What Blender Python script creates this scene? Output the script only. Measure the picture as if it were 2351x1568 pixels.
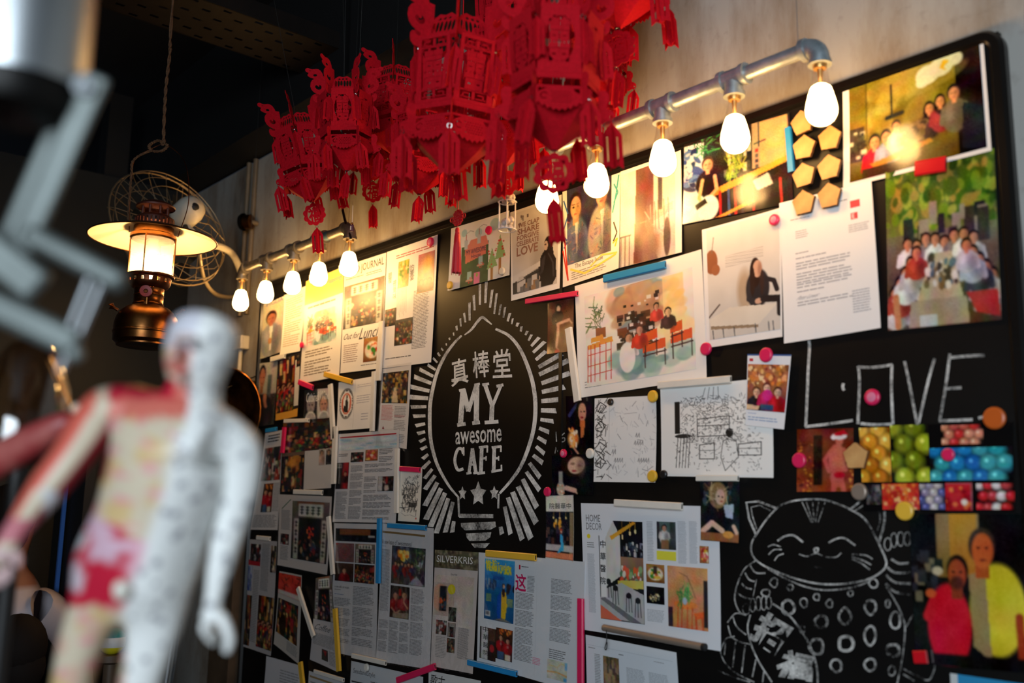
import bpy, bmesh, math, random
import numpy as np
from mathutils import Vector, Matrix, Euler

scene = bpy.context.scene
for _o in list(bpy.data.objects):
    bpy.data.objects.remove(_o)
COL = scene.collection

# ---------------------------------------------------------------- camera
FPX, CXP, CYP = 2286.0, 1175.5, 784.0          # focal length and principal point in photo pixels
PITCH, ALPHA, ROLL = math.radians(9.93), math.radians(40.60), math.radians(0.915)
CAM = np.array([0.0, -1.75, 1.5])
_fw = np.array([-math.cos(ALPHA) * math.cos(PITCH), math.sin(ALPHA) * math.cos(PITCH), math.sin(PITCH)])
_r0 = np.array([math.sin(ALPHA), math.cos(ALPHA), 0.0])
_u0 = np.cross(_r0, _fw)
_rt = math.cos(ROLL) * _r0 + math.sin(ROLL) * _u0
_up = -math.sin(ROLL) * _r0 + math.cos(ROLL) * _u0
cam_data = bpy.data.cameras.new('camera')
cam_data.sensor_width = 36.0
cam_data.lens = 36.0 * FPX / 2351.0
cam_data.clip_start = 0.05
cam_data.dof.use_dof = True
cam_data.dof.focus_distance = 2.72
cam_data.dof.aperture_fstop = 2.2
cam = bpy.data.objects.new('camera', cam_data)
COL.objects.link(cam)
cam.matrix_world = Matrix(((_rt[0], _up[0], -_fw[0], CAM[0]), (_rt[1], _up[1], -_fw[1], CAM[1]),
                           (_rt[2], _up[2], -_fw[2], CAM[2]), (0, 0, 0, 1)))
scene.camera = cam

# ---------------------------------------------------------------- world, daylight, exposure
world = bpy.data.worlds.new('world')
scene.world = world
world.use_nodes = True
_bg = world.node_tree.nodes['Background']
_bg.inputs[0].default_value = (0.55, 0.72, 1.0, 1)
_bg.inputs[1].default_value = 0.045


def area_light(name, loc, target, sx, sy, power, color):
    d = bpy.data.lights.new(name, 'AREA')
    d.shape = 'RECTANGLE'
    d.size, d.size_y, d.energy, d.color = sx, sy, power, color
    o = bpy.data.objects.new(name, d)
    COL.objects.link(o)
    o.location = loc
    o.rotation_euler = (Vector(target) - Vector(loc)).to_track_quat('-Z', 'Y').to_euler()
    return o


# daylight through the open shop front behind the camera
area_light('shopfront_daylight', (1.7, -4.4, 1.9), (-1.9, 0, 1.3), 3.0, 1.8, 175, (0.80, 0.91, 1.0))
scene.view_settings.view_transform = 'Standard'
scene.view_settings.look = 'None'
scene.view_settings.gamma = 1.0
scene.view_settings.use_curve_mapping = False
scene.view_settings.exposure = 0.15
scene.cycles.use_denoising = True
scene.cycles.max_bounces = 8
scene.cycles.transparent_max_bounces = 16
scene.cycles.caustics_reflective = False
scene.cycles.caustics_refractive = False
scene.cycles.sample_clamp_indirect = 4.0

# ---------------------------------------------------------------- projection helpers


def ray(px, py):
    d = _fw * FPX + _rt * (px - CXP) - _up * (py - CYP)
    return d / FPX


def PY(px, py, y):
    """point on the plane Y = y (parallel to the board wall) seen at a photo pixel"""
    d = ray(px, py)
    return CAM + d * ((y - CAM[1]) / d[1])


def PD(px, py, depth):
    """point at a given distance along the viewing axis"""
    return CAM + ray(px, py) * depth


def lin(c):
    c = np.asarray(c, dtype=float) / 255.0
    return np.where(c <= 0.04045, c / 12.92, ((c + 0.055) / 1.055) ** 2.4)


def lin4(c):
    return tuple(float(v) for v in lin(c)) + (1.0,)


# ---------------------------------------------------------------- object helpers


def link(name, data, parent=None):
    o = bpy.data.objects.new(name, data)
    COL.objects.link(o)
    if parent is not None:
        o.parent = parent
    return o


def tag(o, label=None, cat=None, group=None, kind=None):
    if label:
        o['label'] = label
    if cat:
        o['category'] = cat
    if group:
        o['group'] = group
    if kind:
        o['kind'] = kind
    return o


def thing(name, label, cat, loc=(0, 0, 0), rotz=0.0, group=None):
    o = link(name, None)
    o.empty_display_size = 0.05
    o.location = Vector(loc)
    o.rotation_euler = (0, 0, rotz)
    return tag(o, label, cat, group)


class MB:
    """mesh builder: collects verts, faces and optional vertex colours"""

    def __init__(self):
        self.v, self.f, self.c = [], [], []

    def add(self, vs, fs, col=None):
        b = len(self.v)
        self.v.extend([tuple(map(float, p)) for p in vs])
        self.f.extend([tuple(int(i) + b for i in q) for q in fs])
        if col is not None:
            self.c.extend([tuple(col)] * len(vs))
        elif self.c:
            self.c.extend([(1, 1, 1)] * len(vs))
        return self

    def box(self, c, size, rot=None, col=None):
        sx, sy, sz = [s / 2 for s in size]
        vs = [Vector((x, y, z)) for x in (-sx, sx) for y in (-sy, sy) for z in (-sz, sz)]
        if rot is not None:
            vs = [rot @ v for v in vs]
        vs = [v + Vector(c) for v in vs]
        return self.add(vs, [(0, 1, 3, 2), (4, 6, 7, 5), (0, 4, 5, 1), (2, 3, 7, 6), (0, 2, 6, 4), (1, 5, 7, 3)], col)

    def tube(self, pts, r, n=10, closed=False, caps=True, col=None):
        pts = [Vector(p) for p in pts]
        m = len(pts)
        rs = r if hasattr(r, '__len__') else [r] * m
        vs, fs = [], []
        prev = None
        for i, p in enumerate(pts):
            if closed:
                t = pts[(i + 1) % m] - pts[i - 1]
            else:
                t = pts[min(i + 1, m - 1)] - pts[max(i - 1, 0)]
            t = t.normalized() if t.length > 1e-9 else Vector((0, 0, 1))
            if prev is None:
                a = Vector((0, 0, 1)) if abs(t.z) < 0.9 else Vector((1, 0, 0))
                u = t.cross(a).normalized()
            else:
                u = (prev - t * prev.dot(t)).normalized()
            prev = u
            w = t.cross(u)
            for k in range(n):
                an = 2 * math.pi * k / n
                vs.append(p + (u * math.cos(an) + w * math.sin(an)) * rs[i])
        segs = m if closed else m - 1
        for i in range(segs):
            for k in range(n):
                a, b = i * n + k, i * n + (k + 1) % n
                j = (i + 1) % m
                fs.append((a, b, j * n + (k + 1) % n, j * n + k))
        if caps and not closed:
            fs.append(tuple(range(n - 1, -1, -1)))
            fs.append(tuple((m - 1) * n + k for k in range(n)))
        return self.add(vs, fs, col)

    def lathe(self, prof, n=24, origin=(0, 0, 0), mat=None, col=None, arc=2 * math.pi):
        """prof: list of (r, z), revolved about z"""
        vs, fs = [], []
        full = abs(arc - 2 * math.pi) < 1e-6
        nn = n if full else n + 1
        for r, z in prof:
            for k in range(nn):
                a = arc * k / n
                p = Vector((max(r, 1e-5) * math.cos(a), max(r, 1e-5) * math.sin(a), z))
                if mat is not None:
                    p = mat @ p
                vs.append(p + Vector(origin))
        for i in range(len(prof) - 1):
            for k in range(n):
                a, b = i * nn + k, i * nn + (k + 1) % nn
                fs.append((a, b, b + nn, a + nn))
        return self.add(vs, fs, col)

    def ball(self, c, r, n=14, m=8, scale=(1, 1, 1), rot=None, col=None):
        vs, fs = [], []
        for i in range(m + 1):
            th = math.pi * i / m
            for k in range(n):
                a = 2 * math.pi * k / n
                p = Vector((math.sin(th) * math.cos(a) * scale[0], math.sin(th) * math.sin(a) * scale[1], math.cos(th) * scale[2])) * r
                if rot is not None:
                    p = rot @ p
                vs.append(p + Vector(c))
        for i in range(m):
            for k in range(n):
                a, b = i * n + k, i * n + (k + 1) % n
                fs.append((a, a + n, b + n, b))
        return self.add(vs, fs, col)

    def prism(self, poly, depth, mat=None, col=None):
        """2D polygon (x, z) in the XZ plane, extruded along +Y by depth"""
        n = len(poly)
        vs = [Vector((x, 0, z)) for x, z in poly] + [Vector((x, depth, z)) for x, z in poly]
        if mat is not None:
            vs = [mat @ v for v in vs]
        fs = [tuple(range(n)), tuple(range(2 * n - 1, n - 1, -1))]
        fs += [(i, i + n, (i + 1) % n + n, (i + 1) % n) for i in range(n)]
        return self.add(vs, fs, col)

    def mesh(self, name, smooth=True, angle=40):
        me = bpy.data.meshes.new(name)
        me.from_pydata(self.v, [], self.f)
        if self.c:
            a = me.color_attributes.new('Col', 'FLOAT_COLOR', 'POINT')
            arr = np.ones((len(self.v), 4), dtype=np.float32)
            arr[:, :3] = np.array(self.c, dtype=np.float32)
            a.data.foreach_set('color', arr.ravel())
        bm = bmesh.new()
        bm.from_mesh(me)
        bmesh.ops.recalc_face_normals(bm, faces=bm.faces)
        bm.to_mesh(me)
        bm.free()
        if smooth:
            me.shade_smooth()
            try:
                me.set_sharp_from_angle(angle=math.radians(angle))
            except Exception:
                pass
        return me

    def build(self, name, mat, parent=None, smooth=True, angle=40):
        me = self.mesh(name, smooth, angle)
        me.materials.append(mat)
        return link(name, me, parent)


def bevel(o, w, seg=2):
    m = o.modifiers.new('edge', 'BEVEL')
    m.width, m.segments, m.limit_method = w, seg, 'ANGLE'
    return o


def smooth_path(pts, n=8):
    """Catmull-Rom through the points"""
    P = [np.array(p, dtype=float) for p in pts]
    P = [2 * P[0] - P[1]] + P + [2 * P[-1] - P[-2]]
    out = []
    for i in range(1, len(P) - 2):
        for k in range(n):
            t = k / n
            out.append(0.5 * ((2 * P[i]) + (-P[i - 1] + P[i + 1]) * t + (2 * P[i - 1] - 5 * P[i] + 4 * P[i + 1] - P[i + 2]) * t * t
                              + (-P[i - 1] + 3 * P[i] - 3 * P[i + 1] + P[i + 2]) * t ** 3))
    out.append(P[-2])
    return out


# ---------------------------------------------------------------- materials
def _nt(name):
    m = bpy.data.materials.new(name)
    m.use_nodes = True
    return m, m.node_tree, m.node_tree.nodes['Principled BSDF']


def mat(name, rgb, rough=0.5, metal=0.0, var=0.0, scale=20.0, bump=0.0, bscale=60.0, spec=0.5, rgb2=None, emis=None, estr=0.0, coat=0.0,
        sub=0.0):
    m, nt, b = _nt(name)
    b.inputs['Roughness'].default_value = rough
    b.inputs['Metallic'].default_value = metal
    b.inputs['Specular IOR Level'].default_value = spec
    b.inputs['Coat Weight'].default_value = coat
    c1 = lin4(rgb)
    c2 = lin4(rgb2) if rgb2 is not None else tuple(max(0, v * (1 - var)) for v in c1[:3]) + (1,)
    tc = nt.nodes.new('ShaderNodeTexCoord')
    if var > 0 or rgb2 is not None:
        nz = nt.nodes.new('ShaderNodeTexNoise')
        nz.inputs['Scale'].default_value = scale
        nz.inputs['Detail'].default_value = 6
        rp = nt.nodes.new('ShaderNodeValToRGB')
        rp.color_ramp.elements[0].position, rp.color_ramp.elements[1].position = 0.35, 0.68
        rp.color_ramp.elements[0].color, rp.color_ramp.elements[1].color = c2, c1
        nt.links.new(tc.outputs['Object'], nz.inputs['Vector'])
        nt.links.new(nz.outputs['Fac'], rp.inputs['Fac'])
        nt.links.new(rp.outputs['Color'], b.inputs['Base Color'])
    else:
        b.inputs['Base Color'].default_value = c1
    if bump > 0:
        nb = nt.nodes.new('ShaderNodeTexNoise')
        nb.inputs['Scale'].default_value = bscale
        nb.inputs['Detail'].default_value = 4
        bp = nt.nodes.new('ShaderNodeBump')
        bp.inputs['Strength'].default_value = bump
        bp.inputs['Distance'].default_value = 0.01
        nt.links.new(tc.outputs['Object'], nb.inputs['Vector'])
        nt.links.new(nb.outputs['Fac'], bp.inputs['Height'])
        nt.links.new(bp.outputs['Normal'], b.inputs['Normal'])
    if emis is not None:
        b.inputs['Emission Color'].default_value = lin4(emis)
        b.inputs['Emission Strength'].default_value = estr
    return m


def attr_mat(name, rough=0.5, spec=0.4, bump=0.0, bscale=12.0, coat=0.0):
    """printed colour comes from the vertex colour layer"""
    m, nt, b = _nt(name)
    at = nt.nodes.new('ShaderNodeAttribute')
    at.attribute_name = 'Col'
    nt.links.new(at.outputs['Color'], b.inputs['Base Color'])
    b.inputs['Roughness'].default_value = rough
    b.inputs['Specular IOR Level'].default_value = spec
    b.inputs['Coat Weight'].default_value = coat
    b.inputs['Coat Roughness'].default_value = 0.08
    if bump > 0:
        tc = nt.nodes.new('ShaderNodeTexCoord')
        nb = nt.nodes.new('ShaderNodeTexNoise')
        nb.inputs['Scale'].default_value = bscale
        nb.inputs['Detail'].default_value = 2
        bp = nt.nodes.new('ShaderNodeBump')
        bp.inputs['Strength'].default_value = bump
        bp.inputs['Distance'].default_value = 0.02
        nt.links.new(tc.outputs['Object'], nb.inputs['Vector'])
        nt.links.new(nb.outputs['Fac'], bp.inputs['Height'])
        nt.links.new(bp.outputs['Normal'], b.inputs['Normal'])
    return m


def clear_mat(name, tint=(255, 255, 255), gloss_rough=0.05, facing=0.06, bump=0.0, bscale=25.0, edge=0.35):
    """thin clear glass or plastic: transparent with a fresnel-weighted reflection"""
    m = bpy.data.materials.new(name)
    m.use_nodes = True
    nt = m.node_tree
    nt.nodes.clear()
    out = nt.nodes.new('ShaderNodeOutputMaterial')
    tr = nt.nodes.new('ShaderNodeBsdfTransparent')
    tr.inputs[0].default_value = lin4(tint)
    gl = nt.nodes.new('ShaderNodeBsdfGlossy')
    gl.inputs['Roughness'].default_value = gloss_rough
    lw = nt.nodes.new('ShaderNodeLayerWeight')
    lw.inputs['Blend'].default_value = 0.25
    mr = nt.nodes.new('ShaderNodeMapRange')
    mr.inputs['To Min'].default_value = facing
    mr.inputs['To Max'].default_value = edge
    mx = nt.nodes.new('ShaderNodeMixShader')
    nt.links.new(lw.outputs['Facing'], mr.inputs['Value'])
    nt.links.new(mr.outputs['Result'], mx.inputs['Fac'])
    nt.links.new(tr.outputs[0], mx.inputs[1])
    nt.links.new(gl.outputs[0], mx.inputs[2])
    nt.links.new(mx.outputs[0], out.inputs[0])
    if bump > 0:
        tc = nt.nodes.new('ShaderNodeTexCoord')
        nb = nt.nodes.new('ShaderNodeTexNoise')
        nb.inputs['Scale'].default_value = bscale
        bp = nt.nodes.new('ShaderNodeBump')
        bp.inputs['Strength'].default_value = bump
        bp.inputs['Distance'].default_value = 0.02
        nt.links.new(tc.outputs['Object'], nb.inputs['Vector'])
        nt.links.new(nb.outputs['Fac'], bp.inputs['Height'])
        nt.links.new(bp.outputs['Normal'], gl.inputs['Normal'])
    return m


def emit_mat(name, rgb, strength):
    m = bpy.data.materials.new(name)
    m.use_nodes = True
    nt = m.node_tree
    nt.nodes.clear()
    out = nt.nodes.new('ShaderNodeOutputMaterial')
    e = nt.nodes.new('ShaderNodeEmission')
    e.inputs[0].default_value = lin4(rgb)
    e.inputs[1].default_value = strength
    nt.links.new(e.outputs[0], out.inputs[0])
    return m


M = {}
M['black_metal'] = mat('black_metal', (22, 21, 20), 0.45, 0.6, var=0.4)
M['galv'] = mat('galvanised_steel', (176, 188, 194), 0.40, 0.6, var=0.35, scale=45, bump=0.05, bscale=90)
M['galv_warm'] = mat('weathered_steel', (140, 134, 124), 0.42, 0.65, var=0.4, scale=45, bump=0.05, bscale=90)
M['brass'] = mat('aged_brass', (176, 118, 62), 0.28, 1.0, rgb2=(92, 52, 28), scale=14, bump=0.03)
M['copper'] = mat('dark_copper', (128, 72, 40), 0.38, 0.95, rgb2=(58, 30, 18), scale=18, bump=0.05)
M['steel_wire'] = mat('steel_wire', (190, 190, 186), 0.25, 1.0)
M['glass'] = clear_mat('clear_glass', facing=0.05, edge=0.5)
M['plastic_sleeve'] = clear_mat('clear_plastic_sleeve', facing=0.045, edge=0.28, gloss_rough=0.06, bump=0.35, bscale=14)
M['bulb_glow'] = emit_mat('incandescent_glow', (255, 205, 138), 17.0)
M['print_matte'] = attr_mat('matte_print', 0.55, 0.35, 0.06, 9)
M['print_gloss'] = attr_mat('gloss_print', 0.16, 0.5, 0.10, 9)
M['print_satin'] = attr_mat('satin_print', 0.3, 0.5, 0.08, 9)
# ================================================================ the room


def stain_wall_mat(name):
    m, nt, b = _nt(name)
    tc = nt.nodes.new('ShaderNodeTexCoord')
    mp = nt.nodes.new('ShaderNodeMapping')
    mp.inputs['Scale'].default_value = (3.2, 3.2, 0.9)
    n1 = nt.nodes.new('ShaderNodeTexNoise')
    n1.inputs['Scale'].default_value = 1.6
    n1.inputs['Detail'].default_value = 8
    n1.inputs['Roughness'].default_value = 0.62
    r1 = nt.nodes.new('ShaderNodeValToRGB')
    e = r1.color_ramp.elements
    e[0].position, e[0].color = 0.30, lin4((100, 76, 58))
    e[1].position, e[1].color = 0.56, lin4((166, 163, 157))
    k = e.new(0.42)
    k.color = lin4((142, 132, 120))
    n2 = nt.nodes.new('ShaderNodeTexNoise')
    n2.inputs['Scale'].default_value = 34
    n2.inputs['Detail'].default_value = 5
    r2 = nt.nodes.new('ShaderNodeValToRGB')
    r2.color_ramp.elements[0].position, r2.color_ramp.elements[0].color = 0.30, (0.72, 0.70, 0.68, 1)
    r2.color_ramp.elements[1].position, r2.color_ramp.elements[1].color = 0.42, (1, 1, 1, 1)
    mx = nt.nodes.new('ShaderNodeMix')
    mx.data_type, mx.blend_type = 'RGBA', 'MULTIPLY'
    mx.inputs[0].default_value = 0.5
    bp = nt.nodes.new('ShaderNodeBump')
    bp.inputs['Strength'].default_value = 0.12
    nt.links.new(tc.outputs['Object'], mp.inputs['Vector'])
    nt.links.new(mp.outputs[0], n1.inputs['Vector'])
    nt.links.new(tc.outputs['Object'], n2.inputs['Vector'])
    nt.links.new(n1.outputs['Fac'], r1.inputs['Fac'])
    nt.links.new(n2.outputs['Fac'], r2.inputs['Fac'])
    nt.links.new(r1.outputs['Color'], mx.inputs[6])
    nt.links.new(r2.outputs['Color'], mx.inputs[7])
    nt.links.new(mx.outputs[2], b.inputs['Base Color'])
    nt.links.new(n2.outputs['Fac'], bp.inputs['Height'])
    nt.links.new(bp.outputs['Normal'], b.inputs['Normal'])
    b.inputs['Roughness'].default_value = 0.75
    b.inputs['Specular IOR Level'].default_value = 0.25
    return m


M['plaster'] = stain_wall_mat('stained_plaster')
M['dark_paint'] = mat('dark_teal_paint', (18, 24, 26), 0.6, var=0.4, scale=3)
M['black_paint'] = mat('black_paint', (10, 10, 11), 0.7, var=0.3, scale=4)
M['floor_wood'] = mat('dark_floor', (62, 46, 36), 0.45, var=0.5, scale=6)
M['rust_tray'] = mat('rusty_tray', (26, 18, 13), 0.6, 0.3, var=0.5, scale=12)

CEIL = 2.93
LEFT_X = -4.30
tag(MB().box((-0.65, 0.06, CEIL / 2), (7.42, 0.12, CEIL)).build('wall_back', M['plaster'], smooth=False), kind='structure')
tag(MB().box((LEFT_X - 0.06, -1.30, CEIL / 2), (0.12, 2.6, CEIL)).build('wall_left', M['dark_paint'], smooth=False), kind='structure')
tag(MB().box((-1.3, -3.4, -0.05), (9.6, 7.0, 0.1)).build('floor', M['floor_wood'], smooth=False), kind='structure')
tag(MB().box((-1.3, -2.9, CEIL + 0.56), (9.6, 6.2, 0.1)).build('ceiling', M['black_paint'], smooth=False), kind='structure')
# unseen partition added to keep daylight off the left end; shop front beside it
tag(MB().box((-3.3, -3.05, CEIL / 2), (6.2, 0.12, CEIL)).build('wall_daylight_block', M['dark_paint'], smooth=False), kind='structure')
# black painted drop above the plaster, all along the wall
tag(MB().box((-1.3, -0.07, CEIL + 0.26), (9.6, 0.16, 0.5)).build('trim_1', M['black_paint'], smooth=False), kind='structure')
# timber corner post at the left end of the board wall
M['post_wood'] = mat('brown_post', (96, 78, 60), 0.55, var=0.45, scale=8)
_pl = PY(525, 1400, -0.03)[0]
tag(MB().box((_pl - 0.02, -0.02, 1.0), (0.17, 0.06, 2.0)).build('trim_2', M['post_wood'], smooth=False), kind='structure')
# black square column standing in front of the dark left wall
_c = PD(222, 800, 4.3)
tag(MB().box((_c[0], _c[1], CEIL / 2 + 0.2), (0.10, 0.10, CEIL + 0.4)).build('column', M['black_paint'], smooth=False), kind='structure')


# ---- perforated cable tray across the ceiling
def cable_tray():
    t = thing('cable_tray', 'rusty brown perforated cable tray crossing the black ceiling', 'cable tray')
    a = PD(455, 45, 3.2)
    z = a[2]
    x = a[0]
    y0, y1 = -3.4, -0.15
    w = 0.26
    holes = MB()
    bm = bmesh.new()
    # slotted plate: a grid of cells with the slot cells left open
    ny, nx = 120, 21
    vs = {}
    for j in range(ny + 1):
        for i in range(nx + 1):
            vs[(i, j)] = bm.verts.new((x - w / 2 + w * i / nx, y0 + (y1 - y0) * j / ny, z))
    for j in range(ny):
        for i in range(nx):
            if i % 3 == 1 and (j + (i // 3) % 2 * 2) % 4 == 1 and 0 < j < ny - 1:
                continue
            bm.faces.new((vs[(i, j)], vs[(i + 1, j)], vs[(i + 1, j + 1)], vs[(i, j + 1)]))
    me = bpy.data.meshes.new('tray_plate')
    bm.to_mesh(me)
    bm.free()
    me.materials.append(M['rust_tray'])
    link('tray_plate', me, t)
    for s in (-1, 1):
        MB().box((x + s * w / 2, (y0 + y1) / 2, z + 0.03), (0.004, y1 - y0, 0.06)).build('side_rail', M['rust_tray'], t, smooth=False)
    return t


cable_tray()


def hanger_rod(px, y0, y1, depth, label):
    a, b = PD(px, y0, depth), PD(px - 4, y1, depth)
    o = MB().tube([(b[0], b[1], b[2]), (b[0], b[1], CEIL + 0.5)], 0.006, 8).build('hanger_rod', M['steel_wire'])
    tag(o, label, 'rod', 'threaded rods under the ceiling')
    MB().tube([(b[0], b[1], b[2] - 0.004), (b[0], b[1], b[2] + 0.02)], 0.011, 6).build('nut', M['steel_wire'], o)


hanger_rod(590, 140, 262, 3.9, 'thin steel ceiling rod in the dark between lantern cord and red lanterns')
hanger_rod(803, 0, 62, 3.4, 'short steel ceiling rod in the dark above the red lanterns')

# ---- the chalkboard
BX0, BX1, BZ1, BZ0 = -3.535, -0.690, 2.380, 0.55
FRW = 0.026
BOARD_Y = -0.014


def board_mat():
    m, nt, b = _nt('chalkboard_black')
    tc = nt.nodes.new('ShaderNodeTexCoord')
    n = nt.nodes.new('ShaderNodeTexNoise')
    n.inputs['Scale'].default_value = 5
    n.inputs['Detail'].default_value = 7
    rp = nt.nodes.new('ShaderNodeValToRGB')
    rp.color_ramp.elements[0].position, rp.color_ramp.elements[0].color = 0.3, lin4((13, 12, 12))
    rp.color_ramp.elements[1].position, rp.color_ramp.elements[1].color = 0.75, lin4((20, 19, 18))
    n2 = nt.nodes.new('ShaderNodeTexNoise')
    n2.inputs['Scale'].default_value = 260
    bp = nt.nodes.new('ShaderNodeBump')
    bp.inputs['Strength'].default_value = 0.08
    nt.links.new(tc.outputs['Object'], n.inputs['Vector'])
    nt.links.new(tc.outputs['Object'], n2.inputs['Vector'])
    nt.links.new(n.outputs['Fac'], rp.inputs['Fac'])
    nt.links.new(rp.outputs['Color'], b.inputs['Base Color'])
    nt.links.new(n2.outputs['Fac'], bp.inputs['Height'])
    nt.links.new(bp.outputs['Normal'], b.inputs['Normal'])
    b.inputs['Roughness'].default_value = 0.4
    b.inputs['Specular IOR Level'].default_value = 0.22
    return m


M['board'] = board_mat()
M['frame_black'] = mat('black_frame', (16, 14, 13), 0.3, 0.1, var=0.2)
BOARD = thing('chalkboard', 'large black framed chalkboard covering the plaster wall under the pipe lamps', 'chalkboard', (0, 0, 0))
MB().box(((BX0 + BX1) / 2, BOARD_Y / 2, (BZ0 + BZ1) / 2), (BX1 - BX0 - 0.02, -BOARD_Y, BZ1 - BZ0 - 0.02)).build('board_panel', M['board'], BOARD, smooth=False)


def frame_rail(p0, p1):
    """rounded moulding between two wall points (x, z)"""
    o = MB()
    dx, dz = p1[0] - p0[0], p1[1] - p0[1]
    L = math.hypot(dx, dz)
    ux, uz = dx / L, dz / L
    prof = [(-FRW / 2, 0), (-FRW / 2, -0.016), (-FRW / 2 + 0.006, -0.024), (FRW / 2 - 0.006, -0.024), (FRW / 2, -0.016), (FRW / 2, 0)]
    vs = []
    for e in (0, 1):
        q = p1 if e else p0
        for (s, y) in prof:
            vs.append((q[0] - uz * s, y, q[1] + ux * s))
    n = len(prof)
    fs = [(i, (i + 1) % n, n + (i + 1) % n, n + i) for i in range(n)] + [tuple(range(n)), tuple(range(2 * n - 1, n - 1, -1))]
    o.add(vs, fs)
    return o


_h = FRW / 2
_xs = (BX0 + _h, BX1 - _h)
_zs = (BZ0 + _h, BZ1 - _h)
RC = 0.03
for p0, p1 in (((_xs[0] + RC, _zs[1]), (_xs[1] - RC, _zs[1])), ((_xs[0] + RC, _zs[0]), (_xs[1] - RC, _zs[0])),
               ((_xs[0], _zs[0] + RC), (_xs[0], _zs[1] - RC)), ((_xs[1], _zs[0] + RC), (_xs[1], _zs[1] - RC))):
    frame_rail(p0, p1).build('frame_rail', M['frame_black'], BOARD, angle=25)
for cx, cz, a0 in ((_xs[1] - RC, _zs[1] - RC, 0), (_xs[0] + RC, _zs[1] - RC, 90), (_xs[0] + RC, _zs[0] + RC, 180), (_xs[1] - RC, _zs[0] + RC, 270)):
    b = MB()
    prof = [(-FRW / 2, 0), (-FRW / 2, -0.016), (-FRW / 2 + 0.006, -0.024), (FRW / 2 - 0.006, -0.024), (FRW / 2, -0.016), (FRW / 2, 0)]
    vs, fs = [], []
    for k in range(9):
        a = math.radians(a0 + 90 * k / 8)
        for (s, y) in prof:
            vs.append((cx + math.cos(a) * (RC + s), y, cz + math.sin(a) * (RC + s)))
    for k in range(8):
        for i in range(5):
            fs.append((k * 6 + i, k * 6 + i + 1, (k + 1) * 6 + i + 1, (k + 1) * 6 + i))
    b.add(vs, fs)
    b.build('frame_corner', M['frame_black'], BOARD, angle=25)
# raised joint strip between two board panels
_jx = PY(1290, 560, BOARD_Y)[0]
MB().box((_jx, BOARD_Y - 0.0015, (BZ0 + BZ1) / 2), (0.012, 0.003, BZ1 - BZ0 - 0.05)).build('joint_strip', M['frame_black'], BOARD, smooth=False)
# ================================================================ paper, print and chalk


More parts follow.
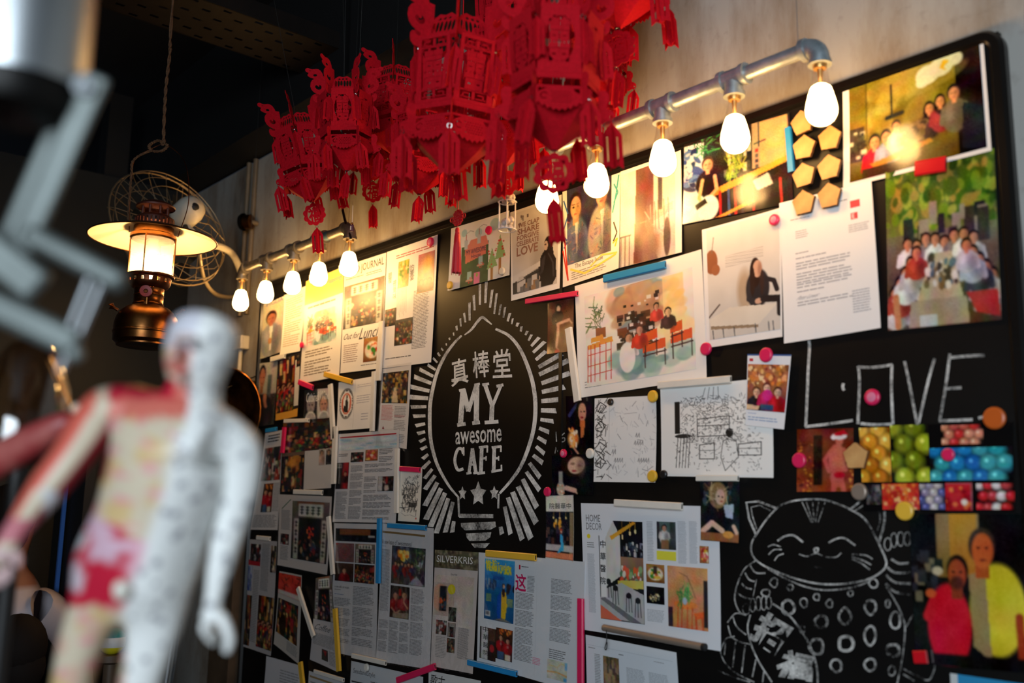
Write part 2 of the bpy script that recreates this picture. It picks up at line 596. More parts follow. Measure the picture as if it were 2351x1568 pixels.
class Canvas:
    """small procedural painter; the result becomes vertex colours of a print"""

    def __init__(s, w, h, bg=(128, 128, 128), seed=0):
        s.w, s.h = max(6, int(w)), max(6, int(h))
        s.a = np.empty((s.h, s.w, 3))
        s.a[:] = bg
        s.Y, s.X = np.mgrid[0:s.h, 0:s.w]
        s.X = s.X / (s.w - 1)
        s.Y = s.Y / (s.h - 1)
        s.rng = np.random.RandomState(seed)
        s.px = 1.0 / s.w

    def _mix(s, m, c, a=1.0):
        m = np.clip(m, 0, 1)[..., None] * a
        s.a = s.a * (1 - m) + np.array(c, dtype=float) * m
        return s

    def vg(s, c0, c1, y0=0.0, y1=1.0, x0=0.0, x1=1.0):
        t = np.clip((s.Y - y0) / max(1e-6, y1 - y0), 0, 1)[..., None]
        m = ((s.Y >= y0) & (s.Y <= y1) & (s.X >= x0) & (s.X <= x1))[..., None]
        s.a = np.where(m, np.array(c0) * (1 - t) + np.array(c1) * t, s.a)
        return s

    def rect(s, x0, y0, x1, y1, c, a=1.0):
        k = 0.7 / s.w
        m = np.clip((s.X - x0) / k + .5, 0, 1) * np.clip((x1 - s.X) / k + .5, 0, 1)
        k = 0.7 / s.h
        m = m * np.clip((s.Y - y0) / k + .5, 0, 1) * np.clip((y1 - s.Y) / k + .5, 0, 1)
        return s._mix(m, c, a)

    def ell(s, cx, cy, rx, ry, c, rot=0.0, soft=0.12, a=1.0):
        x, y = s.X - cx, (s.Y - cy)
        ca, sa = math.cos(rot), math.sin(rot)
        u, v = (x * ca + y * sa) / rx, (-x * sa + y * ca) / ry
        d = np.sqrt(u * u + v * v)
        return s._mix((1 - d) / soft + .5, c, a)

    def ring(s, cx, cy, rx, ry, w, c, a=1.0):
        u, v = (s.X - cx) / rx, (s.Y - cy) / ry
        d = np.abs(np.sqrt(u * u + v * v) - 1)
        return s._mix((w - d) / (w * .5) + .5, c, a)

    def poly(s, pts, c, a=1.0):
        ins = np.zeros(s.X.shape, bool)
        n = len(pts)
        for i in range(n):
            x1, y1 = pts[i]
            x2, y2 = pts[(i + 1) % n]
            if y1 == y2:
                continue
            cr = ((y1 > s.Y) != (y2 > s.Y)) & (s.X < (x2 - x1) * (s.Y - y1) / (y2 - y1) + x1)
            ins ^= cr
        return s._mix(ins.astype(float), c, a)

    def line(s, pts, w, c, a=1.0):
        asp = s.h / s.w
        for (x1, y1), (x2, y2) in zip(pts[:-1], pts[1:]):
            dx, dy = x2 - x1, (y2 - y1) * asp
            L = dx * dx + dy * dy + 1e-12
            t = np.clip(((s.X - x1) * dx + (s.Y - y1) * asp * dy) / L, 0, 1)
            d = np.hypot(s.X - x1 - t * dx, (s.Y - y1) * asp - t * dy)
            s._mix((w / 2 - d) / (0.8 / s.w) + .5, c, a)
        return s

    def noise(s, amp, cells=8, mono=False, y0=0, y1=1, x0=0, x1=1, lo=None):
        g = s.rng.uniform(-1, 1, (cells + 2, cells + 2, 1 if mono else 3))
        fx, fy = s.X * cells, s.Y * cells
        ix, iy = fx.astype(int), fy.astype(int)
        tx, ty = (fx - ix)[..., None], (fy - iy)[..., None]
        v = (g[iy, ix] * (1 - tx) + g[iy, ix + 1] * tx) * (1 - ty) + (g[iy + 1, ix] * (1 - tx) + g[iy + 1, ix + 1] * tx) * ty
        m = ((s.Y >= y0) & (s.Y <= y1) & (s.X >= x0) & (s.X <= x1))[..., None]
        s.a = s.a + v * amp * m
        return s

    def specks(s, n, cols, r0, r1, x0=0, y0=0, x1=1, y1=1, tall=1.0, kind='e', a=1.0):
        for _ in range(n):
            c = cols[s.rng.randint(len(cols))]
            r = s.rng.uniform(r0, r1)
            cx, cy = s.rng.uniform(x0, x1), s.rng.uniform(y0, y1)
            if kind == 'e':
                s.ell(cx, cy, r, r * tall * s.rng.uniform(.6, 1.4), c, s.rng.uniform(0, 3.1), .3, a)
            elif kind == 'r':
                s.rect(cx - r, cy - r * tall, cx + r, cy + r * tall, c, a)
            else:
                an = s.rng.uniform(0, 6.28)
                s.line([(cx, cy), (cx + r * 3 * math.cos(an), cy + r * 3 * tall * math.sin(an))], max(r * .35, 0.9 / s.w), c, a)
        return s

    def person(s, cx, cy, k, shirt, skin=(205, 150, 120), hair=(28, 20, 16), arms=True, body=2.6, lean=0.0, hairlong=False, face=True):
        """bust: head centre at cx, cy; k = half head height; x radii follow the picture's aspect"""
        ax = s.h / s.w
        s.ell(cx + lean * .5, cy + k * body, k * 1.75 * ax, k * (body - .75), shirt, soft=.12)
        if arms:
            s.line([(cx - k * 1.4 * ax, cy + k * 1.9), (cx - k * 1.7 * ax, cy + k * 3.6)], k * .8 * ax, shirt)
            s.line([(cx + k * 1.4 * ax, cy + k * 1.9), (cx + k * 1.7 * ax, cy + k * 3.6)], k * .8 * ax, shirt)
        if hairlong:
            s.ell(cx, cy + k * .6, k * 1.05 * ax, k * 1.7, hair)
        s.rect(cx - k * .3 * ax, cy + k * .6, cx + k * .3 * ax, cy + k * 1.4, skin)
        s.ell(cx, cy - k * .12, k * .88 * ax, k * 1.06, hair)
        s.ell(cx, cy + k * .14, k * .70 * ax, k * .86, skin)
        s.ell(cx + k * .42 * ax, cy + k * .2, k * .36 * ax, k * .7, tuple(v * .72 for v in skin), soft=.9, a=.7)
        s.ell(cx + k * .9 * ax, cy + k * (body + .3), k * .8 * ax, k * (body - 1.1), tuple(v * .55 for v in shirt), soft=1.0, a=.6)
        s.ell(cx - k * .7 * ax, cy + k * (body - .4), k * .5 * ax, k * .9, tuple(min(255, v * 1.25 + 8) for v in shirt), soft=1.0, a=.5)
        if face and k * s.h > 5:
            dk = tuple(v * .5 for v in skin)
            for e in (-1, 1):
                s.ell(cx + e * k * .28 * ax, cy + k * .02, k * .2 * ax, k * .1, dk, soft=.8, a=.8)
            s.ell(cx, cy + k * .6, k * .24 * ax, k * .08, (156, 84, 76), soft=.8, a=.8)
            s.ell(cx + k * .06 * ax, cy + k * .3, k * .09 * ax, k * .2, tuple(v * .78 for v in skin), soft=.9, a=.7)
        return s

    def finish(s):
        """slight blur, uneven light and grain so that a print reads as a photograph"""
        a = np.pad(s.a, ((1, 1), (1, 1), (0, 0)), 'edge')
        b = (a[:-2, 1:-1] + a[2:, 1:-1] + a[1:-1, :-2] + a[1:-1, 2:] + 3 * s.a) / 7.0
        s.a = b
        s.noise(13, 4, True)
        s.noise(9, 9)
        s.a = s.a + s.rng.normal(0, 5, s.a.shape[:2] + (1,))

    def colors(s):
        return lin(np.clip(s.a, 0, 255))


_font_cache = {}


def glyphs(txt, bold=0.0):
    """(verts, faces) of a text in its own unit box, y up"""
    key = (txt, bold)
    if key not in _font_cache:
        cu = bpy.data.curves.new('lettering', 'FONT')
        cu.body = txt
        cu.offset = bold
        cu.resolution_u = 2
        ob = bpy.data.objects.new('lettering', cu)
        COL.objects.link(ob)
        bpy.context.view_layer.update()
        dg = bpy.context.evaluated_depsgraph_get()
        me = bpy.data.meshes.new_from_object(ob.evaluated_get(dg))
        v = np.array([x.co[:2] for x in me.vertices])
        f = [tuple(p.vertices) for p in me.polygons]
        bpy.data.objects.remove(ob)
        bpy.data.curves.remove(cu)
        bpy.data.meshes.remove(me)
        lo, hi = v.min(0), v.max(0)
        v = (v - lo) / np.maximum(hi - lo, 1e-6)
        _font_cache[key] = (v, f)
    return _font_cache[key]


PAPER_SEED = [11]


class Paper:
    """a sheet lying on the board, given by its four corners in the photo (TL, TR, BR, BL)"""

    def __init__(s, name, label, cat, q, layer=1, col=(236, 233, 228), finish='print_matte', group=None, curl=0.003, warp=None):
        PAPER_SEED[0] += 1
        s.rng = np.random.RandomState(PAPER_SEED[0])
        s.d = BOARD_Y - 0.0008 - 0.0013 * layer
        s.cw = [PY(px, py, s.d) for px, py in q]
        s.finish = finish
        s.q = q
        s.cl = [s.rng.uniform(0.0, curl) for _ in range(4)]
        s.ph = s.rng.uniform(0, 6, 2)
        s.wave = s.rng.uniform(.0004, .0011)
        # origin at the bottom centre of the sheet
        s.org = (s.cw[2] + s.cw[3]) / 2
        n, m = 9, 11
        vs, fs = [], []
        for k in (0, 1):
            for j in range(m):
                for i in range(n):
                    vs.append(s.pt(i / (n - 1), j / (m - 1), -0.0003 * k))
        N = n * m
        for j in range(m - 1):
            for i in range(n - 1):
                a = j * n + i
                fs.append((a, a + n, a + n + 1, a + 1))
                fs.append((N + a, N + a + 1, N + a + n + 1, N + a + n))
        rim = [i for i in range(n)] + [j * n + n - 1 for j in range(1, m)] + [(m - 1) * n + i for i in range(n - 2, -1, -1)] + [j * n for j in range(m - 2, 0, -1)]
        for a, b in zip(rim, rim[1:] + rim[:1]):
            fs.append((a, b, N + b, N + a))
        mb = MB()
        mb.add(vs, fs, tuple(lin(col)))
        s.o = mb.build(name, M[finish], None, angle=50)
        s.o.location = Vector(s.org)
        tag(s.o, label, cat, group)
        s.ink = MB()
        s.nph = 0

    def pt(s, u, v, lift=0.0):
        a, b, c, d = s.cw
        p = (a * (1 - u) + b * u) * (1 - v) + (d * (1 - u) + c * u) * v
        h = s.cl[0] * ((1 - u) * (1 - v)) ** 4 + s.cl[1] * (u * (1 - v)) ** 4 + s.cl[2] * (u * v) ** 4 + s.cl[3] * ((1 - u) * v) ** 4
        h += s.wave * (1 + math.sin(u * 5 + s.ph[0]) * math.cos(v * 4 + s.ph[1])) * .5
        p = p + np.array([0, -(h + lift), 0])
        return p - s.org

    def L(s, px, py):
        """photo pixel (or local fraction) -> local u, v"""
        if -0.3 <= px <= 1.3 and -0.3 <= py <= 1.3:
            return px, py
        w = PY(px, py, s.d)
        a, b, c, d = s.cw
        u = v = 0.5
        for _ in range(8):
            p = (a * (1 - u) + b * u) * (1 - v) + (d * (1 - u) + c * u) * v
            du = (b - a) * (1 - v) + (c - d) * v
            dv = (d - a) * (1 - u) + (c - b) * u
            A = np.array([[du[0], dv[0]], [du[2], dv[2]]])
            e = np.array([w[0] - p[0], w[2] - p[2]])
            x = np.linalg.solve(A, e)
            u, v = u + x[0], v + x[1]
        return u, v

    def size_px(s, u0, v0, u1, v1):
        q = [np.array(p, float) for p in s.q]
        return ((np.linalg.norm(q[1] - q[0]) + np.linalg.norm(q[2] - q[3])) / 2 * abs(u1 - u0),
                (np.linalg.norm(q[3] - q[0]) + np.linalg.norm(q[2] - q[1])) / 2 * abs(v1 - v0))

    def photo(s, x0, y0, x1, y1, paint, finish=None, bg=(60, 55, 50), dens=1.7, name='photo', lift=None):
        u0, v0 = s.L(x0, y0)
        u1, v1 = s.L(x1, y1)
        w, h = s.size_px(u0, v0, u1, v1)
        cv = Canvas(w / dens + 2, h / dens + 2, bg, PAPER_SEED[0] * 7 + s.nph)
        s.nph += 1
        paint(cv)
        if name == 'photo' and not getattr(cv, 'clean', False):
            cv.finish()
        W_, H_ = cv.w, cv.h
        lift = lift or 0.0004 + 0.00012 * s.nph
        us = np.linspace(u0, u1, W_)
        vs_ = np.linspace(v0, v1, H_)
        U, V = np.meshgrid(us, vs_)
        a, b, c, d = s.cw
        U3, V3 = U[..., None], V[..., None]
        P = (a * (1 - U3) + b * U3) * (1 - V3) + (d * (1 - U3) + c * U3) * V3
        hgt = s.cl[0] * ((1 - U) * (1 - V)) ** 4 + s.cl[1] * (U * (1 - V)) ** 4 + s.cl[2] * (U * V) ** 4 + s.cl[3] * ((1 - U) * V) ** 4
        hgt = hgt + s.wave * (1 + np.sin(U * 5 + s.ph[0]) * np.cos(V * 4 + s.ph[1])) * .5
        P[..., 1] -= hgt + lift
        P = P - s.org
        idx = np.arange(W_ * H_).reshape(H_, W_)
        F = np.stack([idx[:-1, :-1], idx[1:, :-1], idx[1:, 1:], idx[:-1, 1:]], -1).reshape(-1, 4)
        me = bpy.data.meshes.new(name)
        me.vertices.add(W_ * H_)
        me.vertices.foreach_set('co', P.reshape(-1).astype(np.float32))
        nf = len(F)
        me.loops.add(nf * 4)
        me.loops.foreach_set('vertex_index', F.reshape(-1).astype(np.int32))
        me.polygons.add(nf)
        me.polygons.foreach_set('loop_start', np.arange(0, nf * 4, 4, dtype=np.int32))
        me.polygons.foreach_set('loop_total', np.full(nf, 4, dtype=np.int32))
        ca = me.color_attributes.new('Col', 'FLOAT_COLOR', 'POINT')
        arr = np.ones((W_ * H_, 4), dtype=np.float32)
        arr[:, :3] = cv.colors().reshape(-1, 3)
        ca.data.foreach_set('color', arr.ravel())
        me.update()
        me.validate()
        me.shade_smooth()
        me.materials.append(M[finish or s.finish])
        return link(name, me, s.o)

    def rect(s, x0, y0, x1, y1, col, lift=0.0003):
        u0, v0 = s.L(x0, y0)
        u1, v1 = s.L(x1, y1)
        n = max(1, int(abs(u1 - u0) * 6))
        m = max(1, int(abs(v1 - v0) * 6))
        vs = [s.pt(u0 + (u1 - u0) * i / n, v0 + (v1 - v0) * j / m, lift) for j in range(m + 1) for i in range(n + 1)]
        fs = [(j * (n + 1) + i, (j + 1) * (n + 1) + i, (j + 1) * (n + 1) + i + 1, j * (n + 1) + i + 1) for j in range(m) for i in range(n)]
        s.ink.add(vs, fs, tuple(lin(col)))

    def poly(s, pts, col, lift=0.0004):
        q = [s.L(*p) for p in pts]
        s.ink.add([s.pt(u, v, lift) for u, v in q], [tuple(range(len(q)))], tuple(lin(col)))

    def stroke(s, pts, w, col, lift=0.0005):
        """w in local v units (fraction of the sheet height)"""
        q = [s.L(*p) for p in pts]
        asp = (np.linalg.norm(s.cw[3] - s.cw[0])) / (np.linalg.norm(s.cw[1] - s.cw[0]))
        for (u0, v0), (u1, v1) in zip(q[:-1], q[1:]):
            dx, dy = (u1 - u0) / asp, v1 - v0
            L = math.hypot(dx, dy) or 1e-6
            nx, ny = -dy / L * w / 2 * asp, dx / L * w / 2
            s.ink.add([s.pt(u0 + nx, v0 + ny, lift), s.pt(u1 + nx, v1 + ny, lift), s.pt(u1 - nx, v1 - ny, lift), s.pt(u0 - nx, v0 - ny, lift)], [(0, 1, 2, 3)], tuple(lin(col)))

    def text(s, x0, y0, x1, y1, n, col=(70, 68, 66), fill=0.4, ragged=0.15, gap=0.018, para=0):
        u0, v0 = s.L(x0, y0)
        u1, v1 = s.L(x1, y1)
        W_ = u1 - u0
        c = tuple(lin(col))
        for i in range(n):
            if para and i % para == para - 1 and s.rng.rand() < .7:
                continue
            va = v0 + (v1 - v0) * i / n
            vb = va + (v1 - v0) / n * fill
            end = u1 - (W_ * s.rng.uniform(0, ragged))
            if para and i % para == para - 2:
                end = u0 + W_ * s.rng.uniform(.3, .8)
            u = u0
            while u < end - 0.01 * W_:
                w = min(W_ * s.rng.uniform(.08, .24), end - u)
                s.ink.add([s.pt(u, va, .0003), s.pt(u, vb, .0003), s.pt(u + w, vb, .0003), s.pt(u + w, va, .0003)], [(0, 1, 2, 3)], c)
                u += w + W_ * gap * s.rng.uniform(.7, 1.6)

    def word(s, txt, x0, y0, x1, y1, col, bold=0.0, slant=0.0, lift=0.0006):
        v, f = glyphs(txt, bold)
        u0, v0 = s.L(x0, y0)
        u1, v1 = s.L(x1, y1)
        vs = [s.pt(u0 + (u1 - u0) * (x + slant * (y - .5)), v1 + (v0 - v1) * y, lift) for x, y in v]
        s.ink.add(vs, f, tuple(lin(col)))

    def done(s):
        if s.ink.v:
            tag(s.ink.build('text_print', M['print_satin' if s.finish != 'print_matte' else 'print_matte'], s.o, smooth=False), kind='stuff')
        return s.o

    def sleeve(s, grow=0.02, name='plastic_sleeve'):
        """clear plastic pocket around the sheet"""
        n, m = 7, 9
        vs = [s.pt(-grow + (1 + 2 * grow) * i / (n - 1), -grow + (1 + 2 * grow) * j / (m - 1), .0022) for j in range(m) for i in range(n)]
        fs = [(j * n + i, (j + 1) * n + i, (j + 1) * n + i + 1, j * n + i + 1) for j in range(m - 1) for i in range(n - 1)]
        MB().add(vs, fs).build(name, M['plastic_sleeve'], s.o)


# ---------------------------------------------------------------- chalk
def chalk_mat():
    m, nt, b = _nt('chalk')
    tc = nt.nodes.new('ShaderNodeTexCoord')
    n = nt.nodes.new('ShaderNodeTexNoise')
    n.inputs['Scale'].default_value = 150
    n.inputs['Detail'].default_value = 5
    n.inputs['Roughness'].default_value = .7
    n2 = nt.nodes.new('ShaderNodeTexNoise')
    n2.inputs['Scale'].default_value = 22
    ad = nt.nodes.new('ShaderNodeMath')
    ad.operation = 'ADD'
    at = nt.nodes.new('ShaderNodeAttribute')
    at.attribute_name = 'Col'
    sub = nt.nodes.new('ShaderNodeMath')
    sub.operation = 'MULTIPLY_ADD'
    sub.inputs[1].default_value = 1.0
    sub.inputs[2].default_value = -0.5
    rp = nt.nodes.new('ShaderNodeValToRGB')
    rp.color_ramp.elements[0].position, rp.color_ramp.elements[0].color = 0.54, lin4((24, 23, 23))
    rp.color_ramp.elements[1].position, rp.color_ramp.elements[1].color = 0.92, lin4((226, 226, 222))
    for x in (n, n2):
        nt.links.new(tc.outputs['Object'], x.inputs['Vector'])
    nt.links.new(n.outputs['Fac'], ad.inputs[0])
    nt.links.new(n2.outputs['Fac'], ad.inputs[1])
    a2 = nt.nodes.new('ShaderNodeMath')
    a2.operation = 'ADD'
    nt.links.new(at.outputs['Fac'], sub.inputs[0])
    nt.links.new(ad.outputs[0], a2.inputs[0])
    nt.links.new(sub.outputs[0], a2.inputs[1])
    a3 = nt.nodes.new('ShaderNodeMath')
    a3.operation = 'MULTIPLY'
    a3.inputs[1].default_value = 0.6
    nt.links.new(a2.outputs[0], a3.inputs[0])
    nt.links.new(a3.outputs[0], rp.inputs['Fac'])
    nt.links.new(rp.outputs['Color'], b.inputs['Base Color'])
    b.inputs['Roughness'].default_value = 0.9
    b.inputs['Specular IOR Level'].default_value = 0.1
    return m


M['chalk'] = chalk_mat()


class Chalk:
    """strokes drawn on the board; points are given in a zoomed crop (origin, scale) of the photo"""

    def __init__(s, ox=0, oy=0, k=1.0):
        s.ox, s.oy, s.k = ox, oy, k
        s.mb = MB()
        s.n = 0

    def _w(s, x, y):
        s.n += 1
        return PY(s.ox + x / s.k, s.oy + y / s.k, BOARD_Y - 0.0004 - 0.0000004 * s.n)

    def stroke(s, pts, w, dens=0.9, smooth=True, closed=False, taper=0.0):
        pts = [np.array(p, float) for p in pts]
        if closed:
            pts = pts + [pts[0]]
        if smooth and len(pts) > 2:
            pts = smooth_path(pts, 6)
        n = len(pts)
        L = []
        for i in range(n):
            t = pts[min(i + 1, n - 1)] - pts[max(i - 1, 0)]
            t = t / (np.linalg.norm(t) or 1)
            nn = np.array([-t[1], t[0]])
            ww = w * (1 - taper * abs(2 * i / (n - 1) - 1) ** 2)
            L.append((pts[i] + nn * ww / 2, pts[i] - nn * ww / 2))
        vs, fs = [], []
        for a, b in L:
            vs += [s._w(*a), s._w(*b)]
        for i in range(n - 1):
            fs.append((2 * i, 2 * i + 1, 2 * i + 3, 2 * i + 2))
        s.mb.add(vs, fs, (dens,) * 3)

    def fill(s, pts, dens=0.9):
        s.mb.add([s._w(*p) for p in pts], [tuple(range(len(pts)))], (dens,) * 3)

    def text(s, txt, q, bold=0.0, dens=0.95):
        """q: TL, TR, BR, BL of the lettering's box in crop coordinates"""
        v, f = glyphs(txt, bold)
        tl, tr, br, bl = [np.array(p, float) for p in q]
        vs = []
        for x, y in v:
            t = 1 - y
            p = (tl * (1 - x) + tr * x) * (1 - t) + (bl * (1 - x) + br * x) * t
            vs.append(s._w(*p))
        s.mb.add(vs, f, (dens,) * 3)

    def done(s, name, label=None):
        o = s.mb.build(name, M['chalk'], BOARD, smooth=False)
        if label:
            o['label'] = label
        return o
# ================================================================ things pinned on the board
WHITE = (238, 236, 232)
INK = (52, 50, 50)
GREY = (120, 118, 116)
PINK = (226, 40, 96)
SKIN = (212, 160, 130)


def busy(cols, n=60, r0=.02, r1=.09, bg=(40, 32, 28), tall=1.0, kind='r'):
    def f(c):
        c.a[:] = bg
        c.specks(n, cols, r0, r1, tall=tall, kind=kind)
        c.specks(n, cols, r0 * .5, r1 * .4, tall=1.6, kind='r')
        c.noise(16, 14)
    return f


NIGHT = [(30, 20, 16), (70, 40, 26), (140, 84, 40), (196, 130, 60), (24, 28, 40), (150, 40, 34), (220, 180, 120), (44, 60, 52)]
CAFE = [(60, 44, 34), (140, 96, 60), (196, 150, 100), (40, 44, 46), (178, 60, 40), (220, 200, 170), (80, 100, 70), (24, 22, 22)]


def market(c):
    c.vg((40, 28, 24), (70, 46, 34))
    c.specks(50, NIGHT, .02, .07, tall=2.2, kind='r')
    for i in range(9):
        x = .06 + i * .11
        c.person(x, .52 + .05 * ((i * 7) % 3), .06, [(150, 34, 34), (40, 40, 52), (90, 70, 60)][i % 3], (190, 130, 96), face=False)
    c.specks(30, [(230, 180, 90), (200, 70, 50), (90, 140, 70)], .015, .04, y0=.6)
    c.noise(20, 16)


def shopfront(c):
    """a shop front with a wide name board over a dark entrance and tall name panels at both sides"""
    c.vg((120, 108, 98), (44, 40, 40))
    c.rect(.14, .0, .86, .08, (150, 90, 60))
    c.rect(.18, .04, .84, .26, (226, 220, 206))
    for i in range(4):
        x = .27 + i * .15
        for k in range(3):
            c.rect(x - .045, .09 + k * .05, x + .045, .108 + k * .05, (34, 32, 30))
        c.rect(x - .012, .08, x + .012, .23, (34, 32, 30))
    c.rect(.2, .28, .8, 1, (24, 22, 24))
    for sx in (.06, .82):
        c.rect(sx, .3, sx + .13, 1, (196, 190, 178))
        for k in range(4):
            c.rect(sx + .03, .36 + k * .15, sx + .10, .38 + k * .15, (40, 38, 38))
            c.rect(sx + .055, .34 + k * .15, sx + .075, .45 + k * .15, (40, 38, 38))
            c.rect(sx + .03, .42 + k * .15, sx + .10, .435 + k * .15, (40, 38, 38))
    c.specks(14, [(210, 60, 36), (240, 120, 50)], .012, .03, .42, .42, .6, .62)
    c.specks(26, [(90, 60, 50), (120, 40, 40), (60, 64, 80), (180, 140, 110)], .02, .04, .22, .66, .8, .98, 1.5)
    c.noise(10, 14)


def portrait(bg0, bg1, shirt, cx=.5, cy=.3, k=.16, hair=(30, 22, 18), skin=SKIN, long=False):
    def f(c):
        c.vg(bg0, bg1)
        c.person(cx, cy, k, shirt, skin, hair, hairlong=long)
        c.noise(8, 10, True)
    return f


def dish(c):
    c.vg((170, 120, 60), (120, 76, 36))
    c.ell(.5, .52, .42, .36, (226, 214, 190))
    c.specks(26, [(70, 150, 50), (210, 70, 40), (230, 190, 70), (240, 220, 190), (40, 110, 40)], .05, .12, .28, .3, .72, .74)
    c.noise(14, 10)


def watercolour(c):
    c.clean = True
    c.a[:] = (236, 230, 222)
    c.specks(40, [(200, 160, 120), (170, 130, 100), (120, 150, 160), (210, 170, 140), (190, 140, 110)], .05, .13, .32, .05, .72, .42, a=.75)
    c.rect(.74, .02, .92, .75, (240, 206, 140), .75)
    c.specks(20, [(240, 200, 120), (248, 224, 170)], .04, .1, .76, .05, .92, .7, a=.6)
    c.specks(60, [(50, 36, 30), (80, 50, 36), (30, 26, 26), (120, 70, 40)], .02, .05, .33, .3, .62, .68, tall=.8, kind='r', a=.9)
    c.specks(40, [(220, 210, 200), (40, 30, 28)], .008, .02, .34, .1, .7, .66, kind='r')
    c.specks(26, [(150, 186, 180), (110, 150, 150), (170, 200, 190)], .05, .11, .28, .76, .95, .97, a=.7)
    # pot plant, bag and bar stools on the left
    c.specks(34, [(80, 110, 70), (60, 90, 56), (120, 140, 90)], .012, .03, .05, .14, .17, .38, kind='l', tall=2)
    c.poly([(.1, .38), (.2, .39), (.2, .5), (.1, .49)], (150, 96, 60))
    for x0, y0 in ((.02, .55), (.14, .52), (.05, .48)):
        c.poly([(x0, y0), (x0 + .12, y0 - .02), (x0 + .13, y0 + .04), (x0, y0 + .05)], (232, 160, 70))
    for x in (.02, .09, .14, .2, .25, .05):
        c.line([(x, .56), (x - .01, .95)], .008, (206, 60, 46))
    for y in (.66, .78, .88):
        c.line([(.02, y), (.25, y - .02)], .007, (206, 60, 46))
    # orange tables and seats
    for x0, y0, w in ((.55, .66, .2), (.8, .62, .18), (.56, .55, .12), (.8, .52, .1)):
        c.poly([(x0, y0), (x0 + w, y0 - .03), (x0 + w, y0 + .07), (x0 - .01, y0 + .09)], (224, 92, 44))
        for x in (x0 + .01, x0 + w - .01):
            c.line([(x, y0 + .08), (x, y0 + .24)], .01, (60, 40, 40))
        c.line([(x0, y0 + .12), (x0 + w, y0 + .1)], .012, (60, 40, 40))
    # seated guests
    c.person(.42, .56, .05, (230, 228, 224), hair=(80, 60, 50), face=False)
    c.ell(.4, .76, .075, .16, (236, 234, 230))
    c.person(.52, .5, .045, (206, 60, 40), hair=(90, 60, 40), face=False)
    c.person(.78, .38, .04, (70, 50, 46), (220, 180, 140), face=False)
    c.person(.68, .3, .035, (210, 70, 60), face=False)
    c.noise(9, 18)


def ink_sketch(dense=520, box=(.12, .1, .92, .95)):
    def f(c):
        c.clean = True
        c.a[:] = (240, 239, 235)
        x0, y0, x1, y1 = box
        # stools, counters, lamps of a cafe scene, then hatching
        c.rect(x0, y0 + .04, x0 + .05, y0 + .42, (24, 24, 24))
        for k in range(5):
            x = x0 + .03 + k * .03
            c.line([(x, .56), (x - .02, .92)], .006, (30, 30, 30))
        c.ell(x0 + .08, .55, .08, .025, (40, 40, 40))
        for x, y, w, h in ((.36, .66, .14, .16), (.72, .66, .2, .12), (.34, .36, .3, .2)):
            c.line([(x, y), (x + w, y - .02), (x + w, y + h), (x, y + h), (x, y)], .008, (36, 36, 36))
            c.line([(x, y + h * .4), (x + w, y + h * .4)], .006, (36, 36, 36))
        c.ell(.64, .53, .035, .05, (26, 26, 26))
        c.line([(.58, .62), (.62, .6), (.7, .62), (.72, .8), (.6, .95), (.56, .8), (.58, .62)], .006, (60, 60, 60))
        c.specks(dense, [(20, 20, 20), (60, 60, 60), (110, 110, 110), (150, 150, 150)], .005, .014, x0 + .06, y0, x1 - .1, y1 - .3, kind='l')
        c.specks(dense // 3, [(30, 30, 30), (120, 120, 120)], .004, .010, x0, .5, x1, y1, kind='l')
        for x in (.42, .46, .5, .54):
            c.line([(x, .0), (x - .02 + (x - .46) * .3, .14)], .005, (90, 90, 90))
    return f


def kids(c):
    c.clean = True
    c.a[:] = (232, 230, 226)
    for x, y, r in ((.24, .14, .05), (.49, .2, .06), (.76, .14, .08)):
        c.ell(x, y, r, r * 1.2, (176, 204, 204))
    c.vg((54, 92, 58), (44, 78, 50), .36, 1.0, .2, .66)
    c.noise(10, 20, True, .4, 1, .2, .66)
    c.poly([(.26, .36), (.62, .32), (.62, .56), (.28, .64)], (224, 120, 100))
    c.poly([(.28, .42), (.36, .28), (.62, .27), (.66, .42)], (222, 130, 112))
    for x, y in ((.25, .26), (.47, .22)):
        c.rect(x, y, x + .06, y + .15, (190, 196, 196))
        c.line([(x + .03, y), (x + .03, y - .08)], .012, (170, 60, 60))
        c.line([(x + .03, y - .1), (x + .1, y - .13), (x + .16, y - .1)], .006, (120, 120, 124))
    for x, y in ((.5, .58), (.32, .78)):
        c.rect(x, y, x + .07, y + .13, (160, 190, 186))
        c.line([(x - .01, y + .14), (x + .08, y + .14)], .03, (206, 150, 130))
        c.specks(6, [(200, 40, 50)], .008, .012, x, y + .1, x + .08, y + .18)
    c.rect(.43, .82, .53, 1, (226, 120, 160))
    c.ell(.48, .86, .02, .03, (150, 170, 80))
    for x, y, h in ((.72, .62, .2), (.85, .5, .26)):
        c.rect(x - .02, y + .16, x + .02, y + .44, (170, 120, 70))
        c.poly([(x - .08, y + .2), (x, y - h + .08), (x + .09, y + .18)], (142, 178, 118))
        c.specks(8, [(196, 50, 50)], .01, .016, x - .06, y - .1, x + .07, y + .18)
    c.noise(5, 12)


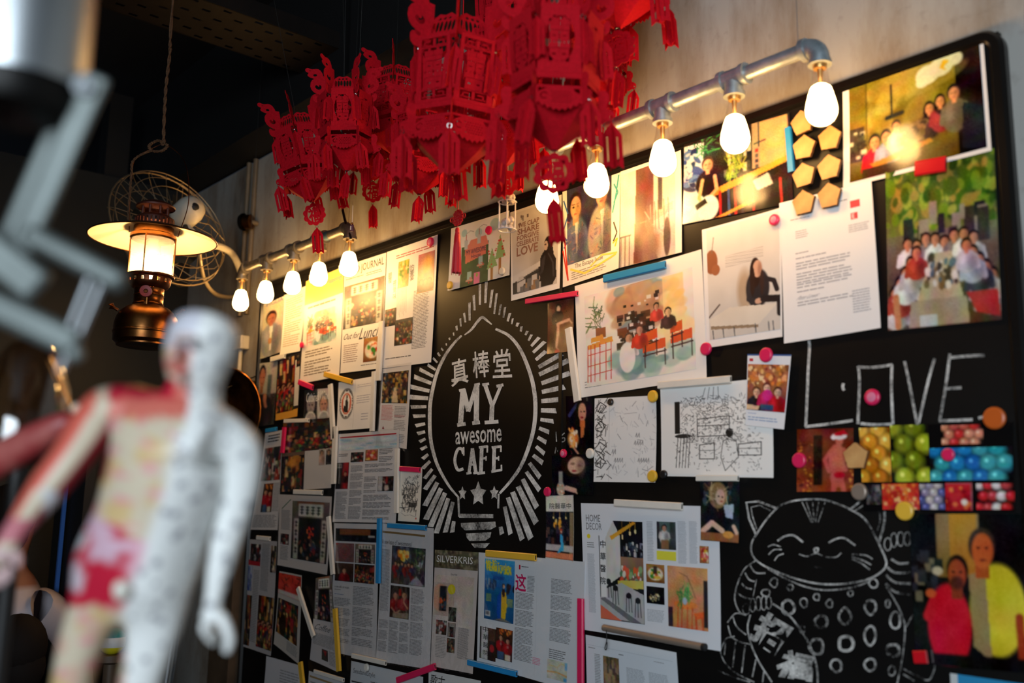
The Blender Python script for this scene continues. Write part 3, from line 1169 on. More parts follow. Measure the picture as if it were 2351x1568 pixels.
def two_portraits(c):
    c.vg((44, 40, 58), (54, 44, 62))
    for cx, cy, j in ((.2, .26, (96, 104, 126)), (.78, .2, (150, 142, 130))):
        c.ell(cx, cy + .55, .30, .42, j)
        c.specks(40, [(60, 64, 90), (190, 180, 150), (200, 120, 90), (120, 120, 140)], .015, .035, cx - .2, .44, cx + .2, .98, kind='l', tall=.8)
        c.rect(cx - .07, cy + .1, cx + .07, cy + .24, (190, 140, 104))
        c.ell(cx, cy - .04, .145, .16, (28, 20, 20))
        c.ell(cx, cy + .01, .12, .15, (206, 156, 116))
        for e in (-1, 1):
            c.ell(cx + e * .05, cy, .026, .012, (40, 28, 26))
            c.line([(cx + e * .02, cy - .035), (cx + e * .085, cy - .04)], .012, (36, 24, 22))
        c.ell(cx + .02, cy + .045, .016, .03, (176, 122, 90))
        c.ell(cx, cy + .095, .04, .013, (160, 86, 74))
        c.ell(cx + .06, cy + .03, .06, .13, (150, 104, 76), soft=1, a=.75)
        c.poly([(cx - .02, cy + .22), (cx + .06, cy + .2), (cx + .03, .95)], (206, 200, 190))
        c.ell(cx + .12, cy + .6, .12, .36, (50, 48, 60), soft=1, a=.55)
    c.noise(9, 14)


def lane(c):
    c.vg((226, 214, 206), (206, 190, 180))
    c.vg((92, 58, 48), (170, 128, 110), 0, 1, .30, .62)
    c.poly([(.30, 0), (.56, 0), (.46, .62), (.7, 1), (.26, 1)], (112, 74, 60))
    c.specks(30, [(220, 206, 196), (170, 140, 120)], .02, .05, .5, .55, .9, .8, kind='l', a=.7)
    c.rect(.7, 0, .78, .5, (74, 66, 70))
    for i in range(7):
        c.line([(.55, .52 + .015 * i), (.96, .46 + .012 * i)], .006, (130, 100, 90))
    for x in (.64, .7, .8, .88):
        c.line([(x, .4), (x + .02, .7)], .012, (120, 84, 76))
    c.ell(.55, .86, .18, .2, (150, 116, 100), soft=.6)
    c.ell(.86, .8, .06, .2, (90, 70, 66))
    c.line([(.0, .68), (.2, .68)], .02, (70, 56, 54))
    for x in (.02, .1, .18):
        c.line([(x, .68), (x, 1)], .014, (80, 66, 62))
    c.noise(12, 10)


def bar_woman(c):
    c.vg((34, 30, 30), (26, 22, 22))
    c.rect(0, .06, .2, 1, (206, 208, 210))
    c.specks(40, [(50, 74, 130), (90, 120, 170), (30, 40, 80), (180, 190, 204)], .015, .035, .01, .1, .16, .6, tall=2)
    c.specks(30, [(40, 120, 60), (70, 150, 70), (30, 80, 44)], .015, .04, .12, .0, .34, .2, kind='l')
    c.specks(24, [(70, 64, 60), (100, 96, 92), (200, 190, 170)], .01, .02, .4, .12, .66, .5, tall=3, kind='r')
    c.specks(60, [(150, 170, 60), (110, 140, 50), (190, 196, 90)], .01, .03, .42, .3, .56, .58, kind='l', tall=2)
    c.rect(.66, .0, .98, .52, (206, 160, 104))
    c.noise(12, 9, True, 0, .5, .66, 1)
    c.rect(.66, .0, .73, .52, (176, 150, 120))
    c.line([(.72, 0), (.72, .28)], .012, (60, 60, 66))
    c.line([(.68, .24), (.78, .22)], .012, (60, 60, 66))
    for k, col in enumerate(((180, 60, 50), (90, 90, 90), (60, 60, 60), (80, 80, 80))):
        c.rect(.685, .3 + k * .06, .715, .34 + k * .06, col)
    c.poly([(.28, .66), (.96, .46), (.98, .52), (.3, .74)], (226, 152, 62))
    c.person(.24, .34, .085, (26, 24, 26), (226, 166, 120), (60, 40, 30), arms=False)
    c.ell(.25, .62, .075, .13, (24, 22, 24))
    c.line([(.19, .52), (.16, .72), (.2, .8)], .035, (224, 164, 118))
    c.line([(.31, .5), (.33, .66), (.26, .74)], .035, (224, 164, 118))
    c.ell(.25, .86, .1, .15, (230, 226, 220))
    c.poly([(.12, .8), (.22, .74), (.24, .8), (.14, .86)], (30, 28, 30))
    for x, col in ((.36, (190, 40, 40)), (.44, (60, 80, 130)), (.5, (200, 44, 40)), (.66, (170, 40, 40)), (.9, (190, 44, 44)), (.56, (40, 44, 60))):
        c.line([(x, .7), (x + .01, 1)], .022, col)
    c.poly([(.66, .66), (.8, .6), (.84, .74), (.7, .78)], (196, 186, 174))
    c.poly([(.3, 1), (.66, .86), (.68, .9), (.4, 1)], (220, 150, 60))
    c.noise(9, 16)


def seated_woman(c):
    c.clean = True
    c.vg((226, 223, 218), (206, 200, 192))
    c.ell(.06, .3, .09, .11, (150, 92, 60))
    c.ell(.12, .38, .06, .05, (160, 100, 66))
    c.line([(.1, .08), (.07, .22)], .01, (120, 110, 100))
    for i in range(7):
        c.line([(.26, .28 + .016 * i), (.78 - .1 * (i == 6), .27 + .016 * i)], .005, (160, 156, 150))
    c.ell(.52, .62, .1, .18, (170, 142, 110), soft=.6, a=.7)
    c.ell(.7, .62, .16, .17, (44, 42, 46))
    c.line([(.78, .54), (.92, .58), (.96, .66)], .06, (40, 38, 42))
    c.line([(.6, .56), (.58, .7), (.7, .75)], .07, (52, 50, 54))
    c.ell(.67, .48, .075, .13, (44, 30, 26))
    c.ell(.70, .45, .062, .075, (214, 170, 144))
    c.ell(.735, .46, .03, .06, (150, 104, 84), soft=.9, a=.6)
    c.ell(.63, .55, .035, .13, (48, 34, 30))
    c.ell(.76, .58, .025, .11, (56, 40, 36))
    c.ell(.71, .73, .05, .025, (206, 164, 140))
    c.line([(.78, .72), (1, .74), (1, .86)], .09, (40, 36, 38))
    c.poly([(.0, .82), (.3, .74), (.96, .78), (.7, .93), (.02, .88)], (222, 214, 200))
    c.poly([(.02, .88), (.7, .93), (.7, .955), (.02, .91)], (150, 130, 106))
    for x in (.05, .2, .36, .66, .84, .9):
        c.line([(x, .92), (x + .01, 1)], .012, (60, 66, 76))
    c.line([(.0, .8), (.16, .7)], .02, (70, 52, 46))
    c.noise(4, 10, True)


def party(c):
    """long table of guests under trees"""
    c.vg((70, 96, 36), (118, 120, 60), 0, .45)
    c.specks(150, [(110, 140, 40), (70, 100, 30), (150, 160, 60), (50, 76, 26), (160, 140, 60)], .02, .06, 0, 0, 1, .4)
    c.vg((120, 108, 84), (96, 82, 64), .42, .6)
    c.specks(20, [(60, 54, 50), (150, 140, 120), (40, 40, 44)], .02, .05, .1, .3, .9, .5, 2, 'r')
    c.vg((100, 84, 66), (70, 52, 40), .6, 1)
    for i in range(8):
        c.person(.2 + .085 * i, .48 + .02 * math.sin(i * 2.0), .036, [(232, 230, 226), (210, 206, 200), (120, 110, 106)][i % 3], (200, 134, 100), face=False)
    for i in range(5):
        c.person(.08 + .05 * i, .78 - .06 * i, .05 - .003 * i, [(196, 190, 186), (170, 60, 50), (230, 226, 222)][i % 3], (206, 130, 92), face=False)
        c.person(.93 - .05 * i, .74 - .05 * i, .05 - .003 * i, [(176, 180, 190), (200, 190, 190), (60, 60, 70)][i % 3], (206, 130, 92), face=False)
    c.poly([(.42, .56), (.6, .56), (.74, .98), (.2, 1)], (190, 172, 140))
    c.specks(40, [(226, 220, 206), (120, 100, 70), (70, 60, 50), (90, 110, 120)], .012, .03, .36, .58, .64, .76)
    c.poly([(.72, .82), (.98, .82), (1, .98), (.8, .94)], (170, 50, 50))
    c.poly([(.22, .84), (.72, .84), (.74, 1), (.2, 1)], (168, 152, 124))
    c.line([(.08, .8), (.1, .98)], .06, (200, 120, 84))
    c.poly([(.3, .93), (.46, .93), (.46, 1), (.3, 1)], (190, 196, 196))
    c.noise(12, 16)


def group_room(c):
    """friends round a table in front of a yellow wall"""
    c.vg((150, 128, 40), (96, 78, 30), 0, 1)
    c.vg((40, 24, 18), (20, 14, 14), 0, 1, .82, 1)
    c.noise(30, 5, True)
    c.specks(22, [(170, 150, 60), (190, 170, 80), (120, 96, 30)], .03, .1, .0, .1, .8, .5, 2, 'e', .4)
    c.rect(0, .0, .14, .6, (110, 96, 24), .6)
    c.line([(.14, .0), (.14, .7)], .006, (50, 44, 24))
    c.line([(.34, .1), (.34, .42)], .014, (40, 40, 36))
    c.line([(.3, .43), (.42, .42)], .03, (30, 32, 36))
    c.rect(0, .44, .12, .8, (60, 58, 40))
    c.specks(14, [(200, 196, 150), (40, 38, 30)], .01, .024, 0, .46, .12, .8, kind='r')
    for x, y, r in ((.62, .12, .09), (.72, .08, .09), (.82, .05, .06), (.58, .18, .05)):
        c.ell(x, y, r, r * 1.1, (222, 224, 178))
    c.poly([(.74, .02), (.78, .05), (.74, .1), (.76, .14), (.71, .09)], (238, 190, 40))
    for x, y, k, col in ((.2, .64, .075, (196, 26, 36)), (.29, .62, .068, (150, 156, 170)), (.37, .54, .055, (196, 176, 150)),
                         (.62, .46, .06, (60, 40, 40)), (.7, .42, .06, (150, 50, 50)), (.8, .38, .075, (110, 104, 76))):
        c.person(x, y, k, col, (222, 150, 96), (30, 22, 18), hairlong=x in (.62, .7), body=3.0)
    c.specks(40, [(90, 80, 40), (60, 56, 30), (130, 110, 60)], .014, .035, .42, .56, .58, .82)
    c.ell(.49, .66, .05, .06, (40, 34, 26))
    c.poly([(.16, .86), (.62, .76), (.64, .8), (.2, .92)], (196, 130, 50))
    c.rect(.1, .9, .5, 1, (60, 40, 30))
    c.poly([(.86, .5), (1, .6), (1, 1), (.84, .95)], (24, 24, 30))
    c.noise(8, 18)


def decor_a(c):
    """corner of a white shop with dark interior and a pavement"""
    c.clean = True
    c.a[:] = (24, 26, 30)
    c.poly([(0, .3), (.34, .0), (.5, .16), (.5, .55), (0, .72)], (206, 204, 200))
    c.poly([(.26, .16), (.8, 0), (.84, .02), (.3, .2)], (226, 160, 50))
    for x, y in ((.55, .14), (.72, .1), (.84, .08)):
        c.line([(x, 0), (x, y)], .01, (200, 150, 60))
        c.ell(x, y + .02, .02, .025, (240, 220, 160))
    c.specks(40, [(60, 70, 80), (120, 130, 140), (200, 196, 190), (40, 44, 52)], .012, .03, .55, .22, 1, .36, kind='r')
    c.vg((150, 118, 92), (110, 84, 66), .36, .6, .5, 1)
    c.specks(30, [(90, 130, 90), (140, 170, 120), (220, 90, 60), (220, 214, 200)], .02, .05, .5, .46, 1, .66)
    c.poly([(.42, .6), (1, .58), (1, .66), (.42, .68)], (206, 190, 90))
    c.poly([(0, .72), (.5, .62), (1, .72), (1, 1), (0, .98)], (176, 178, 180))
    c.poly([(0, .8), (.1, .78), (.95, 1), (.7, 1)], (110, 112, 116))
    c.poly([(0, .86), (.5, 1), (0, 1)], (214, 110, 84))
    for x, y in ((.2, .62), (.36, .68), (.66, .74), (.86, .78)):
        c.ell(x, y, .06, .03, (30, 30, 34))
        for d in (-.05, .0, .05):
            c.line([(x + d, y), (x + d * 1.3, y + .16)], .014, (30, 30, 34))
    c.noise(9, 14)
    c.noise(8, 5, True)
    c.rect(.0, .12, .16, .78, (228, 228, 226))
    c.poly([(-.1, -.1), (.36, -.02), (-.02, .36)], (222, 226, 232))
    c.rect(-.01, .16, .015, .78, (30, 30, 32))


def round_table(c):
    c.vg((214, 156, 104), (196, 132, 84))
    c.noise(14, 6)
    c.line([(.3, .1), (.5, .16), (.62, .34), (.7, .5)], .016, (130, 90, 60))
    c.ell(.45, .62, .3, .07, (230, 130, 60))
    c.specks(50, [(70, 150, 70), (110, 180, 80), (50, 110, 60)], .02, .045, .3, .38, .56, .58, kind='l', tall=1.5)
    c.ell(.43, .56, .06, .06, (170, 190, 190))
    for x in (.26, .36, .5, .62):
        c.line([(x, .66), (x - .02, 1)], .03, (206, 84, 46))
    c.poly([(.66, .74), (.9, .7), (.92, .8), (.68, .84)], (226, 100, 40))
    for x in (.7, .86):
        c.line([(x, .8), (x + .02, 1)], .05, (200, 80, 40))
    c.rect(.9, .2, 1, .95, (40, 36, 36))
    c.rect(0, .68, .12, 1, (50, 36, 44))
    c.noise(8, 12)


def cover_blue(c):
    c.vg((70, 170, 226), (40, 110, 180), 0, .45)
    c.vg((30, 110, 170), (20, 80, 130), .45, 1)
    c.noise(10, 10, True, .45, 1)
    c.specks(26, [(90, 120, 150), (60, 80, 110), (150, 170, 190)], .012, .024, .02, .36, .4, .47, 2.4, 'r')
    c.specks(8, [(70, 50, 56), (40, 40, 50)], .03, .06, .78, .42, 1, .5)
    c.rect(.05, .05, .42, .2, (242, 220, 60))
    c.rect(.44, .1, .9, .23, (242, 220, 60))
    c.specks(60, [(60, 160, 220)], .006, .016, .05, .05, .92, .24, 2, 'r')
    c.rect(.28, .27, .66, .33, (40, 90, 170))
    for k in range(6):
        c.rect(.06, .58 + .022 * k, .24, .59 + .022 * k, (236, 220, 70))
        c.rect(.78, .62 + .022 * k, .96, .63 + .022 * k, (236, 220, 70))
    c.poly([(.46, .98), (.44, .6), (.56, .5), (.62, .98)], (30, 90, 190))
    c.poly([(.58, .52), (.74, .52), (.78, .74), (.72, .96), (.58, .96)], (236, 190, 50))
    c.ell(.65, .42, .045, .04, (60, 40, 34))
    c.ell(.655, .43, .034, .034, (224, 176, 146))
    c.poly([(.6, .47), (.7, .47), (.68, .6), (.62, .6)], (60, 40, 36))
    c.poly([(.3, 1), (.6, .94), (1, 1)], (130, 120, 110))
    c.rect(.04, .86, .22, .95, (230, 230, 228))
    for k in range(8):
        c.rect(.05 + k * .02, .87, .058 + k * .02, .93, (30, 30, 30))


def redshirts(c):
    c.vg((70, 40, 24), (40, 26, 22))
    c.specks(14, [(226, 130, 50), (200, 90, 40)], .03, .07, .2, .0, 1, .2)
    for x, y in ((.3, .3), (.72, .36)):
        c.person(x, y, .085, (170, 28, 36), (206, 146, 112), body=3.2)
        c.ell(x, y + .2, .06, .05, (220, 200, 196), a=.5)
    c.rect(.1, .74, .5, 1, (60, 90, 130))
    c.rect(.56, .8, .9, 1, (214, 204, 180))
    c.noise(8, 12)


def table_duo(c):
    c.vg((34, 30, 30), (60, 40, 34))
    c.rect(.44, .08, .58, .3, (170, 30, 30))
    c.person(.27, .3, .11, (150, 26, 34), (196, 140, 110))
    c.person(.74, .26, .11, (150, 26, 34), (200, 144, 110))
    c.line([(.1, .7), (.3, .86), (.52, .76)], .09, (196, 140, 110))
    c.line([(.92, .66), (.72, .5), (.72, .4)], .08, (200, 144, 110))
    c.poly([(.16, .86), (1, .8), (1, 1), (.16, 1)], (150, 132, 112))
    c.noise(7, 12)


def street_fire(c):
    c.vg((44, 50, 60), (70, 66, 64))
    c.specks(30, [(60, 80, 90), (100, 110, 120), (36, 40, 50)], .02, .05, 0, 0, .6, .4, 2, 'r')
    c.specks(20, [(250, 190, 60), (246, 140, 40), (250, 220, 120)], .03, .07, .18, .14, .48, .34)
    c.specks(60, [(80, 110, 60), (60, 90, 50), (130, 150, 110), (210, 220, 220)], .012, .03, .66, .0, 1, .55, kind='l', tall=2)
    for i in range(6):
        c.person(.12 + .1 * i, .46 + .03 * (i % 2), .045, [(150, 40, 44), (120, 36, 40), (50, 60, 90)][i % 3], (200, 150, 120), face=False, body=3.5)
    c.specks(14, [(130, 40, 44), (70, 70, 84)], .02, .04, .08, .7, .7, .98, 2.4, 'r')
    for k in range(6):
        c.line([(.66, .5 + k * .05), (1, .62 + k * .06)], .012, (40, 46, 56))
    c.poly([(.5, 1), (.76, .74), (1, 1)], (150, 160, 170))
    c.noise(12, 14)


def red_room(c):
    c.vg((60, 20, 24), (110, 28, 34))
    c.poly([(.5, 0), (1, 0), (1, 1), (.62, 1)], (170, 34, 44))
    c.line([(.56, 0), (.9, .9)], .05, (120, 60, 54))
    c.rect(0, .0, .44, 1, (34, 30, 32))
    c.rect(.02, .05, .42, .2, (214, 210, 206))
    for k in range(4):
        c.rect(.05 + k * .09, .07, .11 + k * .09, .18, (50, 50, 52))
    c.person(.74, .42, .08, (60, 20, 26), (210, 150, 120))
    c.noise(10, 10)


def interior_dark(c):
    busy([(30, 30, 34), (90, 80, 74), (150, 40, 40), (20, 20, 22), (210, 200, 190), (60, 50, 44)], 30, .04, .12, (26, 24, 26), 1.6)(c)


def cut_food(c):
    c.vg((170, 120, 70), (150, 100, 60))
    c.ell(.5, .5, .4, .42, (190, 70, 60))
    c.specks(20, [(236, 200, 60), (230, 120, 110), (150, 40, 40), (240, 220, 190)], .06, .12, .1, .1, .9, .9)
    c.noise(12, 8)


def balls(cols, bg=(14, 13, 14), nx=3, ny=5, r=.15, x0=.08, x1=.92, y0=.06, y1=.94):
    def f(c):
        c.a[:] = bg
        ax = c.h / c.w
        for j in range(ny):
            for i in range(nx):
                x = x0 + (x1 - x0) * (i + .5 * (j % 2)) / max(1, nx - .5)
                y = y0 + (y1 - y0) * j / max(1, ny - 1)
                q = cols[c.rng.randint(len(cols))]
                c.ell(x, y, r, r / ax, tuple(v * .55 for v in q))
                c.ell(x - r * .12, y - r / ax * .14, r * .8, r / ax * .8, q, soft=.5)
                c.ell(x - r * .3, y - r / ax * .34, r * .2, r / ax * .22, tuple(min(255, v * 1.3 + 60) for v in q), soft=.6)
    return f


def santa_hat_man(c):
    c.vg((104, 40, 24), (150, 66, 34))
    c.rect(.3, .1, .46, .9, (40, 20, 16))
    c.specks(60, [(226, 150, 60), (196, 110, 40), (90, 36, 24)], .01, .025, 0, .2, .3, 1)
    c.specks(30, [(226, 150, 60), (110, 40, 24)], .01, .025, .6, .3, 1, 1)
    c.ell(.72, .5, .15, .26, (206, 100, 84))
    c.ell(.72, .78, .12, .16, (196, 92, 78))
    c.line([(.62, .34), (.5, .5), (.58, .68)], .07, (200, 96, 80))
    c.line([(.84, .34), (.94, .52), (.86, .66)], .07, (200, 96, 80))
    c.ell(.76, .18, .07, .09, (206, 104, 84))
    c.ell(.76, .12, .13, .06, (236, 226, 220))
    c.poly([(.66, .08), (.84, .02), (.92, .1), (.7, .12)], (200, 30, 40))
    c.ell(.66, .14, .05, .04, (240, 236, 232))
    c.ell(.76, .74, .1, .05, (190, 30, 40))
    c.line([(.67, .84), (.66, 1)], .09, (204, 96, 82))
    c.line([(.8, .84), (.84, 1)], .09, (204, 96, 82))
    c.noise(9, 12)


def two_men(c):
    c.a[:] = (14, 14, 17)
    c.vg((150, 124, 84), (120, 84, 40), 0, .42, .24, .62)
    c.vg((190, 134, 50), (170, 110, 36), 0, .4, .36, .6)
    c.specks(16, [(40, 44, 50), (110, 100, 80), (30, 30, 34)], .02, .05, .02, .2, .26, .6, kind='r')
    c.ell(.24, .38, .05, .03, (190, 170, 140))
    # tall man in a yellow shirt, his arm round the other
    c.ell(.76, .62, .24, .30, (210, 190, 46))
    c.poly([(.52, .4), (.66, .36), (.7, .95), (.54, .86)], (150, 128, 84))
    c.poly([(.9, .46), (1, .6), (1, .8), (.92, .7)], (206, 186, 44))
    c.line([(.94, .66), (.96, .95)], .07, (150, 50, 24))
    c.rect(.58, .3, .7, .42, (170, 74, 34))
    c.ell(.64, .21, .115, .12, (60, 44, 36))
    c.ell(.645, .24, .092, .115, (196, 92, 44))
    for e in (-1, 1):
        c.ell(.645 + e * .035, .22, .016, .008, (60, 24, 16))
    c.ell(.645, .30, .03, .008, (110, 36, 26))
    # shorter man in a red shirt
    c.ell(.33, .74, .2, .28, (196, 20, 40))
    c.line([(.2, .58), (.14, .68)], .1, (190, 24, 40))
    c.ell(.17, .53, .05, .03, (200, 90, 50))
    c.rect(.36, .46, .46, .56, (130, 50, 28))
    c.ell(.42, .37, .095, .10, (30, 18, 14))
    c.ell(.415, .40, .08, .10, (160, 66, 36))
    c.ell(.41, .455, .06, .045, (70, 30, 22), soft=.5)
    for e in (-1, 1):
        c.ell(.415 + e * .032, .385, .014, .008, (40, 18, 12))
    c.rect(.1, .92, 1, 1, (16, 14, 16))
    c.noise(5, 12, True)


def fire_woman(c):
    c.vg((20, 14, 20), (16, 12, 16))
    c.line([(.5, .1), (.26, .24), (.12, .34)], .12, (60, 70, 110))
    c.ell(.62, .22, .24, .2, (24, 16, 16))
    c.ell(.6, .28, .15, .16, (218, 150, 122))
    c.ell(.56, .27, .025, .012, (30, 20, 20))
    c.ell(.68, .27, .025, .012, (30, 20, 20))
    c.ell(.6, .37, .05, .018, (150, 40, 44))
    c.poly([(.52, .42), (.72, .42), (.66, .7), (.54, .72)], (210, 120, 70))
    c.ell(.26, .74, .2, .14, (250, 190, 110), soft=.5)
    c.specks(30, [(255, 240, 210), (250, 180, 90), (230, 120, 60)], .02, .05, .1, .56, .4, .88)
    c.line([(.3, .9), (.44, .98)], .08, (200, 140, 110))
    c.noise(7, 10)


def bottle_woman(c):
    c.vg((20, 20, 26), (16, 16, 20))
    c.ell(.52, .26, .3, .28, (40, 24, 20), rot=.6)
    c.ell(.6, .26, .2, .22, (220, 184, 160), rot=.6)
    c.ell(.52, .22, .05, .03, (130, 96, 84), soft=.9)
    c.ell(.68, .27, .05, .03, (130, 96, 84), soft=.9)
    c.ell(.72, .3, .1, .2, (120, 84, 70), soft=1, a=.6)
    c.ell(.55, .4, .06, .025, (170, 70, 74))
    c.ell(.22, .84, .1, .18, (190, 180, 160))
    c.rect(.17, .4, .27, .72, (170, 170, 156))
    c.specks(12, [(220, 150, 120), (236, 230, 214)], .01, .03, .14, .7, .3, 1)
    c.line([(.36, .82), (.56, .88)], .12, (222, 184, 158))
    c.line([(.52, .86), (.62, .95)], .04, (222, 184, 158))
    c.noise(6, 8)


def legs_woman(c):
    c.vg((74, 22, 24), (96, 46, 22))
    c.ell(.4, .14, .12, .09, (50, 24, 20))
    c.ell(.41, .16, .07, .07, (226, 180, 156))
    c.ell(.36, .34, .2, .15, (30, 24, 32))
    c.line([(.5, .22), (.56, .32)], .09, (28, 22, 30))
    c.line([(.2, .5), (.44, .44), (.82, .4)], .11, (224, 176, 146))
    c.line([(.42, .46), (.4, .66), (.36, .88)], .1, (222, 172, 142))
    c.line([(.36, .9), (.44, .94)], .05, (210, 160, 130))
    c.line([(.6, .44), (.86, .42), (.94, .48)], .05, (224, 180, 150))
    c.ell(.34, .97, .16, .03, (180, 30, 40))
    c.poly([(.1, .46), (.36, .44), (.3, 1), (.1, 1)], (70, 40, 22))
    c.noise(7, 8)


def blue_gown(c):
    c.vg((16, 22, 36), (30, 24, 26))
    c.rect(0, 0, 1, .26, (226, 220, 206))
    for x in (.28, .5, .72):
        c.line([(x, .27), (x, .34)], .02, (200, 150, 80))
        c.ell(x, .36, .03, .02, (250, 220, 150))
    c.specks(10, [(250, 170, 60), (240, 200, 120)], .02, .05, .3, .4, .6, .54)
    c.specks(30, [(60, 50, 60), (24, 20, 26), (90, 60, 50)], .03, .06, 0, .5, 1, .74, kind='r')
    c.rect(.86, .27, 1, .94, (150, 120, 90))
    c.rect(0, .78, 1, .88, (190, 186, 182))
    c.rect(0, .9, 1, 1, (226, 130, 90))
    c.poly([(.5, .62), (.6, .62), (.66, .86), (.4, .92), (.54, .8)], (60, 170, 220))
    c.ell(.56, .56, .04, .04, (214, 160, 130))
    c.ell(.56, .54, .045, .02, (170, 60, 40))
    c.noise(5, 10)


def diners(c):
    c.vg((190, 120, 70), (120, 60, 50))
    c.specks(60, [(240, 180, 110), (220, 130, 60), (250, 214, 160), (130, 70, 40)], .02, .06, 0, 0, 1, .5)
    for x, y, col in ((.24, .6, (30, 24, 34)), (.5, .5, (190, 30, 90)), (.78, .58, (190, 30, 44))):
        c.person(x, y, .1, col, (236, 190, 160), (80, 40, 30), face=True)
    c.ell(.52, .66, .13, .12, (206, 40, 130))
    c.rect(.36, .86, .7, .98, (50, 70, 110))
    c.poly([(0, .88), (.34, .9), (.3, 1), (0, 1)], (226, 190, 150))
    c.noise(12, 10)


def blonde(c):
    c.vg((24, 30, 38), (30, 26, 26))
    c.specks(16, [(40, 90, 100), (70, 76, 90), (200, 210, 220), (60, 44, 40)], .03, .09, 0, 0, 1, .4)
    c.ell(.46, .62, .36, .26, (22, 20, 24))
    c.ell(.46, .24, .24, .22, (150, 116, 82))
    c.specks(24, [(190, 154, 110), (120, 88, 60), (210, 180, 140)], .03, .07, .26, .08, .66, .42, kind='l')
    c.ell(.52, .27, .12, .13, (224, 176, 150))
    c.ell(.48, .26, .02, .012, (50, 36, 32))
    c.ell(.58, .27, .02, .012, (50, 36, 32))
    c.ell(.55, .34, .04, .012, (170, 80, 76))
    c.poly([(.6, .4), (.86, .38), (.84, .62), (.66, .6)], (170, 186, 210))
    c.line([(.06, .84), (.3, .7), (.56, .82)], .14, (226, 186, 164))
    c.rect(0, .86, 1, 1, (150, 96, 60))
    c.ell(.72, .88, .14, .06, (226, 150, 70))
    c.line([(.86, .74), (.94, .84)], .1, (222, 180, 156))
    c.noise(8, 10)


def jacket_man(c):
    c.vg((206, 196, 170), (190, 180, 160))
    c.person(.52, .3, .12, (150, 150, 156), (180, 124, 90), (40, 28, 22), body=3.4)
    c.poly([(.46, .44), (.6, .44), (.56, .9), (.5, .9)], (224, 220, 212))
    c.ell(.5, .72, .08, .06, (184, 128, 94))
    c.noise(8, 8)


def thinking_man(c):
    c.vg((186, 180, 170), (170, 160, 150), 0, .5)
    c.rect(.55, .2, .75, .56, (90, 92, 96))
    c.ell(.4, .86, .5, .36, (40, 34, 34))
    c.poly([(0, .5), (.3, .5), (.5, 1), (0, 1)], (36, 30, 30))
    c.ell(.26, .18, .17, .15, (32, 24, 22))
    c.ell(.27, .24, .14, .16, (176, 116, 84))
    c.ell(.34, .23, .02, .01, (40, 26, 22))
    c.ell(.2, .23, .02, .01, (40, 26, 22))
    c.ell(.28, .33, .04, .01, (120, 60, 50))
    c.rect(.2, .36, .34, .48, (150, 96, 70))
    c.ell(.46, .56, .1, .07, (190, 128, 92))
    c.line([(.46, .6), (.54, .7)], .14, (186, 124, 90))
    c.noise(7, 10)


def cuisine_cover(c):
    c.rect(0, 0, .5, 1, (44, 42, 42))
    c.rect(.5, 0, 1, 1, (196, 190, 184))
    for cx, s, h in ((.26, (150, 146, 142), (196, 196, 196)), (.74, (196, 150, 120), (40, 30, 26))):
        c.ell(cx, .5, .15, .34, h)
        c.ell(cx, .55, .13, .3, s)
        for e in (-1, 1):
            c.ell(cx + e * .055, .52, .022, .02, (30, 24, 22))
        c.ell(cx, .68, .03, .05, tuple(v * .85 for v in s))
        c.ring(cx, .98, .17, .22, .12, (226, 226, 222))
        c.ell(cx, .98, .15, .19, (170, 168, 166))
    c.noise(5, 8, True)


def round_logo(c):
    c.clean = True
    c.a[:] = (238, 236, 230)
    c.ring(.5, .5, .47, .47, .07, (60, 58, 56), .6)
    for k in range(40):
        a = k * math.pi / 20
        c.ell(.5 + .42 * math.cos(a), .5 + .42 * math.sin(a), .022, .022, (46, 44, 44))
    c.ell(.5, .5, .34, .34, (206, 84, 44))
    c.ell(.5, .5, .24, .3, (236, 234, 228))
    c.poly([(.42, .78), (.44, .4), (.52, .3), (.6, .44), (.62, .78)], (36, 34, 34))
    c.ell(.52, .28, .05, .06, (36, 34, 34))
    c.ell(.36, .66, .06, .12, (36, 34, 34))


def soft_map(c):
    c.a[:] = (206, 206, 190)
    c.specks(14, [(214, 210, 180), (196, 200, 180), (220, 214, 196)], .08, .16)
    c.line([(0, .66), (.5, .6), (1, .7)], .05, (230, 150, 60))
    c.line([(.1, .3), (.5, .35), (.7, .1), (1, .2)], .03, (226, 190, 90))
    c.line([(.5, .3), (.56, .7), (.8, 1)], .02, (200, 190, 160))
    c.rect(.88, .0, 1, .4, (110, 180, 220))
    c.ell(.92, .9, .1, .1, (80, 170, 220))


def phone_art(c):
    c.a[:] = (206, 184, 170)
    c.ell(.3, .46, .42, .42, (226, 170, 136))
    c.rect(.28, .1, .62, .86, (24, 24, 30))
    c.rect(.31, .16, .59, .8, (30, 36, 48))
    c.specks(14, [(230, 90, 40), (190, 60, 40), (60, 90, 110)], .03, .07, .32, .5, .58, .78)


def map_strip(c):
    c.a[:] = (210, 226, 234)
    c.specks(30, [(150, 200, 224), (180, 214, 230), (228, 234, 238), (120, 190, 220)], .03, .09, a=.7)


# ---------------------------------------------------------------- the sheets, upper left to lower right
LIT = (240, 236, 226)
UL = 'articles under the left pipe lamp'

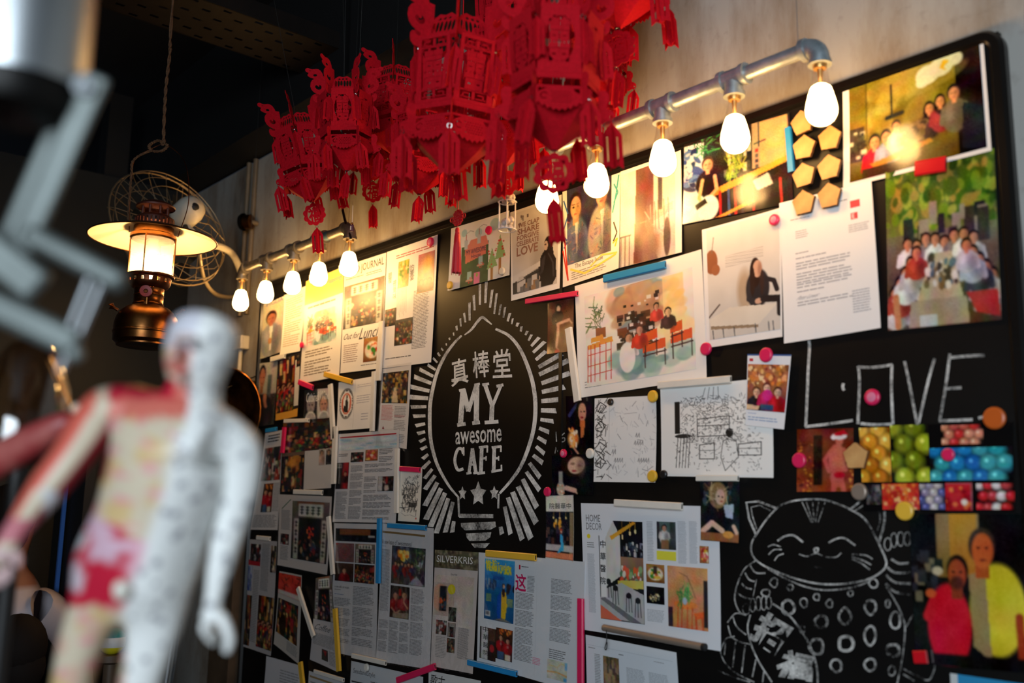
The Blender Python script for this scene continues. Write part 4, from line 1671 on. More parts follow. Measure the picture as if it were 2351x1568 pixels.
p = Paper('magazine_page', 'magazine page with a man in a grey jacket at the upper left board corner', 'page', [(597, 703), (653, 680), (643, 809), (594, 826)], 1, LIT, 'print_satin')
p.photo(.0, .02, 1, 1, jacket_man)
p.word('PIGLIA', .3, .0, .98, .07, (90, 100, 170))
p.text(.66, .36, .95, .5, 3, GREY)
p.done()
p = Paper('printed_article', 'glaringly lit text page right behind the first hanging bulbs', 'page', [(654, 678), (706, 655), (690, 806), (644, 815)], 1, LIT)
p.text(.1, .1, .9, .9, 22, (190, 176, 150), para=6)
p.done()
p = Paper('printed_article', 'page with a yellow headline band above a colourful cafe sketch', 'page', [(704, 646), (791, 612), (780, 864), (688, 881)], 2, LIT, 'print_satin')
p.rect(.0, .0, 1, .24, (238, 214, 120))
p.word('Happenings', .58, .06, .96, .12, (70, 130, 170))
p.text(.1, .27, .85, .31, 1, (120, 100, 70))
p.photo(.1, .34, .88, .66, watercolour)
p.text(.1, .70, .8, .95, 10, (140, 124, 100), para=4)
p.done()
p = Paper('magazine_page', 'food journal page with an Out for Lunch headline under the lamp', 'page', [(792, 611), (887, 580), (877, 845), (782, 857)], 1, (238, 235, 228), 'print_satin')
p.word('FOOD JOURNAL', .04, .03, .96, .12, (60, 58, 56))
p.text(.05, .135, .5, .15, 1, (200, 70, 60))
p.text(.55, .13, .95, .165, 2, GREY)
p.photo(.02, .2, .99, .6, lambda c: (shopfront(c), c.specks(20, [(240, 220, 170), (230, 180, 110), (190, 60, 50)], .02, .05, .1, .4, .9, .95)))
p.word('Out for', .06, .645, .44, .70, (110, 106, 100), slant=.15)
p.word('Lunch', .46, .62, .94, .72, (84, 82, 80), slant=.15)
p.text(.06, .75, .42, .92, 9, (170, 150, 140))
p.photo(.55, .72, .97, .93, dish)
p.text(.5, .95, .95, .965, 1, GREY)
p.done()
p = Paper('magazine_page', 'page with vertical characters and four small photos next to the bare board strip', 'page', [(889, 579), (1006, 539), (991, 832), (878, 846)], 2, (236, 233, 230), 'print_satin')
p.text(.2, .06, .95, .1, 2, (190, 90, 90))
p.photo(916, 602, 938, 656, busy([(220, 190, 70), (120, 160, 50), (230, 210, 150), (90, 130, 40)], 20, .06, .15, (206, 150, 60)))
p.photo(962, 586, 995, 666, lambda c: (c.vg((196, 120, 110), (230, 150, 90)), c.ell(.6, .3, .3, .2, (250, 180, 90), soft=.8), [c.person(.25 + .25 * i, .72, .06, (40, 36, 40), face=False) for i in range(3)], c.noise(10, 8)))
for i, ch in enumerate('的饗宴'):
    p.word(ch, 942, 609 + 12 * i, 951, 619 + 12 * i, INK)
for i, ch in enumerate('顛覆'):
    p.word(ch, 892, 627 + 12 * i, 900, 637 + 12 * i, (110, 106, 104))
for i, ch in enumerate('視覺味'):
    p.word(ch, 903, 644 + 15 * i, 910, 656 + 15 * i, (96, 92, 90))
for i in range(8):
    p.stroke([(913 + 3 * i, 660 - i), (912 + 3 * i, 720 - i + 5 * (i % 3))], .003, (150, 146, 142))
p.text(951, 669, 981, 798, 40, (120, 116, 114))
p.photo(885, 712, 909, 746, busy(CAFE, 20, .05, .12))
p.photo(908, 736, 946, 788, lambda c: (busy(CAFE, 60, .03, .07, (60, 50, 44))(c), c.rect(0, 0, 1, .12, (60, 60, 60))))
p.text(.06, .92, .6, .94, 1, GREY)
p.done()

p = Paper('photo_print', 'dark photo of a thinking man at the left edge of the board', 'photo', [(594, 835), (639, 829), (629, 974), (582, 981)], 1, (40, 36, 34), 'print_gloss')
p.photo(0, 0, 1, 1, thinking_man)
p.done()
p = Paper('magazine_page', 'night market photo page with an orange strip along its foot', 'page', [(639, 829), (691, 808), (685, 957), (633, 967)], 2, (50, 42, 38), 'print_gloss')
p.photo(0, .02, .78, .88, market)
p.rect(.79, .1, .98, .82, (214, 208, 196))
p.text(.82, .3, .96, .8, 26, GREY)
p.photo(.84, .04, .99, .22, busy(CAFE, 12, .08, .2))
p.rect(.0, .87, .98, .99, (222, 160, 60))
p.done()
p = Paper('magazine_cover', 'cuisine and wine magazine cover with two faces', 'magazine cover', [(700, 896), (760, 890), (761, 959), (697, 964)], 2, (210, 206, 200), 'print_gloss')
p.photo(0, 0, 1, 1, cuisine_cover)
p.word('Cuisine', .08, .1, .52, .42, (236, 234, 230), slant=.05)
p.word('&Wine', .5, .08, .94, .38, (236, 234, 230), slant=.05)
p.done()
p = Paper('magazine_page', 'market stall photo page with a white article box below the cuisine cover', 'page', [(652, 972), (765, 958), (762, 1122), (644, 1129)], 1, (46, 38, 36), 'print_gloss')
p.photo(0, 0, 1, .44, market)
p.rect(0, .44, .46, .49, (120, 96, 80))
p.photo(0, .49, .46, 1, lambda c: (busy(NIGHT, 40, .03, .1, (40, 28, 24), 2)(c), c.ell(.5, .2, .2, .14, (226, 150, 60), soft=.7)))
p.rect(.47, .42, 1, .99, (218, 214, 210))
p.text(.51, .46, .73, .95, 34, GREY, para=11)
p.text(.76, .71, .98, .95, 17, GREY, para=8)
p.photo(.75, .43, .86, .66, portrait((196, 186, 170), (180, 160, 150), (206, 170, 150), .5, .25, .14))
p.photo(.88, .43, .99, .66, portrait((190, 180, 160), (60, 56, 54), (40, 40, 44), .5, .25, .14))
p.sleeve()
p.done()
p = Paper('thank_you_card', 'white card with a round orange emblem and faint handwriting', 'card', [(778, 878), (862, 863), (852, 983), (773, 989)], 2, (238, 235, 229))
p.photo(781, 894, 810, 961, round_logo)
p.text(.54, .12, .94, .2, 2, (170, 168, 176), fill=.25)
p.text(.54, .34, .94, .52, 4, (170, 168, 176), fill=.25)
p.text(.7, .7, .92, .86, 3, (170, 168, 176), fill=.25)
p.rect(.475, .02, .482, .98, (206, 202, 196))
p.done()
p = Paper('magazine_page', 'cafe aisle photo above red text left of the chalk rays', 'page', [(878, 847), (945, 838), (934, 1031), (868, 1018)], 1, (232, 229, 226), 'print_satin')
p.photo(.04, .06, .93, .46, lambda c: (busy([(196, 140, 60), (90, 60, 40), (40, 36, 36), (226, 190, 110), (60, 90, 100), (140, 100, 60)], 80, .02, .07, (60, 44, 36), 1.6)(c), c.poly([(.4, 1), (.46, .5), (.56, .5), (.66, 1)], (226, 206, 160))))
p.text(.06, .49, .48, .69, 12, (220, 120, 116))
p.text(.52, .50, .92, .95, 24, (150, 146, 144), para=9)
p.text(.52, .61, .9, .64, 2, (220, 120, 116))
p.poly([(.16, .76), (.2, .8), (.12, .8)], (150, 40, 46))
p.sleeve(.03)
p.done()
p = Paper('newspaper_page', 'web article print with a red rule, watercolour banner and four photos', 'page', [(778, 997), (918, 986), (910, 1201), (764, 1198)], 3, (226, 225, 226), 'print_satin')
p.rect(.03, .035, .96, .05, (190, 40, 54))
p.photo(.03, .06, .97, .19, map_strip)
p.text(.1, .075, .26, .095, 1, (196, 60, 70))
p.text(.16, .15, .44, .165, 1, INK)
p.text(.46, .15, .58, .165, 1, (196, 60, 70))
p.photo(.24, .22, .45, .33, interior_dark)
p.photo(.48, .2, .68, .325, cut_food)
p.text(.03, .23, .2, .27, 2, INK)
p.photo(.01, .33, .22, .63, red_room)
p.photo(.7, .50, .94, .66, lambda c: (interior_dark(c), c.rect(0, 0, .3, 1, (206, 202, 200)), c.rect(.5, 0, .64, .5, (150, 40, 40)), c.rect(.45, .6, .7, .95, (230, 206, 190))))
p.text(.25, .37, .46, .97, 46, (90, 90, 92), para=7)
p.text(.70, .2, .92, .35, 9, (90, 90, 92), para=5)
p.text(.48, .36, .92, .47, 8, (90, 90, 92), para=4)
p.text(.48, .5, .68, .68, 12, (90, 90, 92), para=5)
p.text(.48, .70, .92, .97, 20, (90, 90, 92), para=6)
p.text(.03, .66, .22, .97, 22, (90, 90, 92), para=6)
p.sleeve(.015)
p.done()
p = Paper('ink_sketch', 'narrow ink drawing of an old shophouse under a pink bar', 'drawing', [(921, 1079), (971, 1075), (964, 1199), (914, 1196)], 4, (236, 230, 216))


def shophouse(c):
    c.clean = True
    c.a[:] = (236, 230, 216)
    for y, x0, x1 in ((.34, .12, .8), (.44, .1, .86), (.62, .08, .86), (.72, .1, .84)):
        c.line([(x0, y + .02), (x1, y - .03)], .02, (40, 38, 36))
    for x in (.16, .3, .46, .62, .76):
        c.line([(x, .3), (x - .01, .82)], .014, (50, 48, 46))
    c.rect(.46, .62, .82, .72, (50, 48, 46), .8)
    c.specks(120, [(30, 30, 30), (70, 68, 66)], .015, .045, .1, .22, .86, .8, kind='l')
    c.specks(30, [(60, 60, 60)], .01, .03, .2, .06, .85, .26, kind='l')
    c.line([(.1, .84), (.3, .9), (.55, .88), (.86, .92)], .012, (120, 116, 110))
    c.ell(.86, .95, .04, .02, (206, 90, 70))


p.photo(.03, .08, .97, .98, shophouse, dens=1.1)
p.done()
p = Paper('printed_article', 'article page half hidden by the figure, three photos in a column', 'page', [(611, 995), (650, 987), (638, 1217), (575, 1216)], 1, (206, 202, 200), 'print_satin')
p.text(.2, .03, .9, .12, 3, INK)
p.photo(.1, .16, .98, .5, lambda c: busy([(90, 86, 84), (40, 36, 40), (150, 60, 50), (190, 180, 170)], 40, .04, .12, (60, 54, 54), 2)(c))
p.photo(.3, .53, .72, .82, redshirts)
p.text(.74, .53, .98, .82, 20, GREY)
p.text(.04, .85, .96, .98, 10, GREY)
p.done()
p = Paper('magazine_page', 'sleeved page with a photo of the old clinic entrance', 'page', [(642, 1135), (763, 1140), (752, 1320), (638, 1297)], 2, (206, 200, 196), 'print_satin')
p.photo(.27, .08, .97, .87, shopfront)
p.text(.05, .22, .24, .5, 16, GREY)
p.photo(.05, .55, .22, .7, interior_dark)
p.stroke([(.06, .2), (.24, .06)], .012, (60, 110, 60))
p.text(.05, .72, .22, .92, 10, GREY)
p.sleeve()
p.done()
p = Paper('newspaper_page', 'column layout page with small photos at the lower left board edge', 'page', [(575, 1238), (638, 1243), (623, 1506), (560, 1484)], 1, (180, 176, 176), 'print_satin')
p.photo(.05, .04, .42, .2, interior_dark)
p.rect(.0, .19, .42, .24, (170, 36, 46))
p.photo(.0, .25, .16, .48, busy([(60, 80, 130), (120, 140, 170), (190, 190, 196)], 14, .1, .2, (80, 96, 140)))
p.photo(.0, .52, .2, .98, busy(NIGHT, 30, .06, .2))
p.photo(.45, .5, 1, .96, market)
p.text(.46, .03, .75, .46, 34, GREY)
p.text(.2, .28, .42, .94, 44, GREY)
p.photo(.8, .04, 1, .28, busy(CAFE, 16, .08, .2))
p.done()
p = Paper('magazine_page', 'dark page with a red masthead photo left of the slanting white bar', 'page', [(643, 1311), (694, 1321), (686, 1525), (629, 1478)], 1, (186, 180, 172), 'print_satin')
p.photo(.0, .02, .98, .3, lambda c: (c.vg((206, 66, 50), (196, 56, 46)), c.specks(20, [(60, 30, 26), (90, 36, 30)], .02, .06, kind='l', tall=2), c.rect(0, .8, 1, 1, (196, 190, 180))))
p.photo(.04, .36, .9, .82, lambda c: (busy(NIGHT, 60, .04, .1, (60, 46, 36), 2)(c), c.ell(.3, .7, .16, .3, (40, 28, 24))))
p.text(.5, .84, .95, .96, 8, GREY)
p.done()
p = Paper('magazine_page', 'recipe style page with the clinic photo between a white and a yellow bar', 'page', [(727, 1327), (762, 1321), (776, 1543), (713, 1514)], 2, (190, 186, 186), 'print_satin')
p.photo(.0, .0, 1, .5, shopfront)
p.word('Coffee', .12, .55, .8, .62, (90, 90, 90), slant=.2)
p.text(.06, .66, .95, .8, 12, GREY)
p.photo(.42, .82, .66, .94, lambda c: (c.ell(.5, .5, .5, .5, (60, 56, 56)), c.poly([(.2, .1), (.8, .1), (.6, .6)], (170, 50, 50))))
p.text(.7, .82, .95, .97, 10, GREY)
p.done()
p = Paper('newspaper_page', 'web news print with a dark banner and a four photo grid', 'page', [(769, 1201), (871, 1203), (864, 1517), (759, 1496)], 2, (208, 208, 210), 'print_satin')
p.photo(.04, .04, .96, .14, lambda c: (c.vg((18, 24, 34), (12, 16, 24)), c.rect(.1, .02, .85, .5, (130, 76, 44)), c.rect(.8, .5, .96, .66, (200, 200, 200)), c.specks(12, [(120, 130, 140)], .02, .04, .1, .72, .6, .9, .2, 'r')))
p.photo(.05, .155, .47, .30, lambda c: (c.vg((120, 84, 84), (110, 76, 78)), c.line([(.5, .1), (.28, .3), (.28, .66), (.5, .84), (.72, .66), (.72, .3), (.5, .1)], .03, (160, 60, 60)), c.line([(.4, .35), (.4, .62), (.6, .62), (.6, .35)], .03, (160, 60, 60)), c.rect(0, 0, .12, .08, (190, 40, 44))))
p.photo(.49, .155, .93, .30, shopfront)
p.photo(.05, .31, .47, .45, lambda c: (c.vg((70, 48, 40), (40, 30, 28)), c.person(.5, .4, .14, (150, 28, 36))))
p.photo(.49, .31, .93, .45, market)
p.word('a new café, an escape', .05, .485, .38, .507, INK)
p.text(.05, .515, .2, .525, 1, GREY)
p.text(.05, .55, .28, .56, 1, (70, 110, 160))
p.text(.47, .48, .93, .92, 40, (110, 110, 112), para=7)
p.text(.05, .58, .43, .92, 31, (110, 110, 112), para=7)
p.sleeve(.01)
p.done()
p = Paper('newspaper_page', 'newspaper page headed A new lease of awesomeness', 'page', [(878, 1201), (998, 1213), (988, 1537), (865, 1517)], 3, (212, 212, 214), 'print_satin')
p.rect(.02, .055, .84, .07, (140, 112, 70))
p.word("A new lease of 'awesomeness'", .02, .115, .60, .15, INK)
p.text(.02, .165, .1, .172, 1, GREY)
p.photo(.22, .155, .86, .43, street_fire)
p.photo(.22, .445, .59, .675, table_duo)
p.text(.02, .19, .19, .64, 52, (100, 100, 102))
p.text(.62, .45, .86, .93, 56, (100, 100, 102), para=14)
for x0 in (.02, .22, .42):
    p.text(x0, .70, x0 + .18, .93, 27, (100, 100, 102), para=9)
p.sleeve(.01)
p.done()
p = Paper('printed_article', 'white page at the foot of the board left of the yellow bar', 'page', [(613, 1506), (697, 1530), (690, 1640), (603, 1612)], 1, (200, 200, 204))
p.text(.4, .2, .95, .9, 12, (150, 150, 154))
p.done()
p = Paper('printed_article', 'page with a gold rule cut off by the lower picture edge', 'page', [(710, 1540), (795, 1569), (790, 1680), (702, 1650)], 1, (196, 198, 202))
p.rect(.03, .08, .95, .12, (150, 124, 80))
p.text(.06, .2, .9, .9, 12, GREY)
p.done()
p = Paper('printed_article', 'web page print held by a white round magnet at the foot of the board', 'page', [(807, 1517), (973, 1554), (966, 1680), (800, 1640)], 2, (200, 204, 208), 'print_satin')
p.word('SeedandStyle', .04, .12, .36, .24, (90, 90, 92))
p.rect(.02, .36, .97, .385, INK)
p.text(.3, .3, .9, .34, 1, INK)
p.rect(.84, .2, .94, .32, (80, 180, 170))
p.done()
p = Paper('magazine_page', 'silver grey travel magazine page headed SILVERKRIS with a phone', 'page', [(1000, 1262), (1100, 1268), (1086, 1547), (989, 1529)], 2, (214, 204, 198), 'print_satin')
p.photo(0, 0, 1, .155, lambda c: (c.vg((96, 92, 70), (90, 84, 66)), c.specks(90, [(130, 124, 96), (70, 66, 50), (150, 140, 110)], .01, .03, tall=4, kind='r')))
p.word('SILVERKRIS', .05, .045, .88, .105, (240, 240, 238), bold=.004)
p.poly([(.91, .05), (.97, .08), (.95, .11), (.9, .1)], (226, 140, 40))
p.word('Dine Well', .4, .195, .54, .21, INK)
p.photo(.02, .215, .93, .64, lambda c: (c.vg((214, 196, 184), (220, 206, 198))))
p.photo(.02, .28, .5, .56, phone_art, bg=(214, 196, 184))
p.poly([(.43 + .09 * math.cos(k * .42), .33 + .043 * math.sin(k * .42)) for k in range(15)], (230, 214, 40), .0011)
p.text(.38, .315, .48, .35, 4, (60, 60, 40))
p.text(.62, .33, .8, .345, 1, INK)
p.text(.62, .37, .88, .90, 62, (110, 104, 100))
p.photo(.38, .48, .56, .6, busy([(70, 90, 60), (40, 44, 44), (120, 130, 120)], 20, .06, .14))
p.photo(.1, .60, .35, .72, busy([(220, 214, 206), (150, 60, 50), (60, 50, 46)], 20, .08, .16))
p.photo(.38, .61, .56, .73, shopfront)
p.photo(.38, .74, .56, .86, busy(CAFE, 20, .06, .16))
p.text(.1, .74, .35, .92, 14, (150, 144, 140))
p.sleeve(.012)
p.done()
p = Paper('magazine_page', 'spread with a blue travel magazine cover and a large pink character', 'page', [(1101, 1268), (1344, 1290), (1334, 1592), (1095, 1523)], 3, (222, 226, 230), 'print_satin')
p.photo(1115, 1282, 1179, 1433, cover_blue)
p.word('悦游', .075, .05, .19, .135, (246, 222, 60), bold=.02, lift=.0013)
p.word('Traveler', .195, .075, .315, .135, (246, 222, 60), bold=.01, lift=.0013)
p.word('创意新加坡', .135, .16, .255, .195, (40, 90, 170), lift=.0013)
p.photo(1103, 1437, 1138, 1520, lambda c: (c.vg((60, 40, 36), (40, 30, 28)), c.rect(0, 0, .5, 1, (210, 208, 206)), c.rect(0, 0, .08, 1, (24, 24, 24)), c.ell(.76, .62, .14, .12, (180, 40, 44)), c.rect(.55, 0, .95, .4, (90, 60, 44))))
for i, ch in enumerate('中華醫院'):
    p.word(ch, 1110, 1437 + 18 * i, 1122, 1452 + 18 * i, (30, 28, 28), lift=.0014)
p.photo(1140, 1440, 1176, 1521, redshirts)
p.word('这', .375, .15, .48, .3, (214, 30, 96), bold=.02)
p.rect(.405, .075, .42, .115, (200, 30, 60))
p.text(.43, .085, .5, .1, 1, INK)
p.text(.49, .16, .56, .3, 12, (110, 110, 112))
p.text(.38, .31, .56, .88, 50, (110, 110, 112), para=13)
p.text(.71, .16, .9, .66, 46, (110, 110, 112), para=12)
p.text(.71, .72, .86, .8, 5, (110, 110, 112))
p.photo(.70, .80, .88, .95, soft_map)
p.text(.56, .82, .64, .88, 5, (226, 110, 150))
p.rect(.58, .2, .582, .97, (200, 204, 208))
p.sleeve(.006)
p.done()
p = Paper('printed_article', 'page with brush written characters under the magazine spreads', 'page', [(986, 1539), (1105, 1563), (1100, 1680), (980, 1650)], 1, (206, 208, 206))
p.word('歌古', .04, .06, .32, .34, (40, 40, 40), slant=.1)
p.done()
p = Paper('photo_print', 'small photo of a blue gown in front of the clinic sign', 'photo', [(1254, 1138), (1318, 1136), (1318, 1291), (1254, 1282)], 2, (226, 220, 206), 'print_gloss')
p.photo(0, .0, 1, .98, blue_gown)
p.word('院醫華中', .14, .12, .92, .21, (44, 42, 42), lift=.0013)
p.text(.24, .04, .84, .07, 1, (150, 140, 126))
p.done()
p = Paper('magazine_page', 'HOME DECOR magazine spread with cafe interior photos', 'page', [(1335, 1155), (1651, 1163), (1657, 1495), (1343, 1446)], 2, (222, 226, 232), 'print_satin')
p.word('HOME', .04, .09, .155, .145, (110, 112, 116), lift=.0014)
p.word('DECOR', .04, .155, .165, .21, (110, 112, 116), lift=.0014)
p.poly([(.055 + .014 * math.cos(k * .5), .262 + .018 * math.sin(k * .5)) for k in range(13)], (232, 214, 40))
p.text(.04, .31, .1, .36, 3, GREY)
p.text(.04, .4, .1, .86, 56, (160, 164, 170))
p.photo(1374, 1194, 1481, 1434, decor_a, dens=1.6)
for i, ch in enumerate('中華醫院'):
    p.word(ch, 1379, 1240 + 28 * i, 1392, 1258 + 28 * i, (36, 36, 38), bold=.012, lift=.0013)
p.photo(1508, 1197, 1553, 1263, lambda c: (c.vg((90, 110, 110), (50, 56, 56)), c.rect(.0, .0, .14, 1, (40, 40, 44)), c.rect(.7, 0, .95, .6, (60, 66, 70)), c.person(.4, .22, .1, (220, 214, 206), body=3.5), c.rect(.22, .66, .62, 1, (150, 110, 80))))
p.rect(1508, 1264, 1553, 1288, (226, 222, 70))
p.text(1485, 1197, 1502, 1290, 26, (160, 164, 170))
p.text(1556, 1197, 1578, 1296, 30, (160, 164, 170))
p.text(1582, 1197, 1603, 1296, 30, (160, 164, 170))
p.photo(1484, 1294, 1527, 1340, lambda c: (dish(c), c.rect(.4, .1, .6, .5, (60, 40, 36))))
p.photo(1485, 1345, 1527, 1389, lambda c: (c.vg((16, 16, 20), (12, 12, 14)), c.specks(16, [(230, 220, 180), (200, 180, 120)], .03, .07, .2, .4, .9, .9)))
p.photo(1533, 1298, 1628, 1450, round_table, dens=1.6)
p.photo(1607, 1253, 1629, 1294, cut_food)
p.text(1486, 1398, 1527, 1432, 9, (160, 164, 170))
p.done()
p = Paper('photo_print', 'photo of a blonde woman at a cafe table above the spread', 'photo', [(1608, 1103), (1698, 1104), (1698, 1247), (1610, 1240)], 4, (40, 38, 40), 'print_gloss')
p.photo(0, 0, 1, 1, blonde)
p.done()
p = Paper('printed_article', 'ruled page with a brown column photo below the grey pointer', 'page', [(1345, 1457), (1553, 1498), (1562, 1640), (1348, 1590)], 1, (212, 218, 224))
p.text(.03, .2, .12, .23, 1, GREY)
p.text(.38, .22, .44, .25, 1, INK)
p.text(.76, .22, .88, .24, 1, GREY)
p.photo(.2, .3, .38, 1, busy([(120, 96, 70), (150, 124, 90), (80, 64, 50)], 20, .08, .2, (120, 96, 74)))
p.text(.1, .3, .17, .95, 24, GREY)
p.text(.46, .42, .66, .98, 26, (150, 156, 162))
p.text(.7, .42, .92, .98, 26, (150, 156, 162))
p.rect(.02, .16, .96, .164, (160, 166, 172))
p.done()

# ---- upper right half
p = Paper('child_drawing', "child's crayon drawing of a green house and apple trees", 'drawing', [(1037, 525), (1171, 484), (1171, 632), (1029, 668)], 2, (234, 232, 228))
p.photo(0, 0, 1, 1, kids, dens=1.5)
p.word('MY AWESOME', .29, .43, .62, .51, (60, 50, 90), lift=.0013)
p.word('House', .38, .52, .54, .58, (60, 50, 90), lift=.0013)
p.done()
p = Paper('poster', 'grey poster reading WE CLAP SHARE FORGIVE CELEBRATE LOVE with a seated woman', 'poster', [(1172, 488), (1291, 447), (1285, 662), (1174, 691)], 2, (236, 234, 232), 'print_satin')


def love_poster(c):
    c.clean = True
    c.vg((226, 223, 220), (196, 192, 188))
    c.ell(.5, .5, .5, .3, (186, 182, 178), soft=.9, a=.5)
    c.ell(.62, .66, .18, .26, (150, 146, 142), soft=.8, a=.6)
    c.poly([(.64, .62), (.72, .56), (.86, .58), (.96, .70), (.98, .92), (.9, 1.0), (.62, 1.0), (.58, .86), (.60, .72)], (34, 32, 34))
    c.poly([(.66, .66), (.74, .62), (.70, .8), (.62, .86)], (56, 54, 58))
    c.ell(.79, .50, .085, .09, (30, 26, 26))
    c.poly([(.74, .48), (.87, .48), (.92, .66), (.88, .78), (.80, .70), (.76, .62)], (38, 32, 32))
    c.ell(.742, .515, .042, .058, (186, 164, 152))
    c.ell(.73, .5, .02, .01, (70, 56, 52), soft=.8)
    c.line([(.62, .74), (.57, .82), (.60, .86)], .05, (44, 42, 44))
    c.ell(.60, .88, .03, .03, (196, 176, 164))
    c.line([(.80, .62), (.9, .74), (.92, .9)], .03, (62, 60, 64))
    c.poly([(0, .78), (.62, .68), (.62, .74), (0, .86)], (206, 204, 202))
    c.poly([(0, .86), (.6, .76), (.62, 1), (0, 1)], (60, 62, 64))
    c.specks(16, [(190, 186, 184), (110, 110, 112), (150, 120, 90)], .03, .07, .1, .86, .6, 1, kind='r')
    c.line([(.0, .88), (.6, .8)], .014, (30, 30, 32))
    c.specks(10, [(150, 150, 150), (120, 110, 110)], .01, .02, .1, .02, .5, .2, kind='r')
    c.noise(5, 10, True)


p.photo(.04, .03, .95, .94, love_poster, dens=1.5)
for i, (w, y0, y1, x0, x1) in enumerate((('WE CLAP', .16, .215, .16, .58), ('SHARE', .225, .29, .15, .58), ('FORGIVE', .30, .355, .14, .58), ('CELEBRATE', .365, .42, .13, .58), ('LOVE', .43, .53, .13, .56))):
    p.word(w, x0, y0, x1, y1, (150, 116, 104), bold=.025, lift=.0012)
p.text(.13, .56, .5, .62, 3, (160, 150, 146))
p.done()
p = Paper('magazine_page', 'spread page titled The Escape Issue with two men in denim jackets', 'page', [(1293, 441), (1424, 396), (1422, 616), (1293, 660)], 1, (238, 234, 224), 'print_satin')
p.photo(.08, .0, .86, .79, two_portraits, dens=1.5)
for q, col in (([(.02, .1), (.1, .26), (.02, .4)], (60, 110, 170)), ([(.02, .48), (.09, .54), (.02, .6)], (60, 110, 170)), ([(.0, .62), (.1, .95), (.03, .5)], (214, 60, 44)),
               ([(.88, .4), (.94, .2), (.98, .02)], (60, 160, 160)), ([(.9, .1), (.97, .2), (.9, .3)], (70, 160, 160)), ([(.9, .5), (.96, .62), (.9, .7)], (60, 54, 50)), ([(.89, .72), (.97, .68), (.93, .76)], (236, 206, 60))):
    p.stroke(q, .018, col)
p.stroke([(.14, .84), (.4, .93), (.6, .9), (.95, .84)], .022, (240, 220, 100))
p.stroke([(.5, .88), (.7, .8), (.97, .83)], .018, (240, 220, 100))
p.word('The Escape Issue', .22, .80, .72, .86, (110, 100, 80))
p.text(.16, .88, .8, .97, 4, (160, 150, 130))
p.done()
p = Paper('magazine_page', 'spread page with a blurred brown laneway photo left of the bar photo', 'page', [(1426, 395), (1564, 345), (1566, 579), (1423, 615)], 2, (238, 234, 226), 'print_satin')
p.photo(.0, .04, .9, 1, lane, dens=1.6)
p.done()
p = Paper('photo_print', 'wide photo of a woman in a black top at a wooden bar counter', 'photo', [(1572, 328), (1814, 260), (1821, 466), (1568, 516)], 1, (60, 50, 44), 'print_gloss')
p.photo(0, 0, 1, 1, bar_woman, dens=1.8)
p.word('LAGUNA', .02, .06, .18, .11, (224, 226, 228), lift=.0012)
p.done()
p = Paper('watercolour_print', 'large watercolour print of the cafe with orange tables', 'art print', [(1320, 657), (1612, 573), (1624, 867), (1329, 914)], 3, (240, 237, 232))
p.photo(.08, .12, .93, .92, watercolour, dens=1.6)
p.text(.06, .87, .22, .94, 3, (150, 146, 140), fill=.3)
p.done()
p = Paper('magazine_page', 'bright page with a dark haired woman sitting at a white table', 'page', [(1612, 528), (1793, 478), (1797, 773), (1621, 799)], 2, (238, 236, 234), 'print_satin')
p.photo(.06, .02, .98, .94, seated_woman, dens=1.6)
p.done()
p = Paper('letter', 'white typed letter with two small red stamps below the wooden pentagons', 'letter', [(1790, 467), (2001, 415), (2024, 753), (1802, 789)], 3, (236, 235, 235))
p.rect(.77, .105, .87, .155, (206, 70, 76))
p.rect(.785, .12, .86, .14, (230, 190, 190))
p.rect(.77, .19, .84, .235, (206, 70, 76))
p.word('E', .785, .197, .81, .228, (240, 236, 234))
p.text(.12, .14, .34, .152, 1, GREY)
p.text(.56, .085, .75, .1, 1, GREY)
for y0, y1, n in ((.23, .29, 4), ):
    p.text(.17, y0, .31, y1, n, (170, 170, 172))
p.text(.74, .27, .95, .33, 4, (170, 170, 172))
p.text(.16, .385, .32, .4, 1, (150, 150, 152))
for y0, n in ((.42, 1), (.455, 3), (.53, 4), (.605, 2), (.655, 1), (.73, 2)):
    p.text(.16, y0, .76 if n > 1 else .5, y0 + .02 * n, n, (168, 168, 172))
p.word('Peter Lower', .17, .69, .4, .715, (150, 150, 156), slant=.2)
p.text(.74, .72, .93, .88, 9, (170, 170, 174))
p.done()
p = Paper('photo_print', 'tall photo of guests along a banquet table under green trees', 'photo', [(2034, 397), (2283, 340), (2300, 734), (2040, 760)], 1, (60, 60, 40), 'print_gloss')
p.photo(0, 0, 1, 1, party, dens=2.4)
p.done()
p = Paper('photo_print', 'white bordered photo of seven friends before a yellow wall', 'photo', [(1936, 212), (2258, 100), (2277, 346), (1937, 433)], 2, (232, 230, 228), 'print_gloss')
p.photo(.05, .0, .975, .96, group_room, dens=2.4)
p.done()

# ---- middle right
p = Paper('photo_print', 'narrow photo of a woman crossing bare legs under the pink bar', 'photo', [(1259, 697), (1318, 682), (1316, 806), (1257, 813)], 2, (70, 30, 26), 'print_gloss')
p.photo(0, 0, 1, 1, legs_woman)
p.done()
p = Paper('photo_print', 'photo of a woman with a flame in a glass below the watercolour', 'photo', [(1301, 910), (1362, 908), (1362, 1045), (1301, 1042)], 1, (24, 18, 22), 'print_gloss')
p.photo(0, 0, 1, 1, fire_woman)
p.done()
p = Paper('photo_print', 'photo of a woman resting her head beside a bottle', 'photo', [(1268, 1046), (1362, 1043), (1362, 1137), (1268, 1137)], 2, (24, 24, 30), 'print_gloss')
p.photo(0, 0, 1, 1, bottle_woman)
p.done()
p = Paper('pencil_sketch', 'pale pencil sketch with an inked strip between yellow magnets', 'drawing', [(1366, 915), (1508, 908), (1506, 1108), (1364, 1106)], 2, (234, 235, 234))


